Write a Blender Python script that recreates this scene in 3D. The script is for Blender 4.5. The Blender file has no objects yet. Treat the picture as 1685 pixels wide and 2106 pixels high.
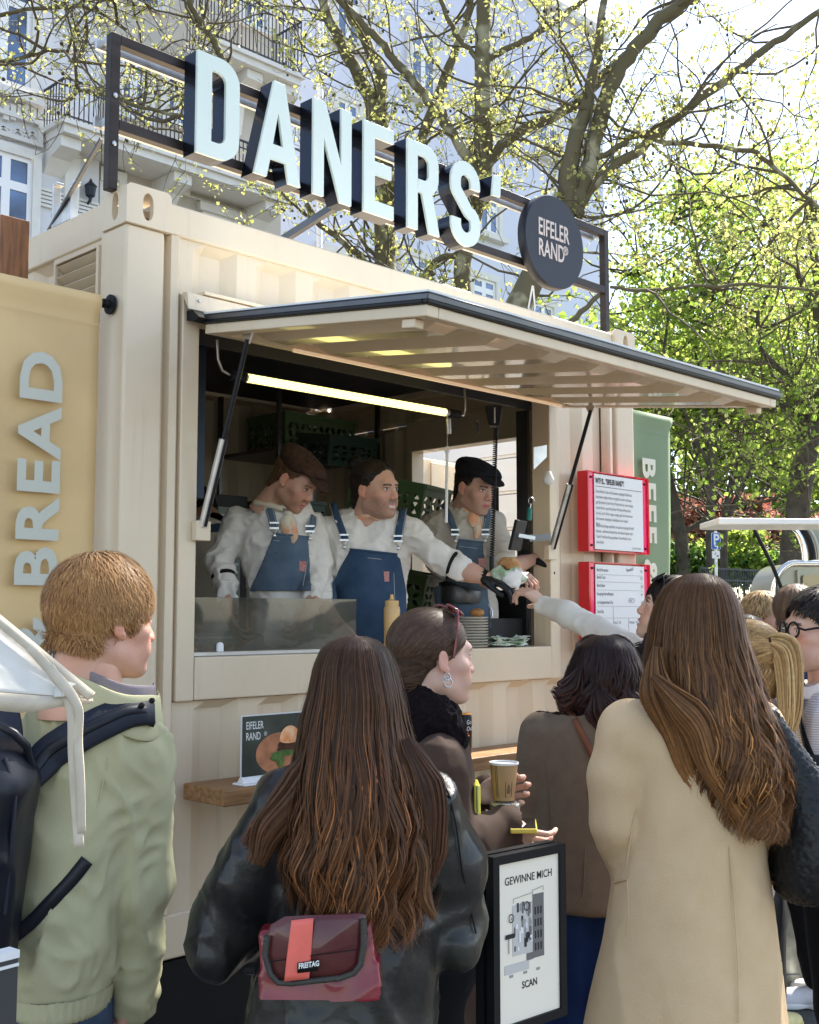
import bpy, bmesh, math, random
import numpy as np
from mathutils import Vector, Matrix
from mathutils.geometry import tessellate_polygon, delaunay_2d_cdt
rnd = random.Random(7)
SC = bpy.context.scene
COL = SC.collection
# ------------------------------------------------------------------ camera
CAMP = Vector((-2.02, -3.344, 1.68))
HD = Vector((0.7096, 0.7045, 0)).normalized()      # heading
RT = Vector((HD.y, -HD.x, 0))
PITCH = math.atan(212 / 2382.)
cam = bpy.data.cameras.new('camera'); camo = bpy.data.objects.new('camera', cam); COL.objects.link(camo)
cam.sensor_fit = 'HORIZONTAL'; cam.sensor_width = 36; cam.lens = 36 * 2382 / 1685.
cam.clip_start = 0.05; cam.clip_end = 900
FW = HD * math.cos(PITCH) + Vector((0, 0, 1)) * math.sin(PITCH); UP = RT.cross(FW)
camo.matrix_world = Matrix(((RT.x, UP.x, -FW.x, CAMP.x), (RT.y, UP.y, -FW.y, CAMP.y), (RT.z, UP.z, -FW.z, CAMP.z), (0, 0, 0, 1)))
SC.camera = camo
# ------------------------------------------------------------------ light
SUN_EL = math.radians(50); _a = math.radians(-42)      # azimuth turned to the right of the view
_sd = (HD * math.cos(_a) - RT * math.sin(_a))
SUND = Vector((_sd.x * math.cos(SUN_EL), _sd.y * math.cos(SUN_EL), math.sin(SUN_EL)))
w = bpy.data.worlds.new('World'); SC.world = w; w.use_nodes = True
nt = w.node_tree; bg = nt.nodes['Background']
sky = nt.nodes.new('ShaderNodeTexSky'); sky.sky_type = 'NISHITA'; sky.sun_disc = False
sky.sun_elevation = SUN_EL; sky.sun_rotation = math.atan2(_sd.x, _sd.y); sky.air_density = 1.0; sky.dust_density = 0.6; sky.ozone_density = 1.0
hs = nt.nodes.new('ShaderNodeHueSaturation'); hs.inputs['Saturation'].default_value = 0.78; nt.links.new(sky.outputs[0], hs.inputs['Color']); nt.links.new(hs.outputs[0], bg.inputs[0]); bg.inputs[1].default_value = 0.11
sl = bpy.data.lights.new('sun', 'SUN'); sl.energy = 5.0; sl.angle = math.radians(0.53); sl.color = (1, 0.94, 0.84)
so = bpy.data.objects.new('sun', sl); COL.objects.link(so); so.rotation_mode = 'QUATERNION'; so.rotation_quaternion = SUND.to_track_quat('Z', 'Y')
SC.view_settings.view_transform = 'Standard'; SC.view_settings.look = 'None'; SC.view_settings.gamma = 1
SC.view_settings.use_curve_mapping = False
SC.view_settings.exposure = 1.93
# ------------------------------------------------------------------ helpers
def wv(r, d, z):                      # heading frame (right, forward from camera, height) -> world
    v = Vector((CAMP.x, CAMP.y, 0)) + RT * r + HD * d; v.z = z; return v
def q(px, py, d):                     # photo pixel at horizontal distance d -> heading frame
    a = (px - 842.5) / 2382.; b = (1053. - py) / 2382.
    f = math.cos(PITCH) - b * math.sin(PITCH); u = math.sin(PITCH) + b * math.cos(PITCH)
    t = d / f
    return np.array((a * t, d, CAMP.z + u * t))
def P(px, py, d): return wv(*q(px, py, d))
def onY(px, py, y):                   # photo pixel on the plane y = const -> world
    a = P(px, py, 1.0) - CAMP; t = (y - CAMP.y) / a.y; return CAMP + a * t
FR = math.atan2(HD.y, HD.x) - math.pi / 2      # rotation of the heading frame about z

def tag(o, label=None, cat=None, group=None, kind=None):
    if label: o['label'] = label
    if cat: o['category'] = cat
    if group: o['group'] = group
    if kind: o['kind'] = kind
    return o
def thing(name, label, cat, loc=(0, 0, 0), rz=0, group=None):
    o = bpy.data.objects.new(name, None); COL.objects.link(o); o.empty_display_size = 0.1
    o.location = loc; o.rotation_euler = (0, 0, rz)
    return tag(o, label, cat, group)
def link(name, me, m, parent=None, world=True):
    """world=True: mesh data is in world coordinates"""
    o = bpy.data.objects.new(name, me); COL.objects.link(o)
    if m is not None:
        ms = m if isinstance(m, (list, tuple)) else [m]
        if not me.materials:
            for x in ms: me.materials.append(x)
    if parent is not None:
        o.parent = parent
        if world: o.matrix_parent_inverse = Matrix.LocRotScale(root_loc(parent), parent_rot(parent), None).inverted()
    return o
def root_loc(p):
    while p.parent is not None: p = p.parent
    return p.location
def parent_rot(p):
    while p.parent is not None: p = p.parent
    return p.rotation_euler
def _fixlink(o, parent):              # grand-children: parent already carries the inverse, child needs none
    o.matrix_parent_inverse = Matrix.Identity(4)

def tri_fill(loops):
    if len(loops) > 1:
        vs, fs, n = [], [], 0
        for L in loops:
            idx = list(range(n, n + len(L))); ar = sum(L[i - 1][0] * L[i][1] - L[i][0] * L[i - 1][1] for i in range(len(L))); fs.append(idx if ar > 0 else idx[::-1]); vs += [Vector((p[0], p[1])) for p in L]; n += len(L)
        r = delaunay_2d_cdt(vs, [], fs, 1, 1e-7)
        if all(o for o in r[3]): return [tuple(r[3][i][0] for i in f) for f, o in zip(r[2], r[5]) if list(o) == [0]]
    return tessellate_polygon([[Vector((p[0], p[1], 0)) for p in L] for L in loops])
class MB:
    def __init__(s): s.v = []; s.f = []; s.mi = []; s.k = 0
    def add(s, vs, fs):
        n = len(s.v); s.v += [tuple(v) for v in vs]; s.f += [tuple(i + n for i in f) for f in fs]; s.mi += [s.k] * len(fs); return s
    def box(s, x0, x1, y0, y1, z0, z1):
        vs = [(x, y, z) for z in (z0, z1) for y in (y0, y1) for x in (x0, x1)]
        return s.add(vs, [(0, 2, 3, 1), (4, 5, 7, 6), (0, 1, 5, 4), (2, 6, 7, 3), (0, 4, 6, 2), (1, 3, 7, 5)])
    def obox(s, c, ax, ay, az):       # oriented box: centre and three half-axis vectors
        c = Vector(c); ax = Vector(ax); ay = Vector(ay); az = Vector(az)
        vs = [c + ax * i + ay * j + az * k for k in (-1, 1) for j in (-1, 1) for i in (-1, 1)]
        return s.add(vs, [(0, 2, 3, 1), (4, 5, 7, 6), (0, 1, 5, 4), (2, 6, 7, 3), (0, 4, 6, 2), (1, 3, 7, 5)])
    def bar(s, a, b, w, h, up=(0, 0, 1)):
        a = Vector(a); b = Vector(b); t = (b - a); L = t.length / 2; t.normalize(); sd = t.cross(Vector(up))
        if sd.length < 1e-4: sd = t.cross(Vector((1, 0, 0)))
        sd.normalize(); u = sd.cross(t)
        return s.obox((a + b) / 2, t * L, sd * w / 2, u * h / 2)
    def tube(s, pts, rads, n=8, caps=True):
        pts = [Vector(p) for p in pts]
        if not isinstance(rads, (list, tuple)): rads = [rads] * len(pts)
        base = len(s.v); prev = None; ref = None
        for i, p in enumerate(pts):
            t = (pts[min(i + 1, len(pts) - 1)] - pts[max(i - 1, 0)])
            if t.length < 1e-9: t = Vector((0, 0, 1))
            t.normalize()
            if ref is None:
                ref = Vector((0, 0, 1)) if abs(t.z) < 0.9 else Vector((1, 0, 0))
            a = ref - t * ref.dot(t)
            if a.length < 1e-5: a = t.orthogonal()
            a.normalize(); b = t.cross(a); ref = a
            for k in range(n):
                an = 2 * math.pi * k / n
                s.v.append(tuple(p + (a * math.cos(an) + b * math.sin(an)) * rads[i]))
        for i in range(len(pts) - 1):
            for k in range(n):
                k2 = (k + 1) % n
                s.f.append((base + i * n + k, base + i * n + k2, base + (i + 1) * n + k2, base + (i + 1) * n + k)); s.mi.append(s.k)
        if caps:
            s.f.append(tuple(base + k for k in range(n - 1, -1, -1))); s.mi.append(s.k)
            s.f.append(tuple(base + (len(pts) - 1) * n + k for k in range(n))); s.mi.append(s.k)
        return s
    def lathe(s, c, prof, n=20, ax=(0, 0, 1)):
        c = Vector(c); az = Vector(ax).normalized(); a = az.orthogonal().normalized(); b = az.cross(a)
        base = len(s.v)
        for r, h in prof:
            for k in range(n):
                an = 2 * math.pi * k / n
                s.v.append(tuple(c + az * h + (a * math.cos(an) + b * math.sin(an)) * r))
        for i in range(len(prof) - 1):
            for k in range(n):
                k2 = (k + 1) % n
                s.f.append((base + i * n + k, base + i * n + k2, base + (i + 1) * n + k2, base + (i + 1) * n + k)); s.mi.append(s.k)
        s.f.append(tuple(base + k for k in range(n - 1, -1, -1))); s.mi.append(s.k)
        s.f.append(tuple(base + (len(prof) - 1) * n + k for k in range(n))); s.mi.append(s.k)
        return s
    def prism(s, loops, o, ux, uy, dep, side_k=None):
        """loops: outer + holes in 2D; mapped o+ux*x+uy*y; extruded by vector dep"""
        o = Vector(o); ux = Vector(ux); uy = Vector(uy); dep = Vector(dep); k0 = s.k
        polys = [[Vector((x, y, 0)) for x, y in L] for L in loops]
        flat = [p for L in polys for p in L]; n = len(flat); base = len(s.v)
        for off in (Vector((0, 0, 0)), dep):
            for p in flat: s.v.append(tuple(o + ux * p.x + uy * p.y + off))
        for t in tri_fill(loops):
            s.f.append(tuple(base + i for i in t)); s.mi.append(k0)
            s.f.append(tuple(base + n + i for i in reversed(t))); s.mi.append(k0 if side_k is None else side_k)
        i0 = 0
        for L in polys:
            m = len(L)
            for i in range(m):
                a, b = base + i0 + i, base + i0 + (i + 1) % m
                s.f.append((a, b, b + n, a + n)); s.mi.append(k0 if side_k is None else side_k)
            i0 += m
        return s
    def mesh(s, name, smooth=None):
        me = bpy.data.meshes.new(name); me.from_pydata(s.v, [], s.f)
        if any(s.mi): me.polygons.foreach_set('material_index', s.mi)
        bm = bmesh.new(); bm.from_mesh(me); bmesh.ops.recalc_face_normals(bm, faces=bm.faces); bm.to_mesh(me); bm.free()
        if smooth is not None:
            me.polygons.foreach_set('use_smooth', [True] * len(me.polygons)); me.set_sharp_from_angle(angle=math.radians(smooth))
        return me
    def build(s, name, m, parent=None, smooth=None, bevel=0, world=True, seg=2):
        o = link(name, s.mesh(name, smooth), m, parent, world)
        if parent is not None and parent.parent is not None and world: _fixlink(o, parent)
        if bevel:
            b = o.modifiers.new('bevel', 'BEVEL'); b.width = bevel; b.segments = seg; b.limit_method = 'ANGLE'; b.angle_limit = math.radians(40)
            if smooth is None:
                o.data.polygons.foreach_set('use_smooth', [True] * len(o.data.polygons)); b.harden_normals = True
        return o
def _each(s, name, m, parent=None, **k):
    n = len(s.v); par = list(range(n))
    def find(a):
        while par[a] != a: par[a] = par[par[a]]; a = par[a]
        return a
    for f in s.f:
        r = find(f[0])
        for i in f[1:]: par[find(i)] = r
    gr = {}
    for f, mi in zip(s.f, s.mi): gr.setdefault(find(f[0]), []).append((f, mi))
    out = []
    for fs in gr.values():
        p = MB(); mp = {}
        for f, mi in fs:
            p.f.append(tuple(mp.setdefault(i, len(mp)) for i in f)); p.mi.append(mi)
        p.v = [None] * len(mp)
        for a, b in mp.items(): p.v[b] = s.v[a]
        out.append(p.build(name, m, parent, **k))
    return out
MB.each = _each
def rrect(x0, x1, y0, y1, r, n=5):
    """rounded rectangle loop; r = radius or 4 radii (bl, br, tr, tl)"""
    if not isinstance(r, (tuple, list)): r = (r,) * 4
    out = []
    for (cx, cy, sx, sy, a0, rr) in ((x0, y0, 1, 1, 180, r[0]), (x1, y0, -1, 1, 270, r[1]), (x1, y1, -1, -1, 0, r[2]), (x0, y1, 1, -1, 90, r[3])):
        if rr <= 1e-6: out.append((cx, cy)); continue
        for i in range(n + 1):
            a = math.radians(a0 + 90 * i / n); out.append((cx + sx * rr + rr * math.cos(a), cy + sy * rr + rr * math.sin(a)))
    return out
def stroke(pts, w):
    L, Rr = [], []
    for i, p in enumerate(pts):
        a = pts[max(i - 1, 0)]; b = pts[min(i + 1, len(pts) - 1)]
        t = np.array(b, float) - np.array(a, float); t /= np.hypot(*t); n = np.array((-t[1], t[0])) * w / 2
        L.append((p[0] + n[0], p[1] + n[1])); Rr.append((p[0] - n[0], p[1] - n[1]))
    return L + Rr[::-1]
def text_mesh(s, size, o, ux, uy, offset=0.0, xs=1.0, dep=0.0, align='LEFT', space=1.0):
    cu = bpy.data.curves.new('text', 'FONT'); cu.body = s; cu.size = size; cu.offset = offset * size; cu.align_x = align; cu.resolution_u = 3
    cu.space_character = space; cu.extrude = dep; cu.fill_mode = 'BOTH'
    ob = bpy.data.objects.new('text', cu); me = bpy.data.meshes.new_from_object(ob); bpy.data.objects.remove(ob); bpy.data.curves.remove(cu)
    o = Vector(o); ux = Vector(ux).normalized(); uy = Vector(uy).normalized(); n = ux.cross(uy)
    for v in me.vertices: v.co = o + ux * v.co.x * xs + uy * v.co.y + n * v.co.z
    return me
def text(name, s, size, o, ux, uy, m, parent=None, fit=None, **k):
    if fit: w_ = text_mesh(s, size, (0, 0, 0), (1, 0, 0), (0, 1, 0), **dict(k, xs=1)); k['xs'] = fit / max(v.co.x for v in w_.vertices)
    me = text_mesh(s, size, o, ux, uy, **k); me.name = name; me.materials.clear()
    ob = link(name, me, m, parent)
    if parent is not None and parent.parent is not None: _fixlink(ob, parent)
    return ob
def copy_thing(o):
    c = o.copy(); COL.objects.link(c)
    for ch in list(o.children):
        d = ch.copy(); COL.objects.link(d); d.parent = c; d.matrix_parent_inverse = ch.matrix_parent_inverse
        for g in list(ch.children):
            e = g.copy(); COL.objects.link(e); e.parent = d; e.matrix_parent_inverse = g.matrix_parent_inverse
    return c
# ------------------------------------------------------------------ materials
def mat(name, col, rough=0.6, metal=0.0, var=0.0, vs=3.0, vdet=3, bump=0.0, bs=40.0, bdet=3, stretch=(1, 1, 1), col2=None, spec=0.35, coat=0, sheen=0,
        emit=None, est=0, trans=0, alpha=1, ior=1.45, attr=None, sss=0, bdist=0.01, rvar=0.0, contrast=(0.3, 0.7)):
    m = bpy.data.materials.new(name); m.use_nodes = True; t = m.node_tree; b = t.nodes['Principled BSDF']
    b.inputs['Base Color'].default_value = (*col, 1); b.inputs['Roughness'].default_value = rough; b.inputs['Metallic'].default_value = metal
    b.inputs['Specular IOR Level'].default_value = spec; b.inputs['Coat Weight'].default_value = coat; b.inputs['Sheen Weight'].default_value = sheen
    b.inputs['Transmission Weight'].default_value = trans; b.inputs['IOR'].default_value = ior; b.inputs['Alpha'].default_value = alpha
    if sheen: b.inputs['Sheen Roughness'].default_value = 0.4
    if sss: b.inputs['Subsurface Weight'].default_value = sss; b.inputs['Subsurface Radius'].default_value = (0.01, 0.004, 0.002); b.inputs['Subsurface Scale'].default_value = 1.0
    if emit: b.inputs['Emission Color'].default_value = (*emit, 1); b.inputs['Emission Strength'].default_value = est
    N = t.nodes; Lk = t.links; src = None
    tc = N.new('ShaderNodeTexCoord'); mp = N.new('ShaderNodeMapping'); mp.inputs['Scale'].default_value = stretch; Lk.new(tc.outputs['Object'], mp.inputs[0])
    if attr:
        at = N.new('ShaderNodeAttribute'); at.attribute_name = attr; src = at.outputs['Color']; Lk.new(src, b.inputs['Base Color'])
    if var > 0 or col2:
        nz = N.new('ShaderNodeTexNoise'); nz.inputs['Scale'].default_value = vs; nz.inputs['Detail'].default_value = vdet; Lk.new(mp.outputs[0], nz.inputs['Vector'])
        mr = N.new('ShaderNodeMapRange'); mr.inputs[1].default_value = contrast[0]; mr.inputs[2].default_value = contrast[1]; Lk.new(nz.outputs['Fac'], mr.inputs[0])
        mx = N.new('ShaderNodeMix'); mx.data_type = 'RGBA'; Lk.new(mr.outputs[0], mx.inputs[0])
        c2 = col2 if col2 else tuple(c * (1 - var) for c in col)
        c1 = col if col2 else tuple(min(1, c * (1 + var * 0.5)) for c in col)
        if attr:
            mx.blend_type = 'MULTIPLY'; mx.inputs[6].default_value = (1, 1, 1, 1); Lk.new(src, mx.inputs[6]); mx.inputs[7].default_value = (1 - var, 1 - var, 1 - var, 1)
        else:
            mx.inputs[6].default_value = (*c1, 1); mx.inputs[7].default_value = (*c2, 1)
        Lk.new(mx.outputs[2], b.inputs['Base Color'])
        if rvar:
            m2 = N.new('ShaderNodeMapRange'); m2.inputs[3].default_value = max(0.02, rough - rvar); m2.inputs[4].default_value = rough + rvar
            Lk.new(nz.outputs['Fac'], m2.inputs[0]); Lk.new(m2.outputs[0], b.inputs['Roughness'])
    if bump > 0:
        n2 = N.new('ShaderNodeTexNoise'); n2.inputs['Scale'].default_value = bs; n2.inputs['Detail'].default_value = bdet; Lk.new(mp.outputs[0], n2.inputs['Vector'])
        bp = N.new('ShaderNodeBump'); bp.inputs['Strength'].default_value = bump; bp.inputs['Distance'].default_value = bdist
        Lk.new(n2.outputs['Fac'], bp.inputs['Height']); Lk.new(bp.outputs[0], b.inputs['Normal'])
    return m
def wave_bump(m, scale, strength, dist=0.004, dirn='X', distort=0.0, wtype='BANDS', prof='SIN', colmix=None):
    """adds woven / ribbed relief (and optional colour stripes) to a material"""
    t = m.node_tree; N = t.nodes; Lk = t.links; b = N['Principled BSDF']
    tc = N.new('ShaderNodeTexCoord'); wv_ = N.new('ShaderNodeTexWave'); wv_.wave_type = wtype; wv_.bands_direction = dirn; wv_.wave_profile = prof
    wv_.inputs['Scale'].default_value = scale; wv_.inputs['Distortion'].default_value = distort; wv_.inputs['Detail'].default_value = 1
    Lk.new(tc.outputs['Object'], wv_.inputs['Vector'])
    bp = N.new('ShaderNodeBump'); bp.inputs['Strength'].default_value = strength; bp.inputs['Distance'].default_value = dist
    Lk.new(wv_.outputs['Fac'], bp.inputs['Height'])
    if b.inputs['Normal'].links: Lk.new(b.inputs['Normal'].links[0].from_socket, bp.inputs['Normal'])
    Lk.new(bp.outputs[0], b.inputs['Normal'])
    if colmix:
        mx = N.new('ShaderNodeMix'); mx.data_type = 'RGBA'; Lk.new(wv_.outputs['Fac'], mx.inputs[0])
        if b.inputs['Base Color'].links: Lk.new(b.inputs['Base Color'].links[0].from_socket, mx.inputs[6])
        else: mx.inputs[6].default_value = b.inputs['Base Color'].default_value
        mx.inputs[7].default_value = (*colmix, 1); Lk.new(mx.outputs[2], b.inputs['Base Color'])
    return m
M = {}
M['cream'] = mat('cream_paint', (0.71, 0.585, 0.415), 0.42, var=0.10, vs=1.3, vdet=6, bump=0.3, bs=7, bdet=5, bdist=0.012, coat=0.2, rvar=0.12)
def streaks(m, amt=.16, sc=(26, 26, 1.2), seed=0):
    N = m.node_tree.nodes; L = m.node_tree.links; b = N['Principled BSDF']; src = b.inputs['Base Color'].links[0].from_socket
    tc = N.new('ShaderNodeTexCoord')
    for s_, a_, lo in ((sc, amt, .56), ((7, 7, 5), amt * .8, .60)):
        mp = N.new('ShaderNodeMapping'); mp.inputs['Scale'].default_value = s_; n = N.new('ShaderNodeTexNoise'); n.inputs['Scale'].default_value = 1; n.inputs['Detail'].default_value = 9; n.inputs['Roughness'].default_value = .7
        r = N.new('ShaderNodeMapRange'); r.inputs[1].default_value = lo; r.inputs[2].default_value = lo + .14; r.inputs[4].default_value = a_; mx = N.new('ShaderNodeMix'); mx.data_type = 'RGBA'; mx.inputs[7].default_value = (.30, .24, .17, 1)
        L.new(tc.outputs['Object'], mp.inputs[0]); L.new(mp.outputs[0], n.inputs['Vector']); L.new(n.outputs['Fac'], r.inputs[0]); L.new(r.outputs[0], mx.inputs[0]); L.new(src, mx.inputs[6]); src = mx.outputs[2]
    L.new(src, b.inputs['Base Color'])
streaks(M['cream'])
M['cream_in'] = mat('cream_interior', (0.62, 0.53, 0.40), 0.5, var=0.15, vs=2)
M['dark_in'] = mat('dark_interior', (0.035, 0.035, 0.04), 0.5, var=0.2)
M['black'] = mat('black_paint', (0.010, 0.010, 0.011), 0.5, spec=.2, bump=0.05, bs=60)
M['rubber'] = mat('black_rubber', (0.008, 0.009, 0.012), 0.38, spec=.3, bump=0.2, bs=12)
M['bronze'] = mat('bronze_tube', (0.045, 0.034, 0.028), 0.38, metal=0.6, var=0.3, vs=5, stretch=(1, 1, 6))
M['letter_face'] = mat('letter_acrylic', (0.56, 0.62, 0.56), 0.25, coat=0.3, emit=(0.8, 1.0, 0.93), est=0.02)
M['letter_side'] = mat('letter_side_metal', (0.03, 0.035, 0.05), 0.22, metal=0.85)
M['steel'] = mat('brushed_steel', (0.55, 0.55, 0.54), 0.32, metal=1.0, var=0.1, vs=8, bump=0.06, bs=60, stretch=(1, 1, 8))
M['steel_dark'] = mat('dark_steel', (0.12, 0.12, 0.125), 0.38, metal=0.9, var=0.2, vs=5)
M['alu'] = mat('worn_aluminium', (0.62, 0.61, 0.58), 0.4, metal=0.9, var=0.2, vs=20)
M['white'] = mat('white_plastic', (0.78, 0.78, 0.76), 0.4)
M['paper'] = mat('white_paper', (0.80, 0.78, 0.74), 0.7)
M['ink'] = mat('black_ink', (0.03, 0.028, 0.028), 0.7)
M['ink_grey'] = mat('grey_ink', (0.30, 0.28, 0.27), 0.7)
M['red_acr'] = mat('red_acrylic', (0.85, 0.03, 0.04), 0.22, emit=(1, 0.03, 0.05), est=0.0, coat=0.5, trans=0.35, ior=1.2)
M['pink_acr'] = mat('pink_acrylic_edge', (0.95, 0.02, 0.14), 0.2, coat=0.4)
M['wood'] = mat('oak_wood', (0.30, 0.155, 0.062), 0.5, var=0.45, vs=7, vdet=6, stretch=(1, 9, 9), bump=0.2, bs=14, coat=0.1)
M['wood_v'] = mat('upright_wood', (0.28, 0.12, 0.05), 0.5, var=0.45, vs=7, vdet=6, stretch=(9, 9, 1), bump=0.2, bs=14)
M['gold_cloth'] = mat('ochre_banner_cloth', (0.66, 0.465, 0.225), 0.7, var=0.16, vs=2.2, vdet=5, bump=0.25, bs=5, bdist=0.02)
M['green_cloth'] = mat('sage_banner_cloth', (0.20, 0.27, 0.155), 0.7, var=0.14, vs=2.2, bump=0.3, bs=5, bdist=0.02)
M['banner_print'] = mat('pale_grey_print', (0.52, 0.52, 0.44), 0.7)
M['banner_print2'] = mat('pale_cream_print', (0.66, 0.66, 0.52), 0.7)
M['tube_light'] = mat('lit_tube', (0.9, 0.9, 0.6), 0.4, emit=(1.0, 0.86, 0.26), est=0.75)
M['glass'] = mat('clear_glass', (0.75, 0.8, 0.78), 0.04, trans=1.0, ior=1.3)
M['guard_glass'] = mat('smoked_guard_glass', (0.13, 0.125, 0.09), 0.04, alpha=0.55, coat=1.0, var=.5, vs=5)
M['green_plastic'] = mat('green_crate_plastic', (0.085, 0.15, 0.06), 0.45)
M['green_dark'] = mat('dark_green_plastic', (0.02, 0.055, 0.04), 0.45)
# ================================================================== the container kitchen
X1, Y1, Z0, Z1 = 3.0, 2.44, 0.535, 3.115
kit = thing('container_kitchen', 'cream shipping container food kitchen with open serving hatch and letters on its roof', 'food container', (0, 0, 0))
cr = M['cream']
def corr(mb, a0, a1, z0, z1, y, dep=0.034, ax='x', period=0.278, ph=0.0, flat=0.085, endz=0.03):
    """trapezoid corrugated sheet, vertical ribs, pressed ends"""
    pts = []; slope = (period - 2 * flat) / 2; t = a0 - ph
    seq = []
    while t < a1 + period:
        seq += [(t, 0), (t + flat, 0), (t + flat + slope, 1), (t + 2 * flat + slope, 1)]; t += period
    def dv(a):
        for (p0, d0), (p1, d1) in zip(seq, seq[1:]):
            if p0 <= a <= p1: return d0 + (d1 - d0) * (a - p0) / max(1e-9, p1 - p0)
        return 0
    xs = sorted(set([a0, a1] + [p for p, _ in seq if a0 < p < a1]))
    rows = [(z0, 0.0), (z0 + endz, 1.0), (z1 - endz, 1.0), (z1, 0.0)]
    vs = []
    for z, k in rows:
        for a in xs:
            v = y + dep * (dv(a) * k)
            vs.append((a, v, z) if ax == 'x' else (v, a, z))
    n = len(xs); fs = [(r * n + i, r * n + i + 1, (r + 1) * n + i + 1, (r + 1) * n + i) for r in range(3) for i in range(n - 1)]
    mb.add(vs, fs)
# ---- posts, rails and castings
def post(x0, x1, y0, y1):
    m = MB(); m.box(x0, x1, y0, y1, Z0 + 0.118, Z1 - 0.118); m.build('corner_post', cr, kit, bevel=0.012)
post(0.0, 0.155, 0.004, 0.17); post(X1 - 0.155, X1, 0.004, 0.17); post(0, .155, Y1 - .17, Y1); post(X1 - .155, X1, Y1 - .17, Y1)
def casting(x, y, top, fx, fy):
    """corner casting with oval holes; fx, fy = sign of outward directions"""
    z0, z1 = (Z1 - 0.118, Z1 + 0.02) if top else (Z0 - 0.006, Z0 + 0.118)
    m = MB(); xa, xb = (x, x + 0.178) if fx < 0 else (x - 0.178, x); ya, yb = (y, y + 0.162) if fy < 0 else (y - 0.162, y)
    t = 0.022; zc = (z0 + z1) / 2
    hole = [(0.021 * math.cos(a), 0.036 * math.sin(a) + (0.012 if math.sin(a) > 0 else -0.012)) for a in [2 * math.pi * i / 20 for i in range(20)]]
    # outer faces carry the holes
    yo, dy = (ya, 1) if fy < 0 else (yb, -1); xo, dx = (xa, 1) if fx < 0 else (xb, -1)
    w = xb - xa
    hc = xa + (0.084 if fx < 0 else w - 0.084)
    m.prism([rrect(xa, xb, z0, z1, (0.001, 0.001, 0.022 if top else 0.001, 0.022 if top else 0.001)), [(hc + a, zc + b) for a, b in hole]], (0, yo, 0), (1, 0, 0), (0, 0, 1), (0, dy * t, 0))
    yc = ya + (0.075 if fy < 0 else 0.162 - 0.075)
    m.prism([rrect(ya + (t if fy < 0 else 0), yb - (0 if fy < 0 else t), z0, z1 - 0.006, 0.001), [(yc + a, zc + b) for a, b in hole]], (xo + dx * 0.001, 0, 0), (0, 1, 0), (0, 0, 1), (dx * t, 0, 0))
    m.box(xa + 0.023, xb - 0.023, ya + 0.023, yb - 0.023, z1 - 0.022, z1 - 0.002)
    m.box(xa + 0.024, xb - 0.024, ya + 0.1, ya + 0.14, z0 + 0.01, z0 + 0.02) if top else None
    m.build('corner_casting', cr, kit, bevel=0.006)
for tp in (True, False):
    casting(-0.006, -0.006, tp, -1, -1); casting(X1 + .006, -0.006, tp, 1, -1); casting(-.006, Y1 + .006, tp, -1, 1); casting(X1 + .006, Y1 + .006, tp, 1, 1)
m = MB(); m.box(0.173, X1 - 0.173, 0.010, 0.07, 3.0, Z1 - 0.003); m.box(0.173, X1 - .173, Y1 - .07, Y1 - 0.01, 3.0, Z1 - .003)
m.each('top_rail', cr, kit, bevel=0.01)
m = MB(); m.box(0.173, X1 - 0.173, 0.010, 0.10, Z0 + .004, 0.688); m.box(0.173, X1 - .173, Y1 - .07, Y1 - 0.01, Z0 + .004, .688)
m.each('bottom_rail', cr, kit, bevel=0.01)
m = MB(); m.box(0.012, 0.08, 0.158, Y1 - .158, 2.985, Z1 - 0.003); m.box(X1 - .08, X1 - 0.012, 0.158, Y1 - .158, 2.985, Z1 - .003)
m.box(0.012, 0.08, 0.158, Y1 - .158, Z0 + .004, .688); m.box(X1 - .08, X1 - .012, .158, Y1 - .158, Z0 + .004, .688)
m.each('end_rail', cr, kit, bevel=0.008)
# ---- front wall: ridged reveal beside the post, corrugated pieces, hatch frame
m = MB()
for s_, xx in ((1, 0.157), (-1, X1 - 0.157)):
    a = [(0, 0.045), (0.022, 0.045), (0.028, 0.012), (0.055, 0.006), (0.066, 0.016), (0.072, 0.05), (0.0, 0.05)]
    m.prism([[(xx + s_ * p, v) for p, v in a]], (0, 0, 0.689), (1, 0, 0), (0, 1, 0), (0, 0, 2.31))
m.each('vertical_ridge', cr, kit, smooth=50)
m = MB(); corr(m, 0.229, 2.78, 2.80, 3.0, 0.026, ph=0.03); m.build('upper_wall_sheet', cr, kit)
m = MB(); corr(m, 0.229, 2.771, 0.688, 1.385, 0.026, ph=0.0); m.build('lower_wall_sheet', cr, kit)
m = MB(); corr(m, 2.352, 2.771, 1.386, 2.799, 0.026, ph=0.05); m.build('side_wall_sheet', cr, kit)
m = MB(); m.box(0.231, 0.303, 0.003, 0.11, 1.386, 2.80); m.box(2.288, 2.352, 0.003, 0.11, 1.386, 2.80)
m.box(0.3035, 2.2875, 0.0035, 0.11, 2.715, 2.80)
m.each('hatch_frame', cr, kit, bevel=0.006)
m = MB(); m.box(0.304, 2.287, 0.0, 0.12, 1.388, 1.536); m.build('hatch_sill', cr, kit, bevel=0.006)
m = MB(); m.box(0.295, 2.30, -0.035, 0.02, 2.80, 2.812)
m.prism([[(-0.002, 2.80), (-0.03, 2.795), (-0.04, 2.735), (-0.036, 2.735), (-0.002, 2.79)]], (0.225, 0, 0), (0, 1, 0), (0, 0, 1), (2.1, 0, 0))
hr = m.build('hinge_rail', cr, kit, bevel=0.002)
m = MB()
for i in range(9): m.lathe((0.27 + i * 0.25, -0.036, 2.77), [(0.006, 0), (0.006, 0.003), (0.003, 0.005)], 8, (0, -1, 0))
m.each('screw', M['steel'], kit)
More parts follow.
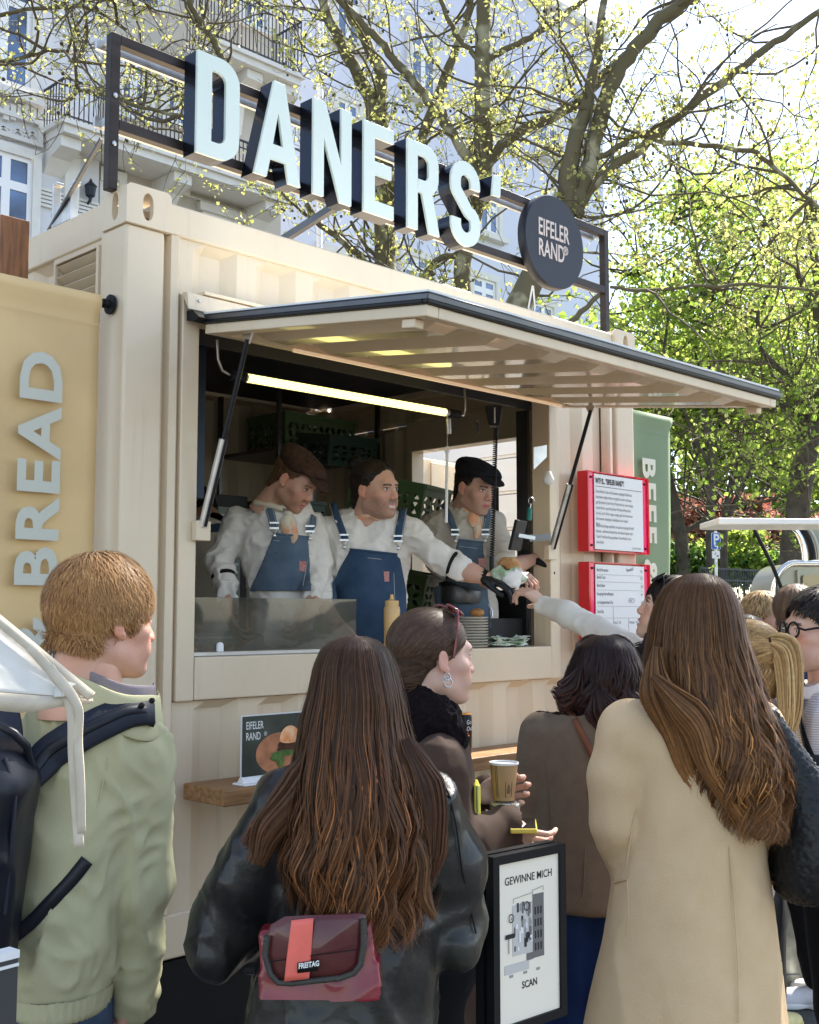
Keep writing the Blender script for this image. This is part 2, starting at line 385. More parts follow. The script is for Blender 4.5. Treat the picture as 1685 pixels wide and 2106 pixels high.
m = MB(); m.prism([[(-0.045, 2.732), (-0.01, 2.735), (-0.01, 2.70), (-0.05, 2.69), (-0.085, 2.70)]], (0.238, 0, 0), (0, 1, 0), (0, 0, 1), (2.1, 0, 0))
m.build('hinge_seal', M['rubber'], kit)
# ---- left end wall (vent louvre), right end, back, roof, floor
m = MB(); corr(m, 0.53, Y1 - .17, 0.688, 2.985, 0.03, ax='y', ph=0.1)
m.box(0.02, 0.06, 0.171, 0.53, 0.688, 2.985 - 0.29)
m.box(0.02, 0.06, 0.171, 0.205, 2.70, 2.985); m.box(0.02, 0.06, 0.49, 0.53, 2.70, 2.985); m.box(0.0205, 0.0595, 0.205, 0.49, 2.955, 2.985)
m.each('left_end_wall', cr, kit)
m = MB()
for i in range(6):
    z = 2.72 + i * 0.041
    m.obox((0.028, 0.3475, z + 0.01), (0.017, 0, -0.013), (0, 0.142, 0), (0.0012, 0, 0.0016))
    m.build('vent_slat', cr, kit); m = MB()
m.box(0.055, 0.06, 0.205, 0.49, 2.70, 2.955); m.build('vent_back', M['dark_in'], kit)
m = MB(); m.box(0.004, 0.019, 0.19, 0.205, 2.70, 2.965); m.box(0.004, 0.019, 0.49, 0.505, 2.70, 2.965); m.box(0.004, 0.019, 0.205, 0.49, 2.955, 2.965)
m.each('vent_frame', cr, kit, bevel=0.003)
m = MB(); corr(m, 0.171, Y1 - .17, 2.84, 2.985, X1 - 0.03, dep=-0.01, ax='y'); corr(m, 0.171, 0.60, 0.688, 2.839, X1 - .03, dep=-0.03, ax='y'); corr(m, 1.57, Y1 - .17, 0.688, 2.839, X1 - .03, dep=-0.03, ax='y')
m.each('right_end_wall', M['cream'], kit)
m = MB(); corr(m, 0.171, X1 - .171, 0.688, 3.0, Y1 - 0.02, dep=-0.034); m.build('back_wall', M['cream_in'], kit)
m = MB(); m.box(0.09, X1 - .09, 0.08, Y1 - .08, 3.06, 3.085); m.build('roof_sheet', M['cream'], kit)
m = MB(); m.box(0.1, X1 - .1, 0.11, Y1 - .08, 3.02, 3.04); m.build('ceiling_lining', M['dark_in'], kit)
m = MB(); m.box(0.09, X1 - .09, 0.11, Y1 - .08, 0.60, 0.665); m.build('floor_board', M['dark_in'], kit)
m = MB()
for x in (0.2, 1.5, 2.8):
    for y in (0.15, 2.25): m.box(x - .12, x + .12, y - .12, y + .12, 0.0, 0.529)
m.each('support_block', M['black'], kit)
m = MB(); m.box(0.06, X1 - .06, 0.02, 0.04, 0.004, 0.531); m.box(0.06, 0.08, 0.04, Y1 - .04, 0.004, 0.531)
m.each('underside_skirt', M['black'], kit)
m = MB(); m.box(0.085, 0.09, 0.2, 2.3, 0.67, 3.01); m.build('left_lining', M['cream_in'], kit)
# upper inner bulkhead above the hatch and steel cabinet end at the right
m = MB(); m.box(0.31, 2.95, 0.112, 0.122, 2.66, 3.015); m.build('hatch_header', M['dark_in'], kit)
m = MB(); m.box(2.27, 2.2865, 0.12, 0.19, 1.54, 2.66); m.box(2.12, 2.268, 0.30, 0.34, 2.12, 2.30); m.each('steel_side_panel', M['steel_dark'], kit)
# door frame in the right end wall and the leaf swung outward
m = MB(); m.box(X1 - .1, X1 + .005, 00.601, 0.64, .67, 2.66); m.box(X1 - .1, X1 + .005, .0+1.52, 1.57, .67, 2.66); m.box(X1 - .1, X1 + .004, .6015, 1.5695, 2.66, 2.838)
m.each('door_frame', cr, kit, bevel=0.004)
m = MB(); m.obox((3.42, 1.62, 1.66), (0.42, 0.05, 0), (-0.003, 0.024, 0), (0, 0, .98)); dl = m.build('door_leaf', cr, kit, bevel=0.01)
m = MB(); m.obox((3.42, 1.592, 1.9), (0.32, 0.038, 0), (-0.0006, 0.005, 0), (0, 0, 0.72)); m.build('leaf_panel', cr, dl, bevel=0.01)
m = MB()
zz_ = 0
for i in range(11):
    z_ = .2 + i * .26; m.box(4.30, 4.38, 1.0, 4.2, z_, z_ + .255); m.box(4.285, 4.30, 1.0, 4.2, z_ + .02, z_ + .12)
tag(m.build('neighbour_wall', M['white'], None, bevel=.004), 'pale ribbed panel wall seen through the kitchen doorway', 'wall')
# tube lamp
lamp = thing('tube_lamp', 'lit warm tube lamp hanging under the hatch edge', 'lamp', onY(710, 812, 0.06))
a = onY(507, 777, 0.06); b = onY(915, 848, 0.06)
dd = (b - a).normalized()
M_t = MB(); M_t.tube([a, b], 0.0165, 14); M_t.build('light_tube', M['tube_light'], lamp, smooth=40)
m = MB(); m.tube([b, b + dd * .02], .0168, 12); m.tube([a, a - dd * .01], .0168, 12); m.each('end_ring', M['alu'], lamp, smooth=40)
m = MB(); m.tube([a - dd * .01, a - dd * .075], .02, 12); m.tube([b + dd * .02, b + dd * .09], .02, 12); m.each('end_cap', M['black'], lamp, smooth=40)
m = MB(); m.tube([a - dd * .075, a - dd * .11 + Vector((0, 0, .01)), a - dd * .13 + Vector((0, 0, .05)), a - dd * .135 + Vector((0, 0, .12))], .006, 8)
m.tube([b + dd * .09, b + dd * .12, b + dd * .13 + Vector((0, 0, .03)), b + dd * .13 + Vector((0, 0, .12))], .006, 8); m.each('bracket', M['steel'], lamp, smooth=60)
# ---- canopy flap
fl = thing('hatch_flap', 'raised cream hatch flap with black rubber edge shading the counter', 'hatch flap', (1.3, 0, 2.65))
hy, hz, fy, fz = -0.055, 2.682, -1.125, 2.548
u = Vector((0, fy - hy, fz - hz)); Lf = u.length; u.normalize(); n = Vector((1, 0, 0)).cross(u) * -1
if n.z < 0: n = -n
xa, xb = 0.285, 2.335; o0 = Vector((0, hy, hz))
def flp(x, s, h): return Vector((x, 0, 0)) + o0 + u * s + n * h
def fbox(m, xa_, xb_, s0, s1, h0, h1):
    c = (flp(xa_, s0, h0) + flp(xb_, s1, h1)) / 2
    m.obox(c, Vector((abs(xb_ - xa_) / 2, 0, 0)), u * (s1 - s0) / 2, n * (h1 - h0) / 2)
m = MB(); fbox(m, xa, xa + .05, 0, Lf, -.028, 0.006); fbox(m, xb - .05, xb, 0, Lf, -.028, .006); fbox(m, xa + .0505, xb - .0505, Lf - .05, Lf, -.0275, .0055); fbox(m, xa + .0505, xb - .0505, 0, .05, -.0275, .0055)
m.each('flap_frame', cr, fl, bevel=0.004)
m = MB(); per = 0.278; seq = []; t = xa + .051
xs = [xa + .051]; ds = [0]
while t < xb - .051:
    for p, d in ((t + .075, 0), (t + .105, 1), (t + .19, 1), (t + .22, 0)):
        if p < xb - .051: xs.append(p); ds.append(d)
    t += per
xs.append(xb - .051); ds.append(0)
rows = [(.05, 0), (.09, 0), (.16, 1), (Lf - .16, 1), (Lf - .09, 0), (Lf - .05, 0)]
vs = [flp(x, s, 0.002 - .034 * d * k) for s, k in rows for x, d in zip(xs, ds)]; nn = len(xs)
m.add(vs, [(r * nn + i, r * nn + i + 1, (r + 1) * nn + i + 1, (r + 1) * nn + i) for r in range(5) for i in range(nn - 1)])
sh = m.build('flap_sheet', mat('glossy_cream', (0.71, 0.585, 0.415), 0.16, coat=0.6, var=0.08, vs=2, bump=0.1, bs=6), fl)
sd = sh.modifiers.new('thick', 'SOLIDIFY'); sd.thickness = 0.002
m = MB()
fbox(m, xa - .012, xb + .012, Lf - .01, Lf + .014, .006, .040); fbox(m, xa - .012, xa + .012, 0, Lf - .0105, .006, .040); fbox(m, xb - .012, xb + .012, 0, Lf - .0105, .006, .040)
m.each('rubber_edge', M['rubber'], fl, bevel=0.005)
m = MB()
fbox(m, xa - .014, xb + .014, Lf + .0145, Lf + .017, .018, .032); fbox(m, xa - .0155, xa - .0125, 0, Lf + .014, .018, .032)
m.each('edge_strip', M['steel_dark'], fl)
m = MB(); fbox(m, xa - .004, xb + .004, -.02, Lf + .006, .041, .047); m.build('top_sheet', M['white'], fl)
m = MB(); fbox(m, xa + .012, xa + .05, Lf - .11, Lf - .055, -.056, -.029); fbox(m, xb - .05, xb - .012, Lf - .11, Lf - .055, -.056, -.029); m.each('latch_block', M['cream'], fl, bevel=0.004)
m = MB(); m.bar(flp(xa + .35, .06, -.031), flp(xb - .1, .06, -.031), .012, .012); m.build('light_strip', mat('strip_diffuser', (0.8, 0.6, 0.4), 0.3, emit=(1, .7, .45), est=0.1), fl)
for (x, sy) in ((0.345, 0.17), (2.275, 0.2)):
    top = flp(x, sy, -0.045); bot = Vector((x + (-.035 if x < 1 else -.01), -0.022, 1.985)); mid = top.lerp(bot, 0.53)
    s_ = thing('gas_strut', 'black and grey gas strut holding the flap at the %s of the hatch' % ('left end' if x < 1 else 'right end'), 'gas strut', bot, group='gas struts of the hatch flap')
    m = MB(); m.tube([top, mid], 0.009, 12); m.build('strut_cylinder', M['rubber'], s_, smooth=40)
    m = MB(); m.tube([mid, bot], 0.0155, 14); m.build('strut_sleeve', M['alu'], s_, smooth=40)
    m = MB(); m.tube([mid + Vector((0, -.016, 0)), bot + Vector((0, -.016, 0))], 0.006, 8); m.build('sleeve_slot', M['rubber'], s_, smooth=40)
    m = MB(); m.prism([[(-.035, 0), (.035, 0), (.008, -.05), (-.008, -.05)]], top + Vector((0, 0.004, .035)), (0, 1, 0), (0, 0, 1), (.008, 0, 0)); m.build('strut_bracket', M['alu'], s_)
    m = MB(); m.box(bot.x - .03, bot.x + .03, -.03, 0.002, bot.z - .05, bot.z + .02); m.build('lower_bracket', M['cream'], s_, bevel=0.004)
# ================================================================== roof sign
sg = thing('roof_sign_frame', 'dark bronze tube sign frame standing on the container roof', 'sign frame', (1.4, 0.08, 3.1))
t = 0.036; ya, yb = 0.06, 0.096
br = M['bronze']
for x0 in (-0.038, 2.843):
    m = MB(); m.box(x0, x0 + t, ya, yb, 3.12, 3.673); m.build('frame_post', br, sg, bevel=0.002)
for z in (3.637, 3.335):
    m = MB(); m.box(-0.0015, 2.8425, ya + .0005, yb - .0005, z, z + t); m.build('frame_rail', br, sg, bevel=0.002)
for z in (3.63, 3.352):
    m = MB(); m.box(-0.055, 2.8425, 0.128, 0.142, z, z + t); m.build('rear_rail', M['alu'], sg)
m = MB()
for x in (-0.02, 2.86):
    for z in (3.645, 3.35): m.box(x - .015, x + .015, yb + .001, 0.1275, z, z + .03)
m.each('cross_tie', M['alu'], sg)
m = MB()
for z in (3.45, 3.28): m.lathe((-0.02, ya - .001, z), [(0.009, 0), (0.009, .003), (.004, .006)], 10, (0, -1, 0))
m.each('bolt', M['steel'], sg)
m = MB(); m.bar((-.01, .16, 3.33), (0.03, 0.62, 3.10), .012, .012); m.bar((1.05, .1, 3.36), (0.85, 0.75, 3.09), .028, .028);
m.each('rear_brace', M['steel_dark'], sg)
def arc(cx, cy, rx, ry, a0, a1, n=8): return [(cx + rx * math.cos(math.radians(a0 + (a1 - a0) * i / n)), cy + ry * math.sin(math.radians(a0 + (a1 - a0) * i / n))) for i in range(n + 1)]
Sp = arc(1.680, 3.585, .064, .064, 0, 180, 12) ; Sp = [(1.744, 3.565)] + Sp + [(1.616, 3.56)] + arc(1.68, 3.56, .064, .05, 180, 225, 3) + [(1.70, 3.455)] + arc(1.68, 3.41, .064, .05, 45, 0, 3) + arc(1.68, 3.39, .064, .064, 0, -180, 12) + [(1.616, 3.412)]
LET = {
 'D': [rrect(.258, .444, 3.31, 3.686, (0.001, .085, .085, .001), 7), rrect(.321, .383, 3.366, 3.630, (0.001, .035, .035, .001), 5)],
 'A': [[(.513, 3.306), (.603, 3.688), (.655, 3.688), (.736, 3.306), (.676, 3.306), (.661, 3.38), (.589, 3.38), (.573, 3.306)], [(.601, 3.440), (.649, 3.440), (.6255, 3.568)]],
 'N': [[(.798, 3.302), (.798, 3.686), (.860, 3.686), (.943, 3.455), (.943, 3.688), (.998, 3.688), (.998, 3.30), (.938, 3.30), (.853, 3.54), (.853, 3.302)]],
 'E': [[(1.065, 3.30), (1.065, 3.682), (1.235, 3.682), (1.235, 3.624), (1.127, 3.624), (1.127, 3.524), (1.222, 3.524), (1.222, 3.467), (1.127, 3.467), (1.127, 3.358), (1.235, 3.358), (1.235, 3.30)]],
 'R': [[(1.316, 3.296), (1.316, 3.680), (1.42, 3.68)] + arc(1.43, 3.605, .075, .075, 90, 0, 6) + arc(1.43, 3.54, .075, .075, 0, -62, 5) + [(1.512, 3.296), (1.447, 3.296), (1.402, 3.462), (1.377, 3.462), (1.377, 3.296)], rrect(1.377, 1.443, 3.52, 3.624, (0.001, .03, .03, .001), 5)],
 'S': [stroke(Sp, .062)],
 'apostrophe': [[(1.858, 3.575), (1.871, 3.672), (1.921, 3.683), (1.915, 3.577)]],
}
nm = {'D': 'first', 'A': 'second', 'N': 'third', 'E': 'fourth', 'R': 'fifth', 'S': 'sixth'}
for k, loops in LET.items():
    xs_ = [p[0] for p in loops[0]]; cx_ = sum(xs_) / len(xs_)
    L = thing('sign_letter', ('white faced block letter %s with dark sides, %s in the roof sign' % (k, nm[k])) if k in nm else 'small white apostrophe mark after the roof letters', 'letter', (cx_, 0.02, 3.3), group='block letters of the roof sign')
    m = MB(); m.prism(loops, (0, -0.022, 0), (1, 0, 0), (0, 0, 1), (0, 0.012, 0)); m.build('letter_face', M['letter_face'], L, bevel=0.0015)
    m = MB(); m.prism(loops, (0, -0.0095, 0), (1, 0, 0), (0, 0, 1), (0, 0.069, 0)); m.build('letter_body', M['letter_side'], L)
rs = thing('round_sign', 'round black sign with pale lettering hung on the roof frame', 'sign', (2.356, 0.03, 3.25))
m = MB(); m.lathe((2.356, 0.056, 3.478), [(0.226, 0), (0.229, .004), (0.229, .045), (.226, .05)], 56, (0, -1, 0)); m.build('disc', mat('navy_black_disc', (0.016, 0.017, 0.024), 0.4), rs, smooth=40)
inkp = mat('pale_rose_print', (0.62, 0.52, 0.46), 0.6)
text('line_of_text', 'EIFELER', 0.118, (2.222, 0.0045, 3.49), (1, 0, 0), (0, 0, 1), inkp, rs, xs=0.62, offset=0.012, dep=0.001)
text('line_of_text', 'RAND', 0.118, (2.222, 0.0045, 3.388), (1, 0, 0), (0, 0, 1), inkp, rs, xs=0.62, offset=0.012, dep=0.001)
text('registered_mark', '\u00ae', 0.06, (2.415, 0.0045, 3.43), (1, 0, 0), (0, 0, 1), inkp, rs, xs=0.9, offset=0.01, dep=0.001)
m = MB(); m.tube([(2.27, .08, 3.26), (2.25, .09, 3.15), (2.30, .09, 3.10)], .004, 6); m.tube([(2.275, .08, 3.26), (2.30, .09, 3.16), (2.28, .09, 3.10)], .004, 6)
tag(m.build('sign_cable', M['white'], None, smooth=60), 'white looped cable hanging below the round black sign', 'cable')
# roof brackets, post and planter bits on the left roof edge
m = MB()
for (yy, h) in ((0.42, .14), (0.55, .17)): m.prism([[(yy, Z1), (yy + .012, Z1), (yy + .012, Z1 + h), (yy - .02, Z1 + h), (yy - .02, Z1 + h - .012), (yy, Z1 + h - .012)]], (0.02, 0, 0), (0, 1, 0), (0, 0, 1), (.03, 0, 0))
m.box(0.02, .05, .432, .55, Z1, Z1 + .075)
tag(m.build('roof_bracket', M['alu'], None, bevel=0.002), 'grey metal bracket pair on the left edge of the container roof', 'bracket')
wp = MB(); a = P(20, 560, 3.95); wp.box(a.x - .06, a.x + .045, a.y - .05, a.y + .05, 0.0, P(20, 455, 3.95).z)
tag(wp.build('timber_post', M['wood_v'], None, bevel=0.004), 'square brown timber post left of the container', 'post')
# ================================================================== banners
def flange(parent, x, y, z, ax):
    m = MB(); m.lathe((x, y, z), [(0.034, 0), (0.034, .008), (.016, .012), (.016, .03)], 18, ax); m.build('pole_flange', M['black'], parent, smooth=40)
def banner(name, label, x0, x1, zt, zb, mt, txt, tm, down):
    """cloth hung on a pole beside the container"""
    sgn = 1 if x1 > x0 else -1; y = 0.075
    b = thing(name, label, 'banner', (x0, y, zt))
    flange(b, x0 - 0.0 if sgn > 0 else x0, y, zt - .02, (sgn, 0, 0))
    m = MB(); m.tube([(x0 + sgn * .03, y, zt - .02), (x1 + sgn * .03, y, zt - .02)], .013, 10); m.build('banner_pole', M['black'], b, smooth=40)
    m = MB(); nx, nz = 14, 60; xa_, xb_ = x0 + sgn * .045, x1
    vs = []
    for j in range(nz + 1):
        for i in range(nx + 1):
            z = zt + (zb - zt) * j / nz; f = j / nz
            yy = y - (0.018 if j < 2 else 0.003) + .012 * math.sin(3.1 * z + i * .25) * f + .006 * math.sin(i * .6 + z * 7) * f
            x = xa_ + (xb_ - xa_) * i / nx - sgn * .05 * math.sin(f * math.pi * .5) * (i / nx) * (1 if down else 0)
            vs.append((x, yy, z))
    m.add(vs, [(j * (nx + 1) + i, j * (nx + 1) + i + 1, (j + 1) * (nx + 1) + i + 1, (j + 1) * (nx + 1) + i) for j in range(nz) for i in range(nx)])
    c = m.build('banner_cloth', mt, b, smooth=70); s = c.modifiers.new('t', 'SOLIDIFY'); s.thickness = .0015
    m = MB(); m.box(min(xa_, xb_), max(xa_, xb_), y - .0215, y - .0195, zt - .105, zt - .103); m.build('hem_seam', mt, b)
    return b
bL = banner('ochre_banner', 'ochre cloth banner reading & BREAD left of the container', -0.008, -0.62, 2.745, 0.85, M['gold_cloth'], '', None, False)
text('banner_text', '& BREAD', 0.195, (-0.204, 0.040, 1.53), (0, 0, 1), (-1, 0, 0), M['banner_print'], bL, offset=0.03, fit=.985, space=1.12, dep=.0008)
bR = banner('sage_banner', 'sage green cloth banner reading BEEF & right of the container', 3.008, 3.45, 2.755, 0.85, M['green_cloth'], '', None, True)
text('banner_text', 'BEEF & BREAD', 0.165, (3.14, 0.046, 2.515), (0, 0, -1), (1, 0, 0), M['banner_print2'], bR, offset=0.03, fit=1.44, space=1.16, dep=.0008)
# ================================================================== menu boards
def lines(m, x0, x1, z, zs, jit, y, rr):
    x = x0
    while x < x1:
        w_ = rr.uniform(.014, .05); m.box(x, min(x + w_, x1), y - .0006, y, z, z + zs); x += w_ + .007
def board(label, z0, z1):
    b = thing('menu_board', label, 'menu board', (2.79, -0.03, z0), group='red framed menu boards on the wall')
    x0, x1 = 2.505, 3.03
    m = MB(); m.prism([rrect(x0, x1, z0, z1, .004), rrect(x0 + .012, x1 - .012, z0 + .006, z1 - .006, .002)], (0, -0.058, 0), (1, 0, 0), (0, 0, 1), (0, .062, 0)); m.build('acrylic_frame', M['red_acr'], b)
    m = MB(); m.box(x0 + .012, x0 + .052, -.050, -.044, z0 + .0065, z1 - .0065); m.box(x1 - .052, x1 - .012, -.050, -.044, z0 + .0065, z1 - .0065); m.each('coloured_margin', M['pink_acr'], b)
    m = MB(); m.box(x0 + .012, x1 - .012, -.040, -.036, z0 + .0065, z1 - .0065); m.build('back_sheet', M['red_acr'], b)
    m = MB(); m.box(x0 + .055, x1 - .055, -.056, -.053, z0 + .012, z1 - .012); m.build('paper_sheet', M['paper'], b)
    m = MB(); 
    for xx in (x0 + .032, x1 - .032):
        for zz in (z0 + .03, z1 - .03): m.lathe((xx, -.05, zz), [(.006, 0), (.006, .006), (.003, .009)], 10, (0, -1, 0))
    m.each('screw', M['black'], b)
    return b, x0 + .065, x1 - .065
b, xa_, xb_ = board('upper red framed board of dense text on the cream wall', 1.985, 2.375)
Y_ = -.0575
text('headline', 'WTF IS... "EIFELER RAND"?', .036, (xa_, Y_, 2.318), (1, 0, 0), (0, 0, 1), M['ink'], b, xs=.58, offset=.03)
m = MB(); m.box(xa_, xb_, Y_, Y_ + .0008, 2.302, 2.304); m.each('rule', M['ink'], b)
body = ['Einen Abrieb in Salz und Gewuerzen eingelegte Rinderbrust,', 'hauchduenn aufgeschnitten und gepickt, serviert im knuspr-', 'igen Broetchen: Unser frischer Rinderrolle auf unsere hausge-', 'machte Rindla - ganz fein pikanter Weissbuch-Remoulade', 'fuer alle, die ihr Bitter wegen moegen; glatt der Eiweite vom', 'mild suessem eingelegten Zwiebelhauch und wegend', 'Rindla.']
for i, s in enumerate(body): text('body_text', s, .0205, (xa_, Y_, 2.272 - i * .0265), (1, 0, 0), (0, 0, 1), M['ink_grey'], b, xs=.62, offset=.01)
body = ['Als perfekte Beilage empfehlen wir unsere knusprigen Kartoff-', 'felecken - wahlweise klassisch fuer den kleinen Appetit oder', '"loaded" mit Einer Koesa geriebene Creme-Rebell und an', 'oene Ruelle.']
for i, s in enumerate(body): text('body_text', s, .0205, (xa_, Y_, 2.105 - i * .0265), (1, 0, 0), (0, 0, 1), M['ink_grey'], b, xs=.62, offset=.01)
text('signature', '(gewuerzt feinst.)', .018, (xb_ - .09, Y_, 2.008), (1, 0, 0), (0, 0, 1), M['ink_grey'], b, xs=.62)
b, xa_, xb_ = board('lower red framed price list board on the cream wall', 1.50, 1.935)
rowsz = [1.89, 1.855, 1.815, 1.775, 1.735, 1.69]
for z, s, pr in zip(rowsz, ['Beef & Broetchen', 'Beef & Toast', 'Beef & Bowl', 'Knusprige Kartoffelecken', 'mit hausgemachtem Dip', 'Extra Dip'], ['9.5', '8.5', '10.5', '4.5', '6.5', '1.0']):
    text('menu_item', s, .022, (xa_, Y_, z), (1, 0, 0), (0, 0, 1), M['ink'], b, xs=.6); text('price', pr, .022, (xb_ - .022, Y_, z), (1, 0, 0), (0, 0, 1), M['ink'], b, xs=.6)
m = MB()
for z in (1.875, 1.84, 1.80, 1.722, 1.665): m.box(xa_, xb_, Y_, Y_ + .0008, z, z + .0012)
m.box(xa_ + .13, xa_ + .1312, Y_, Y_ + .0008, 1.60, 1.72); m.box(xa_ + .26, xa_ + .2612, Y_, Y_ + .0008, 1.60, 1.665); m.each('rule', M['ink_grey'], b)
text('handwritten_note', 'Favourite!', .026, (xa_ + .25, Y_, 1.892), (1, 0, .18), (-.18, 0, 1), M['ink'], b, xs=.6)
for i, s in enumerate(['Cola   3.5', 'Limo 2   3.0', 'Kombo 5   14.0']): text('menu_item', s, .02, (xa_ + i * .132 + .004, Y_, 1.638), (1, 0, 0), (0, 0, 1), M['ink'], b, xs=.6)
text('menu_item', 'neu!', .02, (xa_ + .275, Y_, 1.747), (1, 0, 0), (0, 0, 1), M['ink'], b, xs=.6)
m = MB(); m.prism([arc(xa_ + .29, 1.752, .026, .012, 0, 340, 24), arc(xa_ + .29, 1.752, .0245, .0108, 0, 340, 24)], (0, Y_, 0), (1, 0, 0), (0, 0, 1), (0, .0008, 0)); m.build('drawn_ring', M['ink'], b)
# ================================================================== shelf along the wall, table card, cans
sh = thing('wall_shelf', 'thick oak shelf board fixed along the container below the hatch', 'shelf', (1.3, -.1, 1.05))
m = MB(); m.box(0.262, 2.62, -0.235, 0.0, 1.060, 1.115); o = m.build('shelf_board', M['wood'], sh, bevel=0.006)
m = MB()
for x in (.6, 1.5, 2.3): m.box(x, x + .04, -.18, .0, 1.045, 1.0595)
m.each('shelf_bracket', M['black'], sh)
tc_ = thing('table_card', 'upright menu card with burger picture in a white stand on the shelf', 'table card', (.55, -.2, 1.115))
x0, x1, zc0, zc1 = .36, .72, 1.135, 1.345; yt = -.19
m = MB(); m.box(x0, x1, yt, yt + .003, zc0, zc1); m.build('card_edge', M['white'], tc_)
m = MB(); m.box(x0 + .004, x1 - .004, yt - .002, yt - .0005, zc0 + .002, zc1 - .004); m.build('card_print', mat('dark_olive_print', (.045, .06, .045), .3, var=.4, vs=9, coat=.4), tc_)
m = MB(); m.box(x0 - .008, x1 + .008, yt - .035, yt + .035, 1.1155, 1.122); m.prism([[(-.02, 1.122), (.02, 1.122), (.006, 1.142), (-.008, 1.142)]], (x0, yt, 0), (0, 1, 0), (0, 0, 1), (x1 - x0, 0, 0)); m.build('card_stand', M['white'], tc_, bevel=0.002)
text('card_text', 'EIFELER\nRAND', .036, (x0 + .018, yt - .0026, 1.298), (1, 0, 0), (0, 0, 1), M['paper'], tc_, xs=.62, offset=.01)
text('card_mark', '\u00ae', .02, (x0 + .095, yt - .0026, 1.272), (1, 0, 0), (0, 0, 1), M['paper'], tc_, xs=.8)
def disc(m, c, r, rz_, y, n=24): m.prism([[(c[0] + r * math.cos(2 * math.pi * i / n), c[1] + rz_ * math.sin(2 * math.pi * i / n)) for i in range(n)]], (0, y, 0), (1, 0, 0), (0, 0, 1), (0, .0008, 0))
bx = x0 + .185
m = MB(); disc(m, (bx - .02, 1.21), .105, .07, yt - .0032); m.build('printed_plate', mat('terracotta_print', (.50, .21, .10), .4, var=.3, vs=25), tc_)
m = MB(); disc(m, (bx + .02, 1.235), .052, .02, yt - .0042); disc(m, (bx + .015, 1.222), .05, .014, yt - .0048); m.each('printed_filling', mat('meat_print', (.09, .03, .015), .4, var=.5, vs=60), tc_)
m = MB(); disc(m, (bx, 1.208), .06, .010, yt - .0054); disc(m, (bx - .035, 1.195), .03, .012, yt - .0056); disc(m, (bx - .02, 1.18), .014, .02, yt - .0058); m.each('printed_leaves', mat('leaf_print', (.10, .19, .04), .4, var=.5, vs=60), tc_)
m = MB(); m.prism([arc(bx + .02, 1.25, .046, .05, 0, 180, 14)], (0, yt - .006, 0), (1, 0, 0), (0, 0, 1), (0, .0008, 0)); disc(m, (bx + .02, 1.252), .046, .012, yt - .0066); m.build('printed_bun', mat('bun_print', (.85, .30, .10), .4, var=.35, vs=30, col2=(.95, .62, .35)), tc_)
canm = mat('black_can_print', (.012, .014, .014), .3, metal=.3)
for i, (px_, lab, rim) in enumerate(((957, 'black drink can with orange rim, right of the pair on the shelf', (.8, .35, .08)), (934, 'black drink can with lime rim, left of the pair on the shelf', (.55, .6, .08)))):
    c = onY(px_, 1540, -.12); cx_ = c.x
    k = thing('drink_can', lab, 'can', (cx_, -.12, 1.115), group='drink cans on the shelf')
    m = MB(); m.lathe((cx_, -.12, 1.1155), [(.024, 0), (.029, .006), (.029, .148), (.025, .158)], 24); m.build('can_body', canm, k, smooth=50)
    m = MB(); m.lathe((cx_, -.12, 1.2736), [(.0262, 0), (.027, .003), (.025, .006), (.022, .005)], 24); m.build('can_lid', mat('can_rim', rim, .3, metal=.7), k, smooth=50)
    m = MB(); rr = random.Random(i)
    for j in range(9):
        an = -math.pi * .75 + rr.uniform(-.8, .8); z = 1.14 + j * .008; rw = rr.uniform(.008, .02)
        aa = [an + (t_ - 2) * rw * 10 / 4 for t_ in range(5)]
        vs = [(cx_ + .0294 * math.cos(a_), -.12 + .0294 * math.sin(a_), z + dz_) for dz_ in (0, rr.uniform(.004, .01)) for a_ in aa]
        m.k = j % 3; m.add(vs, [(i_, i_ + 1, i_ + 6, i_ + 5) for i_ in range(4)])
    m.build('can_artwork', [mat('can_yellow', (.7, .5, .08), .4), mat('can_red', (.6, .05, .03), .4), mat('can_green', (.15, .4, .2), .4)], k)
    text('can_lettering', 'Go\nOut', .026, (cx_ - .024, -.1505, 1.235), (1, 0, .1), (0, 0, 1), M['paper'], k, xs=.9)
# ================================================================== distance-field modelling for soft bodies
_T = np.random.RandomState(3).rand(32, 32, 32).astype(np.float32)
def vnoise(p, s=1.0, seed=0):
    p = np.asarray(p, np.float32) * s + seed * 7.31
    i = np.floor(p).astype(int); f = p - i; f = f * f * (3 - 2 * f); i &= 31; j = (i + 1) & 31
    x0, y0, z0 = i[..., 0], i[..., 1], i[..., 2]; x1, y1, z1 = j[..., 0], j[..., 1], j[..., 2]
    fx, fy, fz = f[..., 0], f[..., 1], f[..., 2]
    a = _T[x0, y0, z0] * (1 - fx) + _T[x1, y0, z0] * fx; b = _T[x0, y1, z0] * (1 - fx) + _T[x1, y1, z0] * fx
    c = _T[x0, y0, z1] * (1 - fx) + _T[x1, y0, z1] * fx; d = _T[x0, y1, z1] * (1 - fx) + _T[x1, y1, z1] * fx
    return ((a * (1 - fy) + b * fy) * (1 - fz) + (c * (1 - fy) + d * fy) * fz) * 2 - 1
def folds(p, ax=(1, 1, 1), s=9., warp=0.5, seed=0):
    """soft ridged cloth folds in -1..0"""
    p = np.asarray(p); w_ = np.stack([vnoise(p, 5, seed + k) for k in range(3)], -1) * warp * 0.1
    n = vnoise((p + w_) * np.array(ax), s, seed + 5)
    return -np.abs(n) ** 0.8
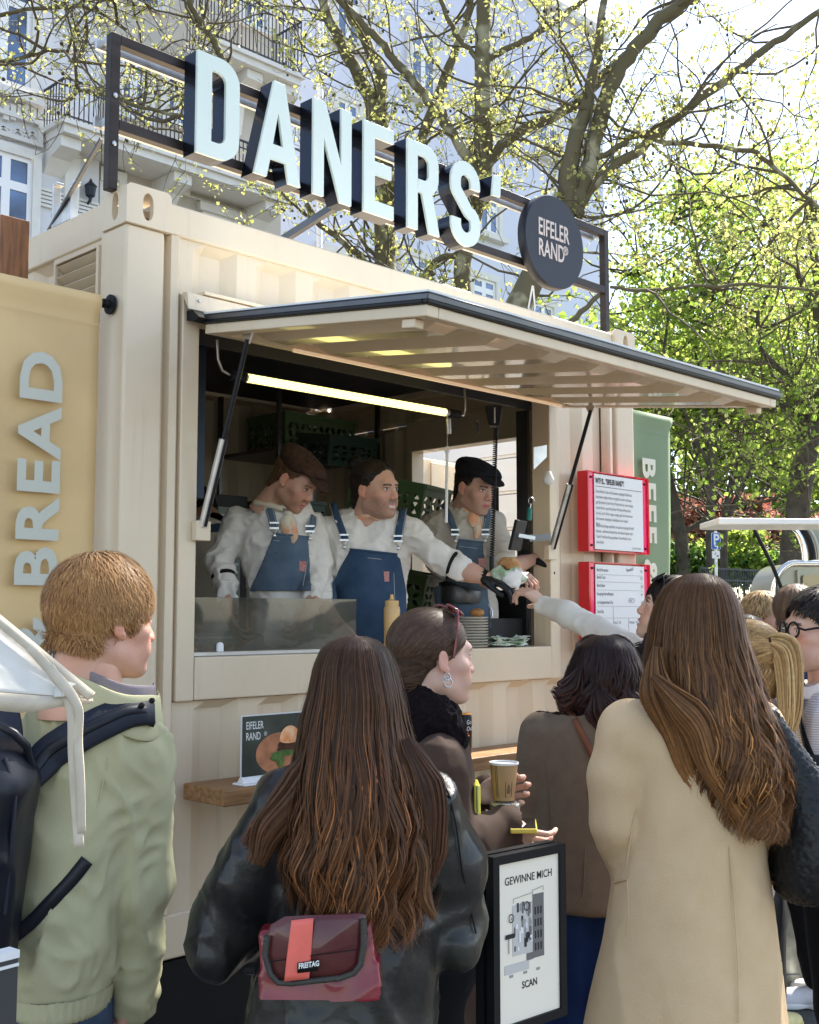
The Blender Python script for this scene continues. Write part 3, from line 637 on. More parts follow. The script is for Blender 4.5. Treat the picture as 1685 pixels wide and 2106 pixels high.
class SD:
    def __init__(s, lo, hi, h):
        s.lo = np.array(lo, float); s.h = h; s.n = np.maximum(4, np.ceil((np.array(hi) - s.lo) / h).astype(int) + 1)
        s.f = np.full(s.n, 1.0, np.float32)
        s.ax = [(s.lo[i] + h * np.arange(s.n[i])).astype(np.float32) for i in range(3)]
    def blk(s, lo, hi):
        a = np.clip(np.floor((np.array(lo) - s.lo) / s.h).astype(int), 0, s.n - 1); b = np.clip(np.ceil((np.array(hi) - s.lo) / s.h).astype(int) + 1, 1, s.n)
        sl = tuple(slice(i, j) for i, j in zip(a, b))
        return sl, s.ax[0][sl[0]][:, None, None], s.ax[1][sl[1]][None, :, None], s.ax[2][sl[2]][None, None, :]
    def put(s, sl, d, k, sub=False):
        a = s.f[sl]
        if a.size == 0: return
        if sub:
            b = -d; h = np.clip(.5 - .5 * (b - a) / k, 0, 1) if k else (a > b); s.f[sl] = b + (a - b) * h + k * h * (1 - h) if k else np.maximum(a, b)
        else:
            if k: h = np.clip(.5 + .5 * (d - a) / k, 0, 1); s.f[sl] = d + (a - d) * h - k * h * (1 - h)
            else: s.f[sl] = np.minimum(a, d)
    def ell(s, c, r, k=0.01, M3=None, sub=False):
        c = np.array(c, float); r = np.array(r, float); R_ = (r.max() if M3 is not None else r) + k + 3 * s.h
        sl, x, y, z = s.blk(c - R_, c + R_); x = x - c[0]; y = y - c[1]; z = z - c[2]
        if M3 is not None:
            A = np.array(M3, float).T
            x, y, z = A[0, 0] * x + A[0, 1] * y + A[0, 2] * z, A[1, 0] * x + A[1, 1] * y + A[1, 2] * z, A[2, 0] * x + A[2, 1] * y + A[2, 2] * z
        q0 = np.sqrt((x / r[0]) ** 2 + (y / r[1]) ** 2 + (z / r[2]) ** 2); q1 = np.sqrt((x / r[0] ** 2) ** 2 + (y / r[1] ** 2) ** 2 + (z / r[2] ** 2) ** 2)
        s.put(sl, (q0 * (q0 - 1) / np.maximum(q1, 1e-6)).astype(np.float32), k, sub); return s
    def cap(s, a, b, ra, rb=None, k=0.01, sub=False, flat=None):
        rb = ra if rb is None else rb; a = np.array(a, float); b = np.array(b, float); R_ = max(ra, rb) + k + 3 * s.h
        sl, x, y, z = s.blk(np.minimum(a, b) - R_, np.maximum(a, b) + R_); ab = b - a; L2 = max(1e-9, ab @ ab)
        x = x - a[0]; y = y - a[1]; z = z - a[2]; t = np.clip((x * ab[0] + y * ab[1] + z * ab[2]) / L2, 0, 1)
        x = x - ab[0] * t; y = y - ab[1] * t; z = z - ab[2] * t
        if flat is not None:             # (direction, factor>1 squeezes)
            n = np.array(flat[0], float); n /= np.linalg.norm(n); dn = x * n[0] + y * n[1] + z * n[2]; e = (flat[1] ** 2 - 1)
            d = np.sqrt(x * x + y * y + z * z + e * dn * dn)
        else: d = np.sqrt(x * x + y * y + z * z)
        s.put(sl, (d - (ra + (rb - ra) * t)).astype(np.float32), k, sub); return s
    def chain(s, pts, rr, k=0.01, **kw):
        for i in range(len(pts) - 1): s.cap(pts[i], pts[i + 1], rr[i], rr[i + 1], k, **kw)
        return s
    def loft(s, LVL, yaw=0.0, k=0.01, inset=0.0, pw=2.0, endk=0.02):
        """LVL rows: z, cr, cd, rx, ry"""
        A = np.array(sorted([tuple(l) for l in LVL])); zz = np.linspace(A[0, 0], A[-1, 0], 80)
        C = [np.interp(zz, A[:, 0], A[:, i]) for i in range(1, 5)]
        ker = np.array([1, 2, 3, 2, 1]) / 9.
        C = [np.convolve(np.pad(c, 2, mode='edge'), ker, 'valid') for c in C]
        Rm = max(C[2].max(), C[3].max()) + k + 3 * s.h
        lo = (C[0].min() - Rm, C[1].min() - Rm, A[0, 0] - 3 * s.h); hi = (C[0].max() + Rm, C[1].max() + Rm, A[-1, 0] + 3 * s.h)
        sl, x, y, z = s.blk(lo, hi); zf = z.ravel(); g = [np.interp(zf, zz, c)[None, None, :] for c in C]
        dx = x - g[0]; dy = y - g[1]
        if yaw: c_, s_ = math.cos(yaw), math.sin(yaw); dx, dy = c_ * dx - s_ * dy, s_ * dx + c_ * dy
        rx = np.maximum(g[2] - inset, .004); ry = np.maximum(g[3] - inset, .004)
        rho = (np.abs(dx / rx) ** pw + np.abs(dy / ry) ** pw) ** (1 / pw)
        d = (rho - 1) * np.minimum(rx, ry)
        e = np.maximum(A[0, 0] + inset - z, z - A[-1, 0] + inset) + d * 0
        h = np.clip(.5 - .5 * (d - e) / endk, 0, 1); d = d + (e - d) * h + endk * h * (1 - h)
        s.put(sl, d.astype(np.float32), k); return s
    def half(s, p, n, k=0.004, lo=None, hi=None):
        """keep the side where (x-p).n < 0"""
        n = np.array(n, float); n /= np.linalg.norm(n); lo = s.lo if lo is None else lo; hi = s.lo + s.n * s.h if hi is None else hi
        sl, x, y, z = s.blk(lo, hi); d = ((x - p[0]) * n[0] + (y - p[1]) * n[1] + (z - p[2]) * n[2]).astype(np.float32)
        s.put(sl, -d, k, True); return s
    def val(s, P_):
        i = np.clip(np.round((np.asarray(P_) - s.lo) / s.h).astype(int), 0, s.n - 1); return s.f[i[..., 0], i[..., 1], i[..., 2]]
    def grad(s, p):
        e = s.h * 1.5; g = np.array([s.val(p + np.eye(3)[i] * e) - s.val(p - np.eye(3)[i] * e) for i in range(3)]); return g / (np.linalg.norm(g) + 1e-9)
    def hit(s, px, py, out=0.0, far=False):
        """point of the surface seen at a photo pixel, pushed outward"""
        d0, d1 = s.lo[1], s.lo[1] + s.n[1] * s.h; ds = np.linspace(d0, d1, 400)
        if far: ds = ds[::-1]
        pts = np.array([q(px, py, d) for d in ds]); ok = np.all((pts > s.lo) & (pts < s.lo + (s.n - 1) * s.h), 1); v = np.where(ok, s.val(pts), 1)
        i = np.argmax(v < 0) if (v < 0).any() else np.argmin(v)
        p = pts[i]; return p + s.grad(p) * out
    def mesh(s, smooth=1, iso=0.0):
        f = s.f - iso; n = f.shape; ins = f < 0
        c = np.zeros((n[0] - 1, n[1] - 1, n[2] - 1), np.int8)
        for i in (0, 1):
            for j in (0, 1):
                for k in (0, 1): c += ins[i:n[0] - 1 + i, j:n[1] - 1 + j, k:n[2] - 1 + k]
        cells = np.argwhere((c > 0) & (c < 8))
        if len(cells) == 0: return np.zeros((0, 3)), np.zeros((0, 4), int)
        acc = np.zeros((len(cells), 3)); cnt = np.zeros(len(cells)); corners = [(i, j, k) for i in (0, 1) for j in (0, 1) for k in (0, 1)]
        V = {o: f[cells[:, 0] + o[0], cells[:, 1] + o[1], cells[:, 2] + o[2]] for o in corners}
        for a in corners:
            for ax in range(3):
                if a[ax] == 0:
                    b = list(a); b[ax] = 1; b = tuple(b); va, vb = V[a], V[b]; m = (va < 0) != (vb < 0)
                    t = np.where(m, va / np.where(m, va - vb, 1), 0); p = np.array(a, float)[None, :].repeat(len(cells), 0); p[:, ax] += t
                    acc[m] += p[m]; cnt[m] += 1
        vs = (cells + acc / cnt[:, None]) * s.h + s.lo
        idx = np.full(c.shape, -1, np.int64); idx[tuple(cells.T)] = np.arange(len(cells)); fs = []
        for ax in range(3):
            u, v = (ax + 1) % 3, (ax + 2) % 3
            sa = [slice(None)] * 3; sb = [slice(None)] * 3; sa[ax] = slice(0, n[ax] - 1); sb[ax] = slice(1, n[ax])
            a, b = ins[tuple(sa)], ins[tuple(sb)]; e = np.argwhere(a != b); e = e[(e[:, u] > 0) & (e[:, v] > 0) & (e[:, u] < n[u] - 1) & (e[:, v] < n[v] - 1)]
            if len(e) == 0: continue
            def id_(du, dv): g = e.copy(); g[:, u] -= du; g[:, v] -= dv; return idx[tuple(g.T)]
            qd = np.stack([id_(1, 1), id_(0, 1), id_(0, 0), id_(1, 0)], 1); fl_ = a[tuple(e.T)] == False
            qd[fl_] = qd[fl_][:, ::-1]; fs.append(qd)
        fs = np.concatenate(fs); fs = fs[(fs >= 0).all(1)]
        for _ in range(smooth): vs = lap(vs, fs, .5)
        return vs, fs
def lap(vs, fs, a):
    acc = np.zeros_like(vs); cnt = np.zeros(len(vs))
    for i in range(4):
        x, y = fs[:, i], fs[:, (i + 1) % 4]
        for k in range(3): acc[:, k] += np.bincount(x, vs[y, k], len(vs)) + np.bincount(y, vs[x, k], len(vs))
        cnt += np.bincount(x, minlength=len(vs)) + np.bincount(y, minlength=len(vs))
    return vs * (1 - a) + a * acc / np.maximum(cnt, 1)[:, None]
def vnorm(vs, fs):
    n = np.cross(vs[fs[:, 2]] - vs[fs[:, 0]], vs[fs[:, 3]] - vs[fs[:, 1]]); acc = np.zeros_like(vs)
    for i in range(4):
        for k in range(3): acc[:, k] += np.bincount(fs[:, i], n[:, k], len(vs))
    return acc / (np.linalg.norm(acc, axis=1, keepdims=True) + 1e-12)
def h2w(vs):
    vs = np.asarray(vs, float); o = np.empty_like(vs)
    o[:, 0] = CAMP.x + RT.x * vs[:, 0] + HD.x * vs[:, 1]; o[:, 1] = CAMP.y + RT.y * vs[:, 0] + HD.y * vs[:, 1]; o[:, 2] = vs[:, 2]; return o
def soft(name, vs, fs, m, parent, col=None, world=False):
    """mesh from heading-frame vertices"""
    W = vs if world else h2w(vs)
    me = bpy.data.meshes.new(name); me.vertices.add(len(W)); me.vertices.foreach_set('co', W.astype(np.float32).ravel())
    nf = len(fs); k = fs.shape[1]; me.loops.add(nf * k); me.loops.foreach_set('vertex_index', fs.astype(np.int32).ravel())
    me.polygons.add(nf); me.polygons.foreach_set('loop_start', np.arange(0, nf * k, k, dtype=np.int32)); me.polygons.foreach_set('loop_total', np.full(nf, k, np.int32))
    me.update(calc_edges=True); me.polygons.foreach_set('use_smooth', np.ones(nf, bool))
    if col is not None:
        a = me.color_attributes.new('col', 'FLOAT_COLOR', 'POINT'); c4 = np.ones((len(W), 4), np.float32); c4[:, :3] = col; a.data.foreach_set('color', c4.ravel())
    me.validate()
    o = link(name, me, m, parent)
    if parent is not None and parent.parent is not None: _fixlink(o, parent)
    return o
def join(parts):
    V, F, Cc, n = [], [], [], 0
    for v, f, c in parts: V.append(v); F.append(f + n); Cc.append(np.broadcast_to(c, (len(v), 3))); n += len(v)
    return np.concatenate(V), np.concatenate(F), np.concatenate(Cc)
def rotm(yaw=0, pitch=0, roll=0):
    """columns: local x (right), y (forward), z (up) in the heading frame; yaw turns to the right, pitch looks up, roll tilts to the own right"""
    cy, sy = math.cos(math.radians(yaw)), math.sin(math.radians(yaw)); Y_ = np.array([[cy, sy, 0], [-sy, cy, 0], [0, 0, 1.]])
    cp, sp = math.cos(math.radians(pitch)), math.sin(math.radians(pitch)); X_ = np.array([[1, 0, 0], [0, cp, -sp], [0, sp, cp]])
    cr_, sr = math.cos(math.radians(roll)), math.sin(math.radians(roll)); R_ = np.array([[cr_, 0, sr], [0, 1, 0], [-sr, 0, cr_]])
    return Y_ @ X_ @ R_
def ribbons(lines_, width, cols, name, m, parent, nrm_c=None, tip=0.15):
    """lines_: (n, k, 3) heading-frame polylines -> flat hair ribbons; nrm: outward vectors (n,k,3)"""
    L = np.asarray(lines_); n, k, _ = L.shape; t = np.gradient(L, axis=1); t /= np.linalg.norm(t, axis=2, keepdims=True) + 1e-9
    sd_ = np.cross(t, nrm_c); sd_ /= np.linalg.norm(sd_, axis=2, keepdims=True) + 1e-9
    wd = np.asarray(width).reshape(-1, 1, 1) * (0.5 * np.interp(np.linspace(0, 1, k), [0, .15, .7, 1], [.12, 1, .9, tip]))[None, :, None]
    V = np.stack([L - sd_ * wd, L + sd_ * wd], 2).reshape(n, k * 2, 3)
    base = (np.arange(n) * k * 2)[:, None]; i = np.arange(k - 1) * 2
    f = np.stack([i, i + 1, i + 3, i + 2], 1)[None] + base[:, :, None]
    C_ = np.asarray(cols)
    if C_.ndim == 2: C_ = np.repeat(C_[:, None, :], k, 1)
    C_ = np.repeat(C_, 2, axis=1)
    return soft(name, V.reshape(-1, 3), f.reshape(-1, 4), m, parent, C_.reshape(-1, 3))
NR = np.random.RandomState(11)
# ---------- materials for people
M['skin'] = mat('skin', (0.6, 0.38, 0.27), 0.45, attr='col', sss=0.12, var=0.08, vs=30, bump=0.08, bs=220, bdist=0.002)
M['hair'] = mat('hair', (0.1, 0.06, 0.04), 0.46, attr='col', spec=0.2, var=0.25, vs=90)
M['hair'].node_tree.nodes['Principled BSDF'].inputs['Sheen Weight'].default_value = 0.02
M['eye'] = mat('eye_white', (0.7, 0.68, 0.65), 0.15); M['iris'] = mat('iris', (0.04, 0.03, 0.02), 0.1)
SK = np.array((0.60, 0.36, 0.25))
def head(c, yaw, pitch=0, roll=0, s=1.0, skin=SK, lips=(0.55, 0.2, 0.17), brow=(0.08, 0.05, 0.03), stubble=None, smile=0.0, jaw=1.0, h=0.0032, neck_to=None, fem=False, moust=None):
    """returns (verts, faces, colours, R, c, s) in the heading frame"""
    S = SD((-.115, -.14, -.20), (.115, .16, .15), h)
    S.ell((0, -.016, .036), (.075, .098, .082)); S.ell((0, .028, -.025), (.060, .064, .088), .03)
    S.ell((0, .040, -.072), (.044 * jaw, .046, .036), .03); S.ell((0, .078, -.099), (.019 * jaw, .016, .014), .02)
    for x in (-1, 1):
        S.cap((x * .052 * jaw, -.004, -.062), (x * .018, .066, -.096), .016, .013, .025)
        S.ell((x * .043, .058, -.022), (.021, .02, .018), .02); S.ell((x * .028, .068, -.055), (.022, .02, .022), .02)
    S.cap((-.034, .078, .022), (.034, .078, .022), .012, .012, .018)
    for x in (-1, 1): S.ell((x * .032, .098, .002), (.018, .018, .0125), .012, sub=True)
    S.cap((0, .085, .014), (0, .101, -.027), .0075, .0100 if not fem else .0085, .012); S.ell((0, .103 if not fem else .1015, -.029), (.0095, .0095, .008), .008)
    for x in (-1, 1): S.ell((x * .0125, .099, -.034), (.0075, .009, .0075), .006)
    for x in (-1, 1):        # lids
        S.ell((x * .031, .0765, .002), (.0155, .0125, .0125), .006)
    lz = -.062; 
    S.cap((-.021 - .004 * smile, .081 - .003 * smile, lz + .006 * smile), (0, .092, lz), .0055, .0075, .006); S.cap((.021 + .004 * smile, .081 - .003 * smile, lz + .006 * smile), (0, .092, lz), .0055, .0075, .006)
    S.cap((-.017, .082, lz - .011), (0, .090, lz - .013), .006, .008, .006); S.cap((.017, .082, lz - .011), (0, .090, lz - .013), .006, .008, .006)
    S.ell((0, .103, lz - .006), (.021 + .006 * smile, .012, .0022 + .004 * smile), .004, sub=True)
    for x in (-1, 1):        # ears
        E_ = rotm(yaw=-x * 20, pitch=0); S.ell((x * .078, -.006, -.006), (.0075, .0155, .028), .006, M3=E_); S.ell((x * .088, -.004, -.001), (.006, .010, .019), .005, M3=E_, sub=True)
        S.ell((x * .075, .004, -.030), (.006, .009, .010), .005)
    nk = (0, -.045, -.20) if neck_to is None else neck_to
    S.cap((0, -.030, -.045), nk, .052 if fem else .058, .050 if fem else .060, .03)
    v, f = S.mesh(1)
    sk = np.array(skin); col = np.tile(sk, (len(v), 1)); x, y, z = v.T
    def mixc(mask, c_): 
        nonlocal col; mk = np.clip(mask, 0, 1)[:, None]; col = col * (1 - mk) + np.array(c_) * mk
    mixc(.55 * np.exp(-((z + .03) ** 2 / .0009 + (np.abs(x) - .04) ** 2 / .0006)) * (y > .02), sk * np.array((1.05, .75, .72)))
    mixc(.5 * ((np.abs(x) > .068) & (np.abs(z + .005) < .035) & (np.abs(y + .005) < .03)), sk * np.array((1.1, .7, .62)))
    mixc(.35 * np.exp(-((z + .03) ** 2 / .0002 + x ** 2 / .0003)) * (y > .09), sk * np.array((1.05, .7, .66)))
    if stubble is not None:
        k_, cst = stubble; jw = (z < -.028) & (y > -.02) & ~((np.abs(x) < .024) & (z > lz + .018)); jw = jw & (z > -.118)
        mixc(k_ * jw * np.clip((-.020 - z) / .03, 0, 1) * (.75 + .5 * vnoise(v, 400)), cst)
    if moust is not None: mixc(((np.abs(x) < .027) & (z > lz + .006) & (z < lz + .021) & (y > .07)) * 1.0 * (.85 + .3 * vnoise(v, 300)), moust)
    mixc((((np.abs(x) < .023 + .004 * smile) & (np.abs(z - (lz - .005 + np.abs(x) * .22 * smile)) < .0125 - np.abs(x) * .25) & (y > .078))) * .85, lips)
    mixc(((np.abs(x) < .019) & (np.abs(z - lz + .0065) < .0016 + .003 * smile) & (y > .07)) * (.9), (.10, .03, .03) if smile < .5 else (.75, .7, .65))
    bz = .0205 - (np.abs(x) - .03) ** 2 * 5
    mixc(((np.abs(x) > .010) & (np.abs(x) < .047) & (np.abs(z - bz) < (.0042 if not fem else .003)) & (y > .05)) * .85, brow)
    mixc(((np.abs(np.abs(x) - .031) < .016) & (np.abs(z - .0085 + 12 * (np.abs(x) - .031) ** 2) < .0022) & (y > .075)) * .8, np.array(brow) * .6)
    mixc(((np.abs(np.abs(x) - .031) < .012) & (z < .006) & (z > -.003) & (np.abs(z - .0015) < .005 - 20 * (np.abs(x) - .031) ** 2) & (y > .08)) * 1.0, (.62, .58, .55))
    mixc(((np.abs(np.abs(x) - .031) < .0052) & (np.abs(z - .002) < .0048) & (y > .08)) * 1.0, (.03, .022, .016))
    R_ = rotm(yaw, pitch, roll)
    return (v * s) @ R_.T + np.array(c), f, col, R_, np.array(c, float), s
def toh(hd, p): return hd[4] + hd[3] @ (np.array(p, float) * hd[5])
def scalp(hd, line, thick=0.010, flow=None, n=1500, seg=.011, k=6, lift=.004, wid=.0035, cols=((.3, .15, .06), (.5, .28, .12)), parent=None, clump=.5, messy=.25, name='hair', zs=1.0, top=0.0, nape=None, ear=True, fall=.35, extra=None):
    """hair cap following a side-profile hairline plus ribbons that follow a flow. line: [(z, ymax)]"""
    S = SD((-.125, -.165, -.17), (.125, .145, .19), .0035)
    a = np.array(sorted(line)); c0 = np.array((0, -.016, .036)); r0 = np.array((.075 + thick, .098 + thick, .082 + thick + top))
    S.ell(c0, r0, .01); S.ell((0, -.05, -.045), (.058 + thick * .6, .055 + thick * .6, .075), .03)
    if extra is not None: extra(S)
    if nape is not None: S.half((0, 0, nape), (0, -.5, -1), .012)
    sl, x, y, z = S.blk(S.lo, S.lo + S.n * S.h); hl = np.interp(z.ravel(), a[:, 0], a[:, 1])[None, None, :]
    d = (y - hl + 0 * x); S.put(sl, -d.astype(np.float32), .012, True)
    if ear:
        for e in (-1, 1): S.ell((e * .085, .0, -.012), (.03, .022, .030), .008, sub=True)
    v, f = S.mesh(2); cA, cB = np.array(cols[0]), np.array(cols[1])
    nn = vnorm(v, f); v = v + nn * (folds(v, (1, .6, .35), 60, .6, 3)[:, None] * .004)
    mixv = (vnoise(v * np.array((1, 1, .3)), 90, 2) * .5 + .5)[:, None]
    soft(name, hd[4] + (v * hd[5]) @ hd[3].T, f, M['hair'], parent, cA * (1 - mixv) * .8 + cB * mixv * .6)
    if n:
        i = NR.randint(0, len(v), n * 2); p = v[i]; ok = ((p[:, 1] < np.interp(p[:, 2], a[:, 0], a[:, 1]) - .006) | (p[:, 2] > .08)) & ~(ear & (np.abs(p[:, 0]) > .05) & (p[:, 1] > -.035) & (p[:, 2] < .015)); p = p[ok][:n]; nv = nn[i][ok][:n]; n = len(p)
        Ls = [p + nv * .001]; Ns = [nv]; g = p.copy(); jit = NR.randn(n, 3) * messy; nl = nv.copy()
        for j in range(k - 1):
            fl_ = flow(g); fl_ = fl_ / (np.linalg.norm(fl_, axis=1, keepdims=True) + 1e-9) + jit + np.array((0, 0, -fall * j / k))
            fl_ -= nl * np.sum(fl_ * nl, 1, keepdims=True); fl_ /= np.linalg.norm(fl_, axis=1, keepdims=True) + 1e-9
            g = g + fl_ * seg * (np.clip((p[:, 2:3] + .13) / .13, .25, 1) * np.where((np.abs(p[:, 0:1]) > .05) & (p[:, 1:2] > -.05) & (p[:, 2:3] < .06), .5, 1) if ear else 1)
            rel = (g - c0) / r0; m_ = g[:, 2] > -.02; rn = np.linalg.norm(rel, axis=1, keepdims=True)
            gp = c0 + rel / np.maximum(rn, 1e-6) * r0; g = np.where(m_[:, None] & (rn < 1.15), gp, g)
            nl = (g - c0) / r0 ** 2; nl /= np.linalg.norm(nl, axis=1, keepdims=True); nl = np.where(m_[:, None], nl, nv)
            Ls.append(g + nl * (lift * (j + 1) / k * (1 + .8 * NR.rand(n, 1)))); Ns.append(nl)
        Ls = np.stack(Ls, 1); Ns = np.stack(Ns, 1)
        Lw = hd[4] + (Ls * hd[5]) @ hd[3].T; Nw = Ns @ hd[3].T; t = (NR.rand(n, 1) * .6 + .4 * (vnoise(p, 60, 4)[:, None] * .5 + .5))
        ribbons(Lw, wid * (.6 + .8 * NR.rand(n)), cA * (1 - t) + cB * t, name + '_strands', M['hair'], parent, Nw)
    return S
def crownflow(c=(0, -.03, .13)):
    c = np.array(c)
    def f(g):
        d = g - c; d[:, 2] *= .4; return d + np.array((0, 0, -.03))
    return f
def lvl(rows, d):
    """rows: (py, xl, xr, depth radius[, depth shift]) at distance d -> loft levels"""
    out = []
    for r_ in rows:
        dd = d + (r_[4] if len(r_) > 4 else 0); a = q(r_[1], r_[0], dd); b = q(r_[2], r_[0], dd)
        out.append((a[2], (a[0] + b[0]) / 2, dd, (b[0] - a[0]) / 2, r_[3]))
    return out
def long_hair(rows, d, parent, n=2600, cols=((.05, .028, .018), (.22, .10, .045)), wave=.010, tipz=None, seed=1, wid=.0045, side=None, k=26, mass_in=.012, phi=(-100, 100), freq=9., part=.0, hl=.0, fly=60, gloss=None):
    """rows as lvl (top to bottom); strands fall round the far end of the rows facing the camera"""
    L = np.array(sorted(lvl(rows, d)))[::-1]                    # top first
    z = L[:, 0]; rs_ = np.random.RandomState(seed)
    S = SD((L[:, 1].min() - L[:, 3].max() - .05, d - L[:, 4].max() - .12, z[-1] - .02), (L[:, 1].max() + L[:, 3].max() + .05, d + L[:, 4].max() + .12, z[0] + .02), .006)
    S.loft(L[:, [0, 1, 2, 3, 4]] - np.array((0, 0, 0, mass_in, mass_in)), k=0, endk=.012)
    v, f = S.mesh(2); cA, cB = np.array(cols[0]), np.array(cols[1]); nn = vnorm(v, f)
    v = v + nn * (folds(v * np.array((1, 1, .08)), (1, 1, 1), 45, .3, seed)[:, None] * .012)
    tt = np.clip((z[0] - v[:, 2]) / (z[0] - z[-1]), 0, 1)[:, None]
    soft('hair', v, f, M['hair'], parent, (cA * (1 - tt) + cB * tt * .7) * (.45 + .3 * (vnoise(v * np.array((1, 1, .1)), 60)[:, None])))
    zz = lambda t: z[0] + (z[-1] - z[0]) * t
    ph = np.radians(rs_.uniform(phi[0], phi[1], n)); 
    te = np.clip(rs_.beta(5, 1.3, n), .35, 1.0)                # how far down each strand reaches
    ts = rs_.rand(n) ** 2.2 * .45; t = ts[:, None] + (te - ts)[:, None] * np.linspace(0, 1, k)[None, :]
    # clumping
    nc = 90; cph = np.radians(np.linspace(phi[0], phi[1], nc)); ci = np.abs(ph[:, None] - cph[None]).argmin(1); 
    cl = .5 * t ** 1.6; phs = ph[:, None] * (1 - cl) + cph[ci][:, None] * cl
    zt = zz(t); g = [np.interp(-zt, -z, L[:, i]) for i in range(1, 5)]
    off = 1 + rs_.normal(0, .028, n)[:, None] * (0.4 + t) + rs_.rand(nc)[ci][:, None] * .07 * t
    cphase = rs_.rand(nc)[ci][:, None] * 6.28; A_ = wave * t ** 2.2
    x = g[0] + g[2] * off * np.sin(phs) + A_ * np.sin(freq * t * 2.2 + cphase + rs_.normal(0, .5, n)[:, None]) * 2
    y = g[1] - g[3] * off * np.cos(phs) + A_ * np.cos(freq * t * 2.2 + cphase) * 1.0
    x += vnoise(np.stack([x * 3, y * 3, zt * 6], -1), 3, seed) * .008 * t
    Pn = np.stack([x, y, zt], -1); Nn = np.stack([np.sin(phs) / g[2], -np.cos(phs) / g[3], 0 * zt + (1 / (np.maximum(.02, g[2]))) * np.clip(1 - t * 9, 0, 1) * .9], -1); Nn /= np.linalg.norm(Nn, axis=2, keepdims=True)
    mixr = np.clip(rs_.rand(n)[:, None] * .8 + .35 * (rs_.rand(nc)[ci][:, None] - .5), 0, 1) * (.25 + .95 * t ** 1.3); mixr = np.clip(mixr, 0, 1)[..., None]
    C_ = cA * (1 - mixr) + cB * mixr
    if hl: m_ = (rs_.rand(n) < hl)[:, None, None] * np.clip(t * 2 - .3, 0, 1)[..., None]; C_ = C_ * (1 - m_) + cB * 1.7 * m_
    ribbons(Pn, wid * (.5 + rs_.rand(n)), C_, 'hair_strands', M['hair'], parent, Nn)
    if fly:
        i = rs_.randint(0, n, fly); Q = Pn[i] + Nn[i] * (.004 + .014 * rs_.rand(fly, 1, 1) * np.linspace(0, 1, k)[None, :, None] ** .5) + rs_.normal(0, .006, (fly, 1, 3)) * np.linspace(0, 1, k)[None, :, None]
        ribbons(Q, np.full(fly, .0013), C_[i] * 1.2, 'flyaway_hair', M['hair'], parent, Nn[i])
    return S
def lock(pts, d, w, n, parent, cols, seed=0, wid=.004, depth=.02, name='hair_lock', k=22, tip=.25):
    """free lock of hair through photo pixels [(px,py[,dshift])]"""
    rs_ = np.random.RandomState(seed); P_ = np.array([q(p[0], p[1], d + (p[2] if len(p) > 2 else 0)) for p in pts]); u = np.linspace(0, 1, k); uu = np.linspace(0, 1, len(P_))
    C_ = np.stack([np.interp(u, uu, P_[:, i]) for i in range(3)], 1); 
    for _ in range(4): C_[1:-1] = (C_[:-2] + 2 * C_[1:-1] + C_[2:]) / 4
    a = rs_.uniform(-1, 1, n); b = rs_.uniform(-1, 1, n); prof = np.interp(u, [0, .3, .7, 1], [.25, 1, .75, tip])
    t = np.gradient(C_, axis=0); sx = np.cross(t, (0, -1, 0)); sx /= np.linalg.norm(sx, axis=1, keepdims=True) + 1e-9
    L = C_[None] + sx[None] * (a[:, None] * w * prof[None])[..., None] + np.array((0, 1, 0)) * (b[:, None] * depth * prof[None])[..., None]
    L += (rs_.normal(0, .004, (n, 1, 3)) * u[None, :, None] ** 2); L[..., 0] += .004 * np.sin(u[None] * 9 + b[:, None])
    N_ = np.zeros_like(L) + np.array((0, -1, .1)) + sx[None] * a[:, None, None] * .8; N_ /= np.linalg.norm(N_, axis=2, keepdims=True)
    m_ = np.clip(rs_.rand(n, 1) * .7 + .5 * u[None] - .1, 0, 1)[..., None]
    ribbons(L, wid * (.5 + rs_.rand(n)), np.array(cols[0]) * (1 - m_) + np.array(cols[1]) * m_, name, M['hair'], parent, N_)
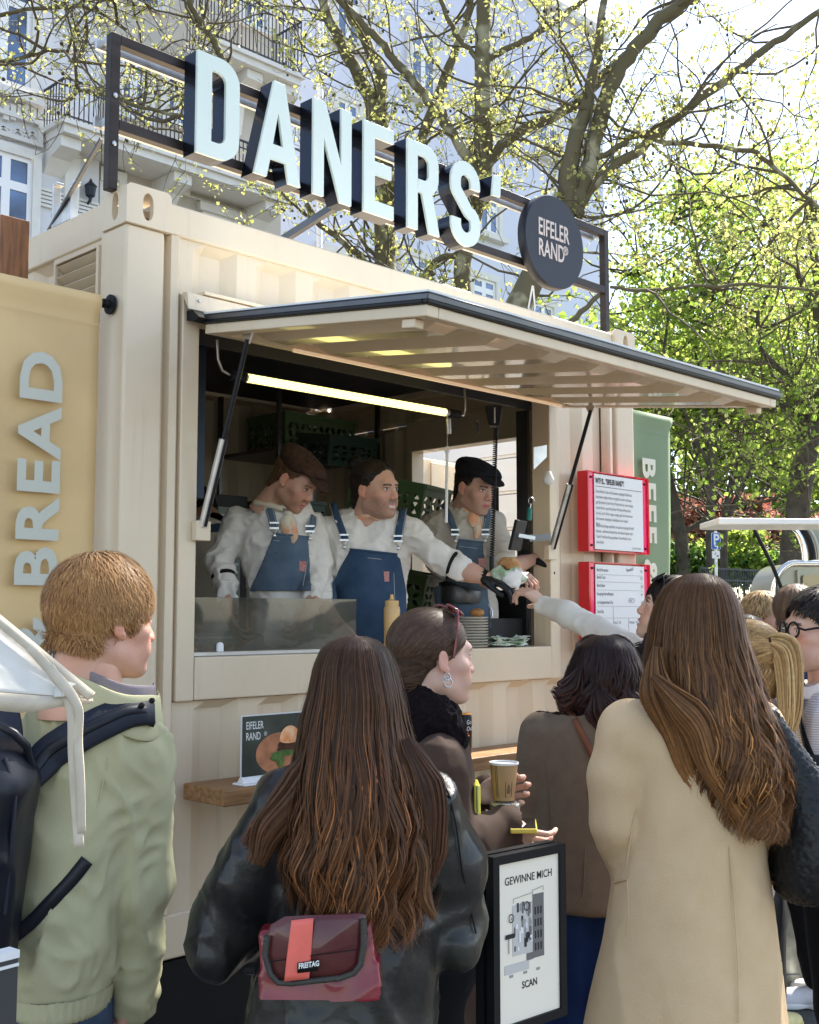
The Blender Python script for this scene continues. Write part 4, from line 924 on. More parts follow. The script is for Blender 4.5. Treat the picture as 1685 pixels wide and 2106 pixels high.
def hand(w, fwd, palm, s=1.0, curl=(40, 35, 40, 45), thumb=(35, 25), spread=1.0, left=False, skin=SK, h=.0026, glove=False, thumbup=0.0):
    """w wrist point, fwd finger direction, palm = palm normal; returns verts, faces, colours"""
    fwd = np.array(fwd, float); fwd /= np.linalg.norm(fwd); pn = np.array(palm, float); pn -= fwd * (pn @ fwd); pn /= np.linalg.norm(pn); rt = np.cross(fwd, pn)   # rt: toward thumb for a right hand
    g = .0012 if glove else 0
    S = SD((-.11, -.06, -.12), (.12, .21, .09), h); sx = -1 if left else 1
    S.cap((0, -.05, 0), (0, .0, 0), .026 + g, .024 + g, .01, flat=((0, 0, 1), 1.25))
    for i, (x, L) in enumerate(((-.030, .080), (-.010, .086), (.011, .088), (.031, .084))):
        S.cap((x * .45, .006, 0), (x, L, 0.002), .0145 + g, .0105 + g, .012, flat=((0, 0, 1), 1.1))
    S.ell((.022, .035, -.010), (.018, .034, .015), .012)
    for i, (x, L, ln) in enumerate(((.031, .084, (.042, .025, .020)), (.011, .088, (.046, .029, .022)), (-.010, .086, (.042, .027, .021)), (-.030, .080, (.033, .021, .018)))):
        a = math.radians(curl[i]) * .55; p = np.array((x, L, .002)); sp = math.radians(x * 250 * spread)
        r_ = (.0088, .0086, .0084, .0074)[i] + g
        for j, l in enumerate(ln):
            dr = np.array((math.sin(sp) * math.cos(a), math.cos(sp) * math.cos(a), -math.sin(a))); p2 = p + dr * l
            S.cap(p, p2, r_, r_ * .92, .0025); p = p2; r_ *= .93; a += math.radians(curl[i]) * (1.0 if j == 0 else .75)
    t0 = np.array((.026, .018, -.006)); a = math.radians(thumb[0]); dr = np.array((math.sin(a) * .9, math.cos(a), -.35 + thumbup)); dr /= np.linalg.norm(dr); p1 = t0 + dr * .040
    a2 = math.radians(thumb[0] - thumb[1]); dr2 = np.array((math.sin(a2), math.cos(a2), -.25 + thumbup)); dr2 /= np.linalg.norm(dr2); p2 = p1 + dr2 * .030; p3 = p2 + dr2 * .022
    S.cap(t0, p1, .0135 + g, .0105 + g, .010); S.cap(p1, p2, .0102 + g, .0092 + g, .003); S.cap(p2, p3, .0092 + g, .0082 + g, .003)
    v, f = S.mesh(1); col = np.tile(np.array(skin), (len(v), 1)); tips = np.clip((v[:, 1] - .09) * 6, 0, .35)[:, None]
    if not glove: col = col * (1 - tips) + np.array(skin) * np.array((1.1, .78, .72)) * tips
    if left: v = v * np.array((-1, 1, 1))
    else: f = f[:, ::-1]
    B = np.stack([rt, fwd, -pn], 1)
    return v * s @ B.T + np.array(w), f, col
def person(label, r, d, z=0.0, group=None): return thing('person', label, 'person', wv(r, d, z), 0, group)
def cloth_mat(name, col, **k):
    kw = dict(rough=.85, var=.14, vs=6, vdet=6, bump=.35, bs=450, bdist=.0015, sheen=.02, spec=.12); kw.update(k); return mat(name, col, **kw)
# ================================================================== the crowd outside
def drape(vs, fs, amp, ax=(1, 1, 1), s=8., warp=.5, seed=0, mask=None):
    n = vnorm(vs, fs); a = (folds(vs, ax, s, warp, seed) + .35) * amp
    if mask is not None: a = a * mask(vs)
    return vs + n * a[:, None]
def garment(name, S, m, parent, amp=.006, ax=(1, 1, 1), s=8., warp=.5, seed=0, clip=None, smooth=2, mask=None, fine=0.0):
    v, f = S.mesh(smooth); v = drape(v, f, amp, ax, s, warp, seed, mask)
    if fine: v = drape(v, f, fine, ax, s * 2.7, warp, seed + 9)
    if clip is not None:
        ok = clip(v); f = f[ok[f].all(1)]
    return soft(name, v, f, m, parent)
def inpoly(x, z, poly):
    x = np.asarray(x); ins = np.zeros(x.shape, bool); n = len(poly)
    for i in range(n):
        (x0, z0), (x1, z1) = poly[i], poly[(i + 1) % n]
        c = ((z0 > z) != (z1 > z)) & (x < (x1 - x0) * (z - z0) / (z1 - z0 + 1e-12) + x0); ins ^= c
    return ins
def toppx(v):                         # heading frame -> photo pixel (for laying patches on a surface)
    r, d, z = v[:, 0], v[:, 1], v[:, 2] - CAMP.z; sp, cp = math.sin(PITCH), math.cos(PITCH); dep = d * cp + z * sp
    return 842.5 + 2382 * r / dep, 1053 - 2382 * (z * cp - d * sp) / dep
def clip_poly(v, f, poly, extra=None):
    """cut a surface along a pixel polygon; border vertices slide onto its outline"""
    x, y = toppx(v); ins = inpoly(x, y, poly)
    if extra is not None: ok_ = extra
    else: ok_ = np.ones(len(v), bool)
    keep = ins[f].any(1) & ok_[f].all(1); f = f[keep]; mv = np.unique(f[~ins[f]]); P2 = np.stack([x[mv], y[mv]], 1); best = np.full(len(mv), 1e9); tgt = P2.copy(); n = len(poly)
    for i in range(n):
        a = np.array(poly[i], float); ab = np.array(poly[(i + 1) % n], float) - a; t = np.clip((P2 - a) @ ab / (ab @ ab), 0, 1)[:, None]; c = a + ab * t; dd = np.linalg.norm(P2 - c, axis=1); m_ = dd < best; best[m_] = dd[m_]; tgt[m_] = c[m_]
    v = v.copy(); k = v[mv, 1] / 2382; v[mv, 0] += (tgt - P2)[:, 0] * k; v[mv, 2] -= (tgt - P2)[:, 1] * k; return v, f
def strap(name, S, pts, width, m, parent, out=.006, thick=.004):
    """flat band lying on the surface through photo pixels"""
    P_ = [S.hit(p[0], p[1], out) for p in pts]; N_ = [S.grad(p) for p in P_]
    return band(name, P_, N_, width, m, parent, thick)
def band(name, P_, N_, width, m, parent, thick=.004, closed=False):
    P_ = np.array(P_, float); N_ = np.array(N_, float); k = len(P_); u = np.linspace(0, k - 1, k * 5); Q = np.stack([np.interp(u, range(k), P_[:, i]) for i in range(3)], 1); N2 = np.stack([np.interp(u, range(k), N_[:, i]) for i in range(3)], 1)
    for _ in range(3): Q[1:-1] = (Q[:-2] + 2 * Q[1:-1] + Q[2:]) / 4; N2[1:-1] = (N2[:-2] + 2 * N2[1:-1] + N2[2:]) / 4
    w_ = np.interp(u, np.linspace(0, k - 1, len(np.atleast_1d(width))), np.atleast_1d(width)) if np.ndim(width) else np.full(len(u), width)
    t = np.gradient(Q, axis=0); t /= np.linalg.norm(t, axis=1, keepdims=True); N2 /= np.linalg.norm(N2, axis=1, keepdims=True); sd_ = np.cross(t, N2); sd_ /= np.linalg.norm(sd_, axis=1, keepdims=True) + 1e-9
    V = []
    for a, b in ((-.5, 0), (-.45, thick), (.45, thick), (.5, 0)): V.append(Q + sd_ * (a * w_)[:, None] + N2 * b)
    V = np.stack(V, 1).reshape(-1, 3); F = []
    for i in range(len(u) - 1):
        for j in range(4): F.append((i * 4 + j, i * 4 + (j + 1) % 4, i * 4 + 4 + (j + 1) % 4, i * 4 + 4 + j))
    e = (len(u) - 1) * 4; F += [(0, 3, 2, 1), (e, e + 1, e + 2, e + 3)]
    return soft(name, V, np.array(F), m, parent)
def wire(name, pts, r, m, parent, n=8, frame=True, world=False):
    mb = MB(); mb.tube([Vector(p) if world else wv(*p) for p in pts], r, n); return mb.build(name, m, parent, smooth=60)
def body_col(v, skin): return np.tile(np.array(skin), (len(v), 1))
def shade(parent, c, R_, s_, w_=.068, yy=.105, zz=.07, tilt=0, m=None, lens=None, temple_to=(-.0, -.02), name='sunglasses'):
    """spectacles: c head centre, R head axes; lens centres at (±.034, yy, zz)"""
    T = lambda p: Vector(wv(*(c + R_ @ (np.array(p, float) * s_))))
    ct, st_ = math.cos(tilt), math.sin(tilt)
    for x in (-1, 1):
        ring = []
        for i in range(17):
            a = 2 * math.pi * i / 16; u_ = .028 * math.cos(a) * (1 - .1 * math.sin(a)); v_ = .022 * math.sin(a); ring.append(T((x * .034 + u_, yy - v_ * st_ - abs(x * .034 + u_) * .12, zz + v_ * ct)))
        mb = MB(); mb.tube(ring, .0032, 7, caps=False); mb.build('rim', m, parent, smooth=60)
        mb = MB(); cc = T((x * .034, yy - .004, zz)); mb.add([tuple(cc)] + [tuple(p) for p in ring[:16]], [(0, 1 + i, 1 + (i + 1) % 16) for i in range(16)]); mb.build('lens', lens or M['black'], parent)
        mb = MB(); mb.tube([T((x * .062, yy - .007, zz + .006 * ct)), T((x * .074, yy - .02, zz)), T((x * .080, (yy + temple_to[0]) / 2, (zz + temple_to[1]) / 2 + .004)), T((x * .081, temple_to[0], temple_to[1]))], .0034, 7); mb.build('temple', m, parent, smooth=60)
    mb = MB(); mb.tube([T((-.008, yy - .002, zz + .004)), T((0, yy, zz + .007)), T((.008, yy - .002, zz + .004))], .003, 7); mb.build('bridge', m, parent, smooth=60)
def bodyof(parent, parts):
    v, f, c = join(parts); return soft('body', v, f, M['skin'], parent, c)
def limbs(lo, hi, fn, h=.008):
    S = SD(lo, hi, h); fn(S); v, f = S.mesh(1); return v, f, np.tile(SK, (len(v), 1))
def legs(S, hips, feet, r0=.085, r1=.05, k=.02, knee=.5, fw=.02):
    for a, b in zip(hips, feet):
        a = np.array(a); b = np.array(b); m_ = a * (1 - knee) + b * knee + np.array((0, fw, 0)); S.cap(a, m_, r0, r0 * .76, k); S.cap(m_, b, r0 * .76, r1, k)
def shoe(parent, c, yaw, m, sole, L=.27, s=1.0, name='shoe'):
    """laced low shoe; c = heel point on the ground in the heading frame"""
    R_ = rotm(yaw); S = SD((-.07, -.06, -.02), (.07, .30, .16), .005)
    S.ell((0, .03, .045), (.036, .045, .05), .01); S.ell((0, .17, .032), (.043, .085, .032), .03); S.cap((0, .04, .06), (0, .15, .045), .034, .03, .03); S.cap((0, .02, .06), (0, .015, .11), .037, .04, .015)
    S.half((0, 0, .018), (0, 0, -1)); v, f = S.mesh(1); soft(name, np.array(c) + (v * s) @ R_.T, f, m, parent)
    S = SD((-.07, -.06, -.02), (.07, .30, .06), .005); S.ell((0, .03, .02), (.040, .05, .05), .02); S.ell((0, .17, .02), (.048, .09, .05), .03); S.half((0, 0, .028), (0, 0, 1)); S.half((0, 0, .001), (0, 0, -1))
    v, f = S.mesh(1); so_ = soft('shoe_sole', np.array(c) + (v * s) @ R_.T, f, sole, parent)
    for i in range(4):
        y_ = .085 + i * .02; p = [np.array(c) + R_ @ np.array((x_, y_ + .006 * abs(x_) / .02, .083 - .006 * i - 9 * x_ * x_)) * s for x_ in (-.022, 0, .022)]
        wire('lace', p, .0022, sole, parent, 5)
denim = cloth_mat('denim', (.075, .115, .19), col2=(.045, .07, .12), vs=12, bump=.3); denim_d = cloth_mat('dark_denim', (.012, .022, .065), vs=9)
# ---------------------------------------------------------------- 1 man with ginger hair, sage jacket, backpack
d = 2.4
p1 = person('ginger haired man in sage green jacket and jeans carrying a black backpack', *q(200, 1600, d)[:2])
hc = q(216, 1277, d + .0)
hd = head(hc, 50, -2, 0, 1.0, skin=(.66, .37, .26), neck_to=(0, -.07, -.20))
S = SD(q(-60, 2700, d) - .5, q(420, 1300, d) + .5, .008)
S = SD((hc[0] - .45, d - .32, .55), (hc[0] + .32, d + .30, hc[2] - .06), .008)
TL = lvl([(1400, 110, 255, .07, -.02), (1440, 75, 300, .09), (1480, 45, 318, .105), (1540, 25, 322, .115), (1620, 20, 300, .125), (1720, 22, 285, .13), (1850, 25, 262, .135), (1960, 22, 245, .14), (2010, 25, 232, .132), (2040, 30, 226, .125)], d)
S.loft(TL, k=.02, endk=.03)
sh_, el, wr = q(278, 1545, d + .0), q(287, 1830, d + .03), q(278, 2040, d + .09)
S.chain([sh_, el, wr], [.073, .061, .046], .02); S.cap(wr, q(276, 2062, d + .10), .047, .040, .005)
shl, ell_, wrl = q(60, 1545, d + .12), q(30, 1830, d + .12), q(60, 2020, d + .22)
S.chain([shl, ell_, wrl], [.075, .063, .046], .03)
jm = cloth_mat('sage_cotton', (.51, .485, .30), bump=.4, col2=(.45, .43, .26), vs=4)
garment('jacket', S, jm, p1, .026, (1, 1, .8), 8.5, 1.1, 3, fine=.010); S1 = S
# ribbed hem
Hm = SD((hc[0] - .4, d - .32, .74), (hc[0] + .3, d + .3, .95), .007); z0_ = q(0, 2040, d)[2]
Hm.loft([(z0_ - .03, TL[-1][1], d, TL[-1][3] - .004, .122), (z0_ + .035, TL[-1][1], d, TL[-1][3] + .004, .13)], k=0, endk=.012)
hv, hf = Hm.mesh(2); an = np.arctan2(hv[:, 0] - TL[-1][1], hv[:, 1] - d); hv = hv + vnorm(hv, hf) * (.004 * np.abs(np.sin(an * 26))[:, None]); soft('elastic_hem', hv, hf, jm, p1)
# stand collar
def collar(name, m, parent, c, rx, ry, tiltx, tilty, h, flare, a0, a1, n=40, thick=.005, yaw=0, wob=.004):
    V = []; F = []; rows_ = 5
    for j in range(rows_):
        t = j / (rows_ - 1)
        for i in range(n + 1):
            a = math.radians(a0 + (a1 - a0) * i / n) + yaw; k_ = 1 + flare * (1 - t)
            x = rx * k_ * math.sin(a); y = -ry * k_ * math.cos(a); V.append((c[0] + x, c[1] + y, c[2] + x * tiltx + y * tilty - h * (1 - t) + wob * math.sin(a * 5 + t * 2)))
    for j in range(rows_ - 1):
        for i in range(n): F.append((j * (n + 1) + i, j * (n + 1) + i + 1, (j + 1) * (n + 1) + i + 1, (j + 1) * (n + 1) + i))
    o = soft(name, np.array(V), np.array(F), m, parent); s_ = o.modifiers.new('t', 'SOLIDIFY'); s_.thickness = thick; sb = o.modifiers.new('s', 'SUBSURF'); sb.levels = 1; sb.render_levels = 1; return o
ca, cb = q(92, 1352, d), q(322, 1442, d - .03); cc = (ca + cb) / 2; cc[1] = d
tx = (cb[2] - ca[2]) / (cb[0] - ca[0])
collar('collar', jm, p1, cc + np.array((0, .0, .012)), .118, .098, tx, .12, .085, .10, -105, 118, wob=.003)
collar('collar_lining', cloth_mat('mauve_lining', (.24, .21, .22), bs=250), p1, cc + np.array((0.004, .004, .026)), .104, .086, tx, .12, .05, .02, -100, 112, thick=.006, wob=.002)
for px_, py_ in ((313, 1441), (292, 1451)):
    c_ = Vector(wv(*q(px_, py_, d - .068))); mb = MB(); mb.lathe(c_, [(.006, 0), (.006, .003), (.003, .006)], 12, -HD); mb.build('snap_button', M['black'], p1, smooth=40)
# skin: head, neck, hand
hw = q(262, 2062, d + .08)
hn = hand(hw, (-.25, .35, -1), (-1, .1, -.1), 1.0, (45, 50, 55, 60), (30, 20), skin=(.62, .36, .26))
hn2 = hand(q(205, 2055, d + .2), (.55, .2, -.8), (-.2, .5, -.5), .95, (50, 50, 50, 55), (30, 20), left=True, skin=(.62, .36, .26))
nb = limbs((hc[0] - .3, d - .2, hc[2] - .6), (hc[0] + .25, d + .25, hc[2] - .05), lambda T: (T.cap(hc + (-.02, -.02, -.10), hc + (-.03, 0, -.30), .06, .08, .02)))
bodyof(p1, [(hd[0], hd[1], hd[2]), hn, hn2, (nb[0], nb[1], np.tile((.66, .37, .26), (len(nb[0]), 1)))])
scalp(hd, [(-.125, -.066), (-.10, -.058), (-.06, -.048), (-.035, -.034), (.010, -.026), (.028, .034), (.055, .074), (.09, .10)], .010, crownflow((0, -.045, .15)), 11000, .0095, 7, .009, .0020, ((.21, .088, .030), (.62, .35, .14)), p1, messy=.26, top=.014, fall=.5, nape=-.082)
S = SD((hc[0] - .4, d - .3, .02), (hc[0] + .3, d + .35, 1.0), .009)
legs(S, [q(78, 2085, d + .03), q(150, 2085, d + .03)], [np.array((hc[0] - .16, d - .0, .1)), np.array((hc[0] + .0, d + .05, .1))], .080, .065)
S.ell(q(118, 2060, d), (.10, .09, .06), .03); garment('jeans', S, denim, p1, .008, (1, 1, 1), 12, .6, 4)
wire('jeans_seam', [S.hit(x_, y_, .001) for x_, y_ in ((106, 2048), (104, 2075), (101, 2103))], .0016, denim_d, p1, 5)
wire('jeans_seam', [S.hit(x_, y_, .001) for x_, y_ in ((168, 2048), (171, 2075), (173, 2103))], .0016, denim_d, p1, 5)
for k_, x_ in enumerate((-.16, .02)): shoe(p1, (hc[0] + x_, d - .06 + k_ * .05, 0), 45, M['white'], M['white'])
wire('sleeve_seam', [S1.hit(*p, .002) for p in ((240, 1500), (222, 1560), (205, 1640), (185, 1700))], .0018, jm, p1, 5)
bp = thing('backpack', 'black backpack hanging on the back of the man in the sage jacket', 'backpack', wv(*q(-30, 1700, d - .12)))
bm_ = mat('black_ripstop', (.012, .014, .02), .38, var=.3, vs=7, bump=.3, bs=300, bdist=.001); pad = mat('navy_black_pad', (.014, .018, .030), .6, bump=.3, bs=400, bdist=.001)
S = SD((q(-160, 1600, d)[0], d - .42, .75), (q(140, 1600, d)[0], d + .05, 1.62), .008)
S.loft([(q(0, y_, d - .2)[2], (q(xa_, y_, d - .2)[0] + q(xb_, y_, d - .2)[0]) / 2, d - .2, (q(xb_, y_, d - .2)[0] - q(xa_, y_, d - .2)[0]) / 2, ry_) for y_, xa_, xb_, ry_ in ((1510, -90, 8, .05), (1545, -125, 50, .08), (1600, -145, 74, .1), (1700, -150, 52, .11), (1850, -145, 36, .11), (1980, -120, 22, .09), (2010, -100, 10, .06))], k=0, pw=2.6)
garment('backpack_body', S, bm_, bp, .014, (1, 1, .8), 9, .8, 6); SB = S
Sq = S1.hit
pts = [(66, 1590), (110, 1548), (160, 1515), (210, 1488), (255, 1468), (290, 1466), (305, 1478)]
def on1(p, o): 
    return S1.hit(p[0], p[1], o)
P_ = [q(40, 1620, d - .17), q(78, 1580, d - .14)] + [on1(p, .014) for p in pts[1:]]; N_ = [np.array((0.1, -1, .3))] * 3 + [S1.grad(p) * .6 + np.array((0, -.4, .2)) for p in P_[3:]]
band('shoulder_strap', P_, N_, [.055, .070, .072, .070, .066, .06], pad, bp, .012)
band('strap_webbing', [p + np.array((0, -.012, .004)) for p in P_], N_, .022, bm_, bp, .004)
P_ = [q(30, 1925, d - .14)] + [on1(p, .006) for p in ((70, 1895), (110, 1850), (150, 1805), (178, 1768))]; band('lower_strap', P_, [(0.2, -1, 0)] * 5, .027, bm_, bp, .004)
wire('haul_loop', [q(-20, 1500, d - .22), q(0, 1492, d - .24), q(28, 1508, d - .25), (q(55, 1535, d - .22)), q(64, 1572, d - .2)], .008, bm_, bp)
wire('zip_line', [SB.hit(*p, .002) for p in ((10, 1560), (30, 1640), (20, 1760), (8, 1880))], .004, pad, bp, 6)
P_ = [q(-5, 1395, d - .02), q(0, 1440, d - .10), q(12, 1500, d - .16), q(14, 1560, d - .17)]; band('far_shoulder_strap', P_, [(0, -1, .3)] * 4, .065, pad, bp, .010)
# ---------------------------------------------------------------- white parasol edge at the left, close by
pa = thing('canvas_awning', 'corner of a white canvas awning with two hanging tie straps at the left', 'awning', wv(*q(-600, 1300, 1.9)[:2], 0))
cot = mat('white_cotton', (.66, .62, .54), .8, var=.12, vs=14, vdet=5, bump=.4, bs=30, bdist=.004); cot2 = mat('ecru_tape', (.55, .48, .37), .85, var=.15, vs=20, bump=.3, bs=300, bdist=.001)
def sheet(A, B, C_, nm_, m_, sag=.02, n=18, wr=.004):
    A, B, C_ = map(np.array, (A, B, C_)); V = []; 
    for j in range(n + 1):
        for i in range(n + 1):
            u_, v_ = j / n, i / n; p = A + (B - A) * u_ * (1 - v_) + (C_ - A) * u_ * v_; V.append(p + np.array((0, 0, -sag * math.sin(math.pi * v_) * u_)) + np.array((0, -1, .3)) * wr * math.sin(v_ * 17 + u_ * 9) * u_ * (1 - abs(2 * v_ - 1)))
    F = [(j * (n + 1) + i, j * (n + 1) + i + 1, (j + 1) * (n + 1) + i + 1, (j + 1) * (n + 1) + i) for j in range(n) for i in range(n)]
    o = soft(nm_, np.array(V), np.array(F), m_, pa); s_ = o.modifiers.new('t', 'SOLIDIFY'); s_.thickness = .002
tip = q(190, 1438, 1.75); top_ = q(-620, 772, 1.85); nearb = q(-560, 1382, 1.62); farb = q(-560, 1330, 1.98); post_ = q(-640, 800, 1.85)
sheet(tip, top_, nearb, 'canvas_panel', cot, .0, 24, .005); sheet(tip, top_, farb, 'canvas_panel', cot, .0)
def hemband(A, B, h_, nm_):
    V = [np.array(A) + (np.array(B) - np.array(A)) * i / 24 + np.array((0, -.003, 0)) - np.array((0, 0, h_ * min(1, .25 + i / 6) * k_)) + np.array((0, .002 * math.sin(i * 1.3), .0015 * math.sin(i * .9))) * k_ for k_ in (0, 1) for i in range(25)]
    o = soft(nm_, np.array(V), np.array([(i, i + 1, i + 26, i + 25) for i in range(24)]), cot2, pa); s_ = o.modifiers.new('t', 'SOLIDIFY'); s_.thickness = .003
hemband(tip, nearb, .026, 'canvas_hem'); hemband(tip, farb, .02, 'canvas_hem')
band('edge_tape', [tip + (top_ - tip) * t_ + np.array((0, -.004, .004)) for t_ in (0, .1, .2, .3, .5, .8, 1)], [(0, -.9, .6)] * 7, .016, cot2, pa, .004)
band('corner_fold', [tip + (top_ - tip) * .02, tip + (nearb - tip) * .05 + (top_ - tip) * .03 + (0, -.006, 0), tip + (nearb - tip) * .09 + (0, -.006, 0)], [(0, -1, .2)] * 3, [.02, .022, .02], cot, pa, .004)
mb = MB(); mb.tube([wv(post_[0], post_[1], 0), wv(post_[0], post_[1], post_[2] + .1)], .016, 12); mb.build('awning_pole', M['wood_v'], pa, smooth=50)
dt = 1.74
band('tie_strap', [q(100, 1372, dt), q(135, 1420, dt), q(150, 1470, dt - .01), q(150, 1540, dt), q(153, 1600, dt), q(158, 1680, dt), q(163, 1742, dt)], [(0, -1, .05)] * 7, [.016, .016, .016, .015, .015], cot2, pa, .002)
band('tie_strap', [q(60, 1330, dt), q(110, 1385, dt), q(145, 1425, dt - .012), q(164, 1460, dt - .012), q(160, 1520, dt), q(166, 1600, dt - .006), q(168, 1715, dt)], [(0.2, -1, .05)] * 7, [.014, .016, .013, .013, .012], cot2, pa, .002)
bd = thing('display_board', 'dark grey board with white top edges at the bottom left corner', 'board', wv(*q(-10, 2100, 2.0)[:2], 0))
a = q(30, 1962, 1.95); b_ = q(-120, 1935, 1.85)
mb = MB(); A_, B_ = wv(*a), wv(*b_); t_ = (B_ - A_); t_.z = 0; L_ = t_.length / 2; t_.normalize(); n_ = Vector((-t_.y, t_.x, 0))
cz = A_.z / 2; ctr = (A_ + B_) / 2; mb.obox((ctr.x, ctr.y, cz), t_ * L_, n_ * .012, (0, 0, cz - .004)); mb.build('board_panel', mat('slate_board', (.055, .055, .055), .5), bd, bevel=.002)
mb = MB(); mb.obox((ctr.x, ctr.y, A_.z + .003), t_ * L_, n_ * .015, (0, 0, .006)); mb.build('board_edge', M['white'], bd)
mb = MB(); mb.obox((ctr.x, ctr.y, A_.z - .014), t_ * L_, n_ * .0135, (0, 0, .0025)); mb.build('board_edge', M['white'], bd)
# ---------------------------------------------------------------- 2 woman in black leather jacket
d = 2.15
p2 = person('woman with very long dark brown hair in a worn black leather jacket', *q(740, 1700, d)[:2])
hc = q(735, 1448, d + .03); hd = head(hc, 8, -4, 0, .92, fem=True, skin=(.6, .38, .28))
S = SD((q(390, 1800, d)[0] - .06, d - .26, .62), (q(990, 1800, d)[0] + .06, d + .38, hc[2] - .06), .008)
S.loft(lvl([(1500, 665, 800, .06, .01), (1540, 620, 850, .085), (1575, 600, 875, .10), (1620, 575, 895, .11), (1700, 565, 900, .115), (1800, 575, 900, .115), (1900, 560, 905, .12), (2000, 525, 905, .135), (2106, 505, 895, .15), (2250, 480, 900, .17)], d), k=.02, endk=.04)
lsh, lel, lwr = q(592, 1668, d), q(465, 1905, d + .04), q(560, 1960, d + .26); rsh, rel_, rwr = q(880, 1664, d), q(925, 1880, d + .05), q(905, 1930, d + .28)
S.chain([lsh, (lsh + lel) / 2 + (-.008, 0, 0), lel, lwr], [.070, .070, .062, .05], .025); S.chain([rsh, (rsh + rel_) / 2 + (.012, 0, 0), rel_, rwr], [.066, .070, .062, .05], .025)
S.ell(lsh, (.066, .072, .07), .02); S.ell(rsh + (-.012, 0, -.01), (.056, .066, .064), .02); S.ell(q(440, 1960, d + .03), (.05, .07, .05), .02); S.ell(q(940, 1935, d + .03), (.045, .07, .05), .02)
lea = mat('worn_leather', (.012, .012, .012), .34, col2=(.045, .045, .036), var=.5, vs=5, vdet=8, bump=.5, bs=38, bdet=6, bdist=.004, coat=.12, rvar=.12, contrast=(.45, .85))
garment('leather_jacket', S, lea, p2, .017, (1, 1, .9), 8.5, 1.0, 12, fine=.006); S2 = S
for nm_, pts in (('sleeve_seam', [(905, 1600), (925, 1640), (938, 1700), (950, 1790), (965, 1860), (978, 1920)]), ('back_seam', [(590, 1900), (600, 1960), (592, 2040), (585, 2104)]), ('yoke_seam', [(884, 1650), (900, 1668), (912, 1700)])):
    wire(nm_, [S2.hit(*p, .0015) for p in pts], .0018, M['black'], p2, 5)
hl_ = [q(560, 1965, d + .29), q(905, 1935, d + .31)]
h1_ = hand(hl_[0], (.8, .5, .1), (0, 0, -1), .92, left=True, skin=(.6, .38, .28)); h2_ = hand(hl_[1], (-.8, .5, .1), (0, 0, -1), .92, skin=(.6, .38, .28))
bodyof(p2, [(hd[0], hd[1], hd[2]), h1_, h2_])
rows = [(1308, 712, 752, .03), (1316, 682, 778, .06), (1335, 660, 798, .085), (1370, 646, 812, .10), (1420, 638, 824, .108), (1480, 624, 834, .11), (1540, 614, 848, .125, .0), (1600, 604, 868, .14), (1680, 590, 890, .15), (1760, 590, 880, .148), (1840, 615, 875, .145), (1920, 650, 862, .14)]
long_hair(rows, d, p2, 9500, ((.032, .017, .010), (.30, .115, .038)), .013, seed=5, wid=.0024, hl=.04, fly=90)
lock([(665, 1500), (635, 1590), (590, 1660), (545, 1710), (525, 1770)], d - .07, .036, 420, p2, ((.03, .016, .01), (.16, .07, .03)), 2)
lock([(650, 1560), (610, 1640), (560, 1690), (525, 1705), (505, 1735)], d - .06, .022, 240, p2, ((.03, .016, .01), (.14, .06, .03)), 3)
lock([(835, 1520), (860, 1600), (885, 1680), (885, 1760), (862, 1800)], d - .07, .040, 420, p2, ((.03, .016, .01), (.14, .06, .03)), 4)
lock([(820, 1650), (850, 1740), (872, 1790), (868, 1850), (890, 1890)], d - .10, .018, 60, p2, ((.04, .02, .01), (.2, .09, .035)), 6)
S = SD((hc[0] - .3, d - .25, .02), (hc[0] + .35, d + .3, .9), .01); legs(S, [(hc[0] - .08, d, .85), (hc[0] + .09, d, .85)], [(hc[0] - .09, d, .08), (hc[0] + .1, d, .08)], .10, .06); S.ell((hc[0], d, .88), (.17, .12, .1), .03)
garment('trousers', S, M['black'], p2, .006, (1, 1, 1), 12, .6, 4)
for x_ in (-.09, .10): shoe(p2, (hc[0] + x_, d - .07, 0), 0, M['black'], M['black'])
bg_ = thing('messenger_bag', 'small maroon tarpaulin bag with a salmon stripe slung at the back of the leather jacket', 'bag', wv(*q(652, 1960, d - .18)))
tarp = mat('maroon_tarpaulin', (.075, .010, .014), .30, var=.5, vs=10, vdet=4, bump=.5, bs=16, bdist=.006, coat=.35, col2=(.13, .045, .035)); tred = mat('red_tarpaulin', (.21, .012, .022), .28, var=.3, vs=10, bump=.4, bs=20, bdist=.004, coat=.4); salm = mat('salmon_stripe', (.80, .16, .12), .4, var=.15, vs=12, bump=.3, bs=20); grey_b = mat('grey_binding', (.05, .048, .04), .5, bump=.3, bs=200)
dbk = d - .17
def quadp(m_, pts, dep, nm_, par, off=0, grid=10, bulge=0):
    """bilinear cloth panel through four photo pixels (tl, tr, br, bl)"""
    A, B, C_, D_ = [np.array(p, float) for p in pts]; V = []
    for j in range(grid + 1):
        for i in range(grid + 1):
            u_, v_ = i / grid, j / grid; p = (A * (1 - u_) + B * u_) * (1 - v_) + (D_ * (1 - u_) + C_ * u_) * v_
            V.append(q(p[0], p[1], dep + off - bulge * math.sin(math.pi * u_) * math.sin(math.pi * v_) ** .6))
    F = [(j * (grid + 1) + i, j * (grid + 1) + i + 1, (j + 1) * (grid + 1) + i + 1, (j + 1) * (grid + 1) + i) for j in range(grid) for i in range(grid)]
    o = soft(nm_, np.array(V), np.array(F), m_, par); s_ = o.modifiers.new('t', 'SOLIDIFY'); s_.thickness = .0025; return o
S = SD((q(530, 1960, d)[0], dbk - .03, q(0, 2060, dbk)[2]), (q(790, 1960, d)[0], dbk + .12, q(0, 1870, dbk)[2]), .004)
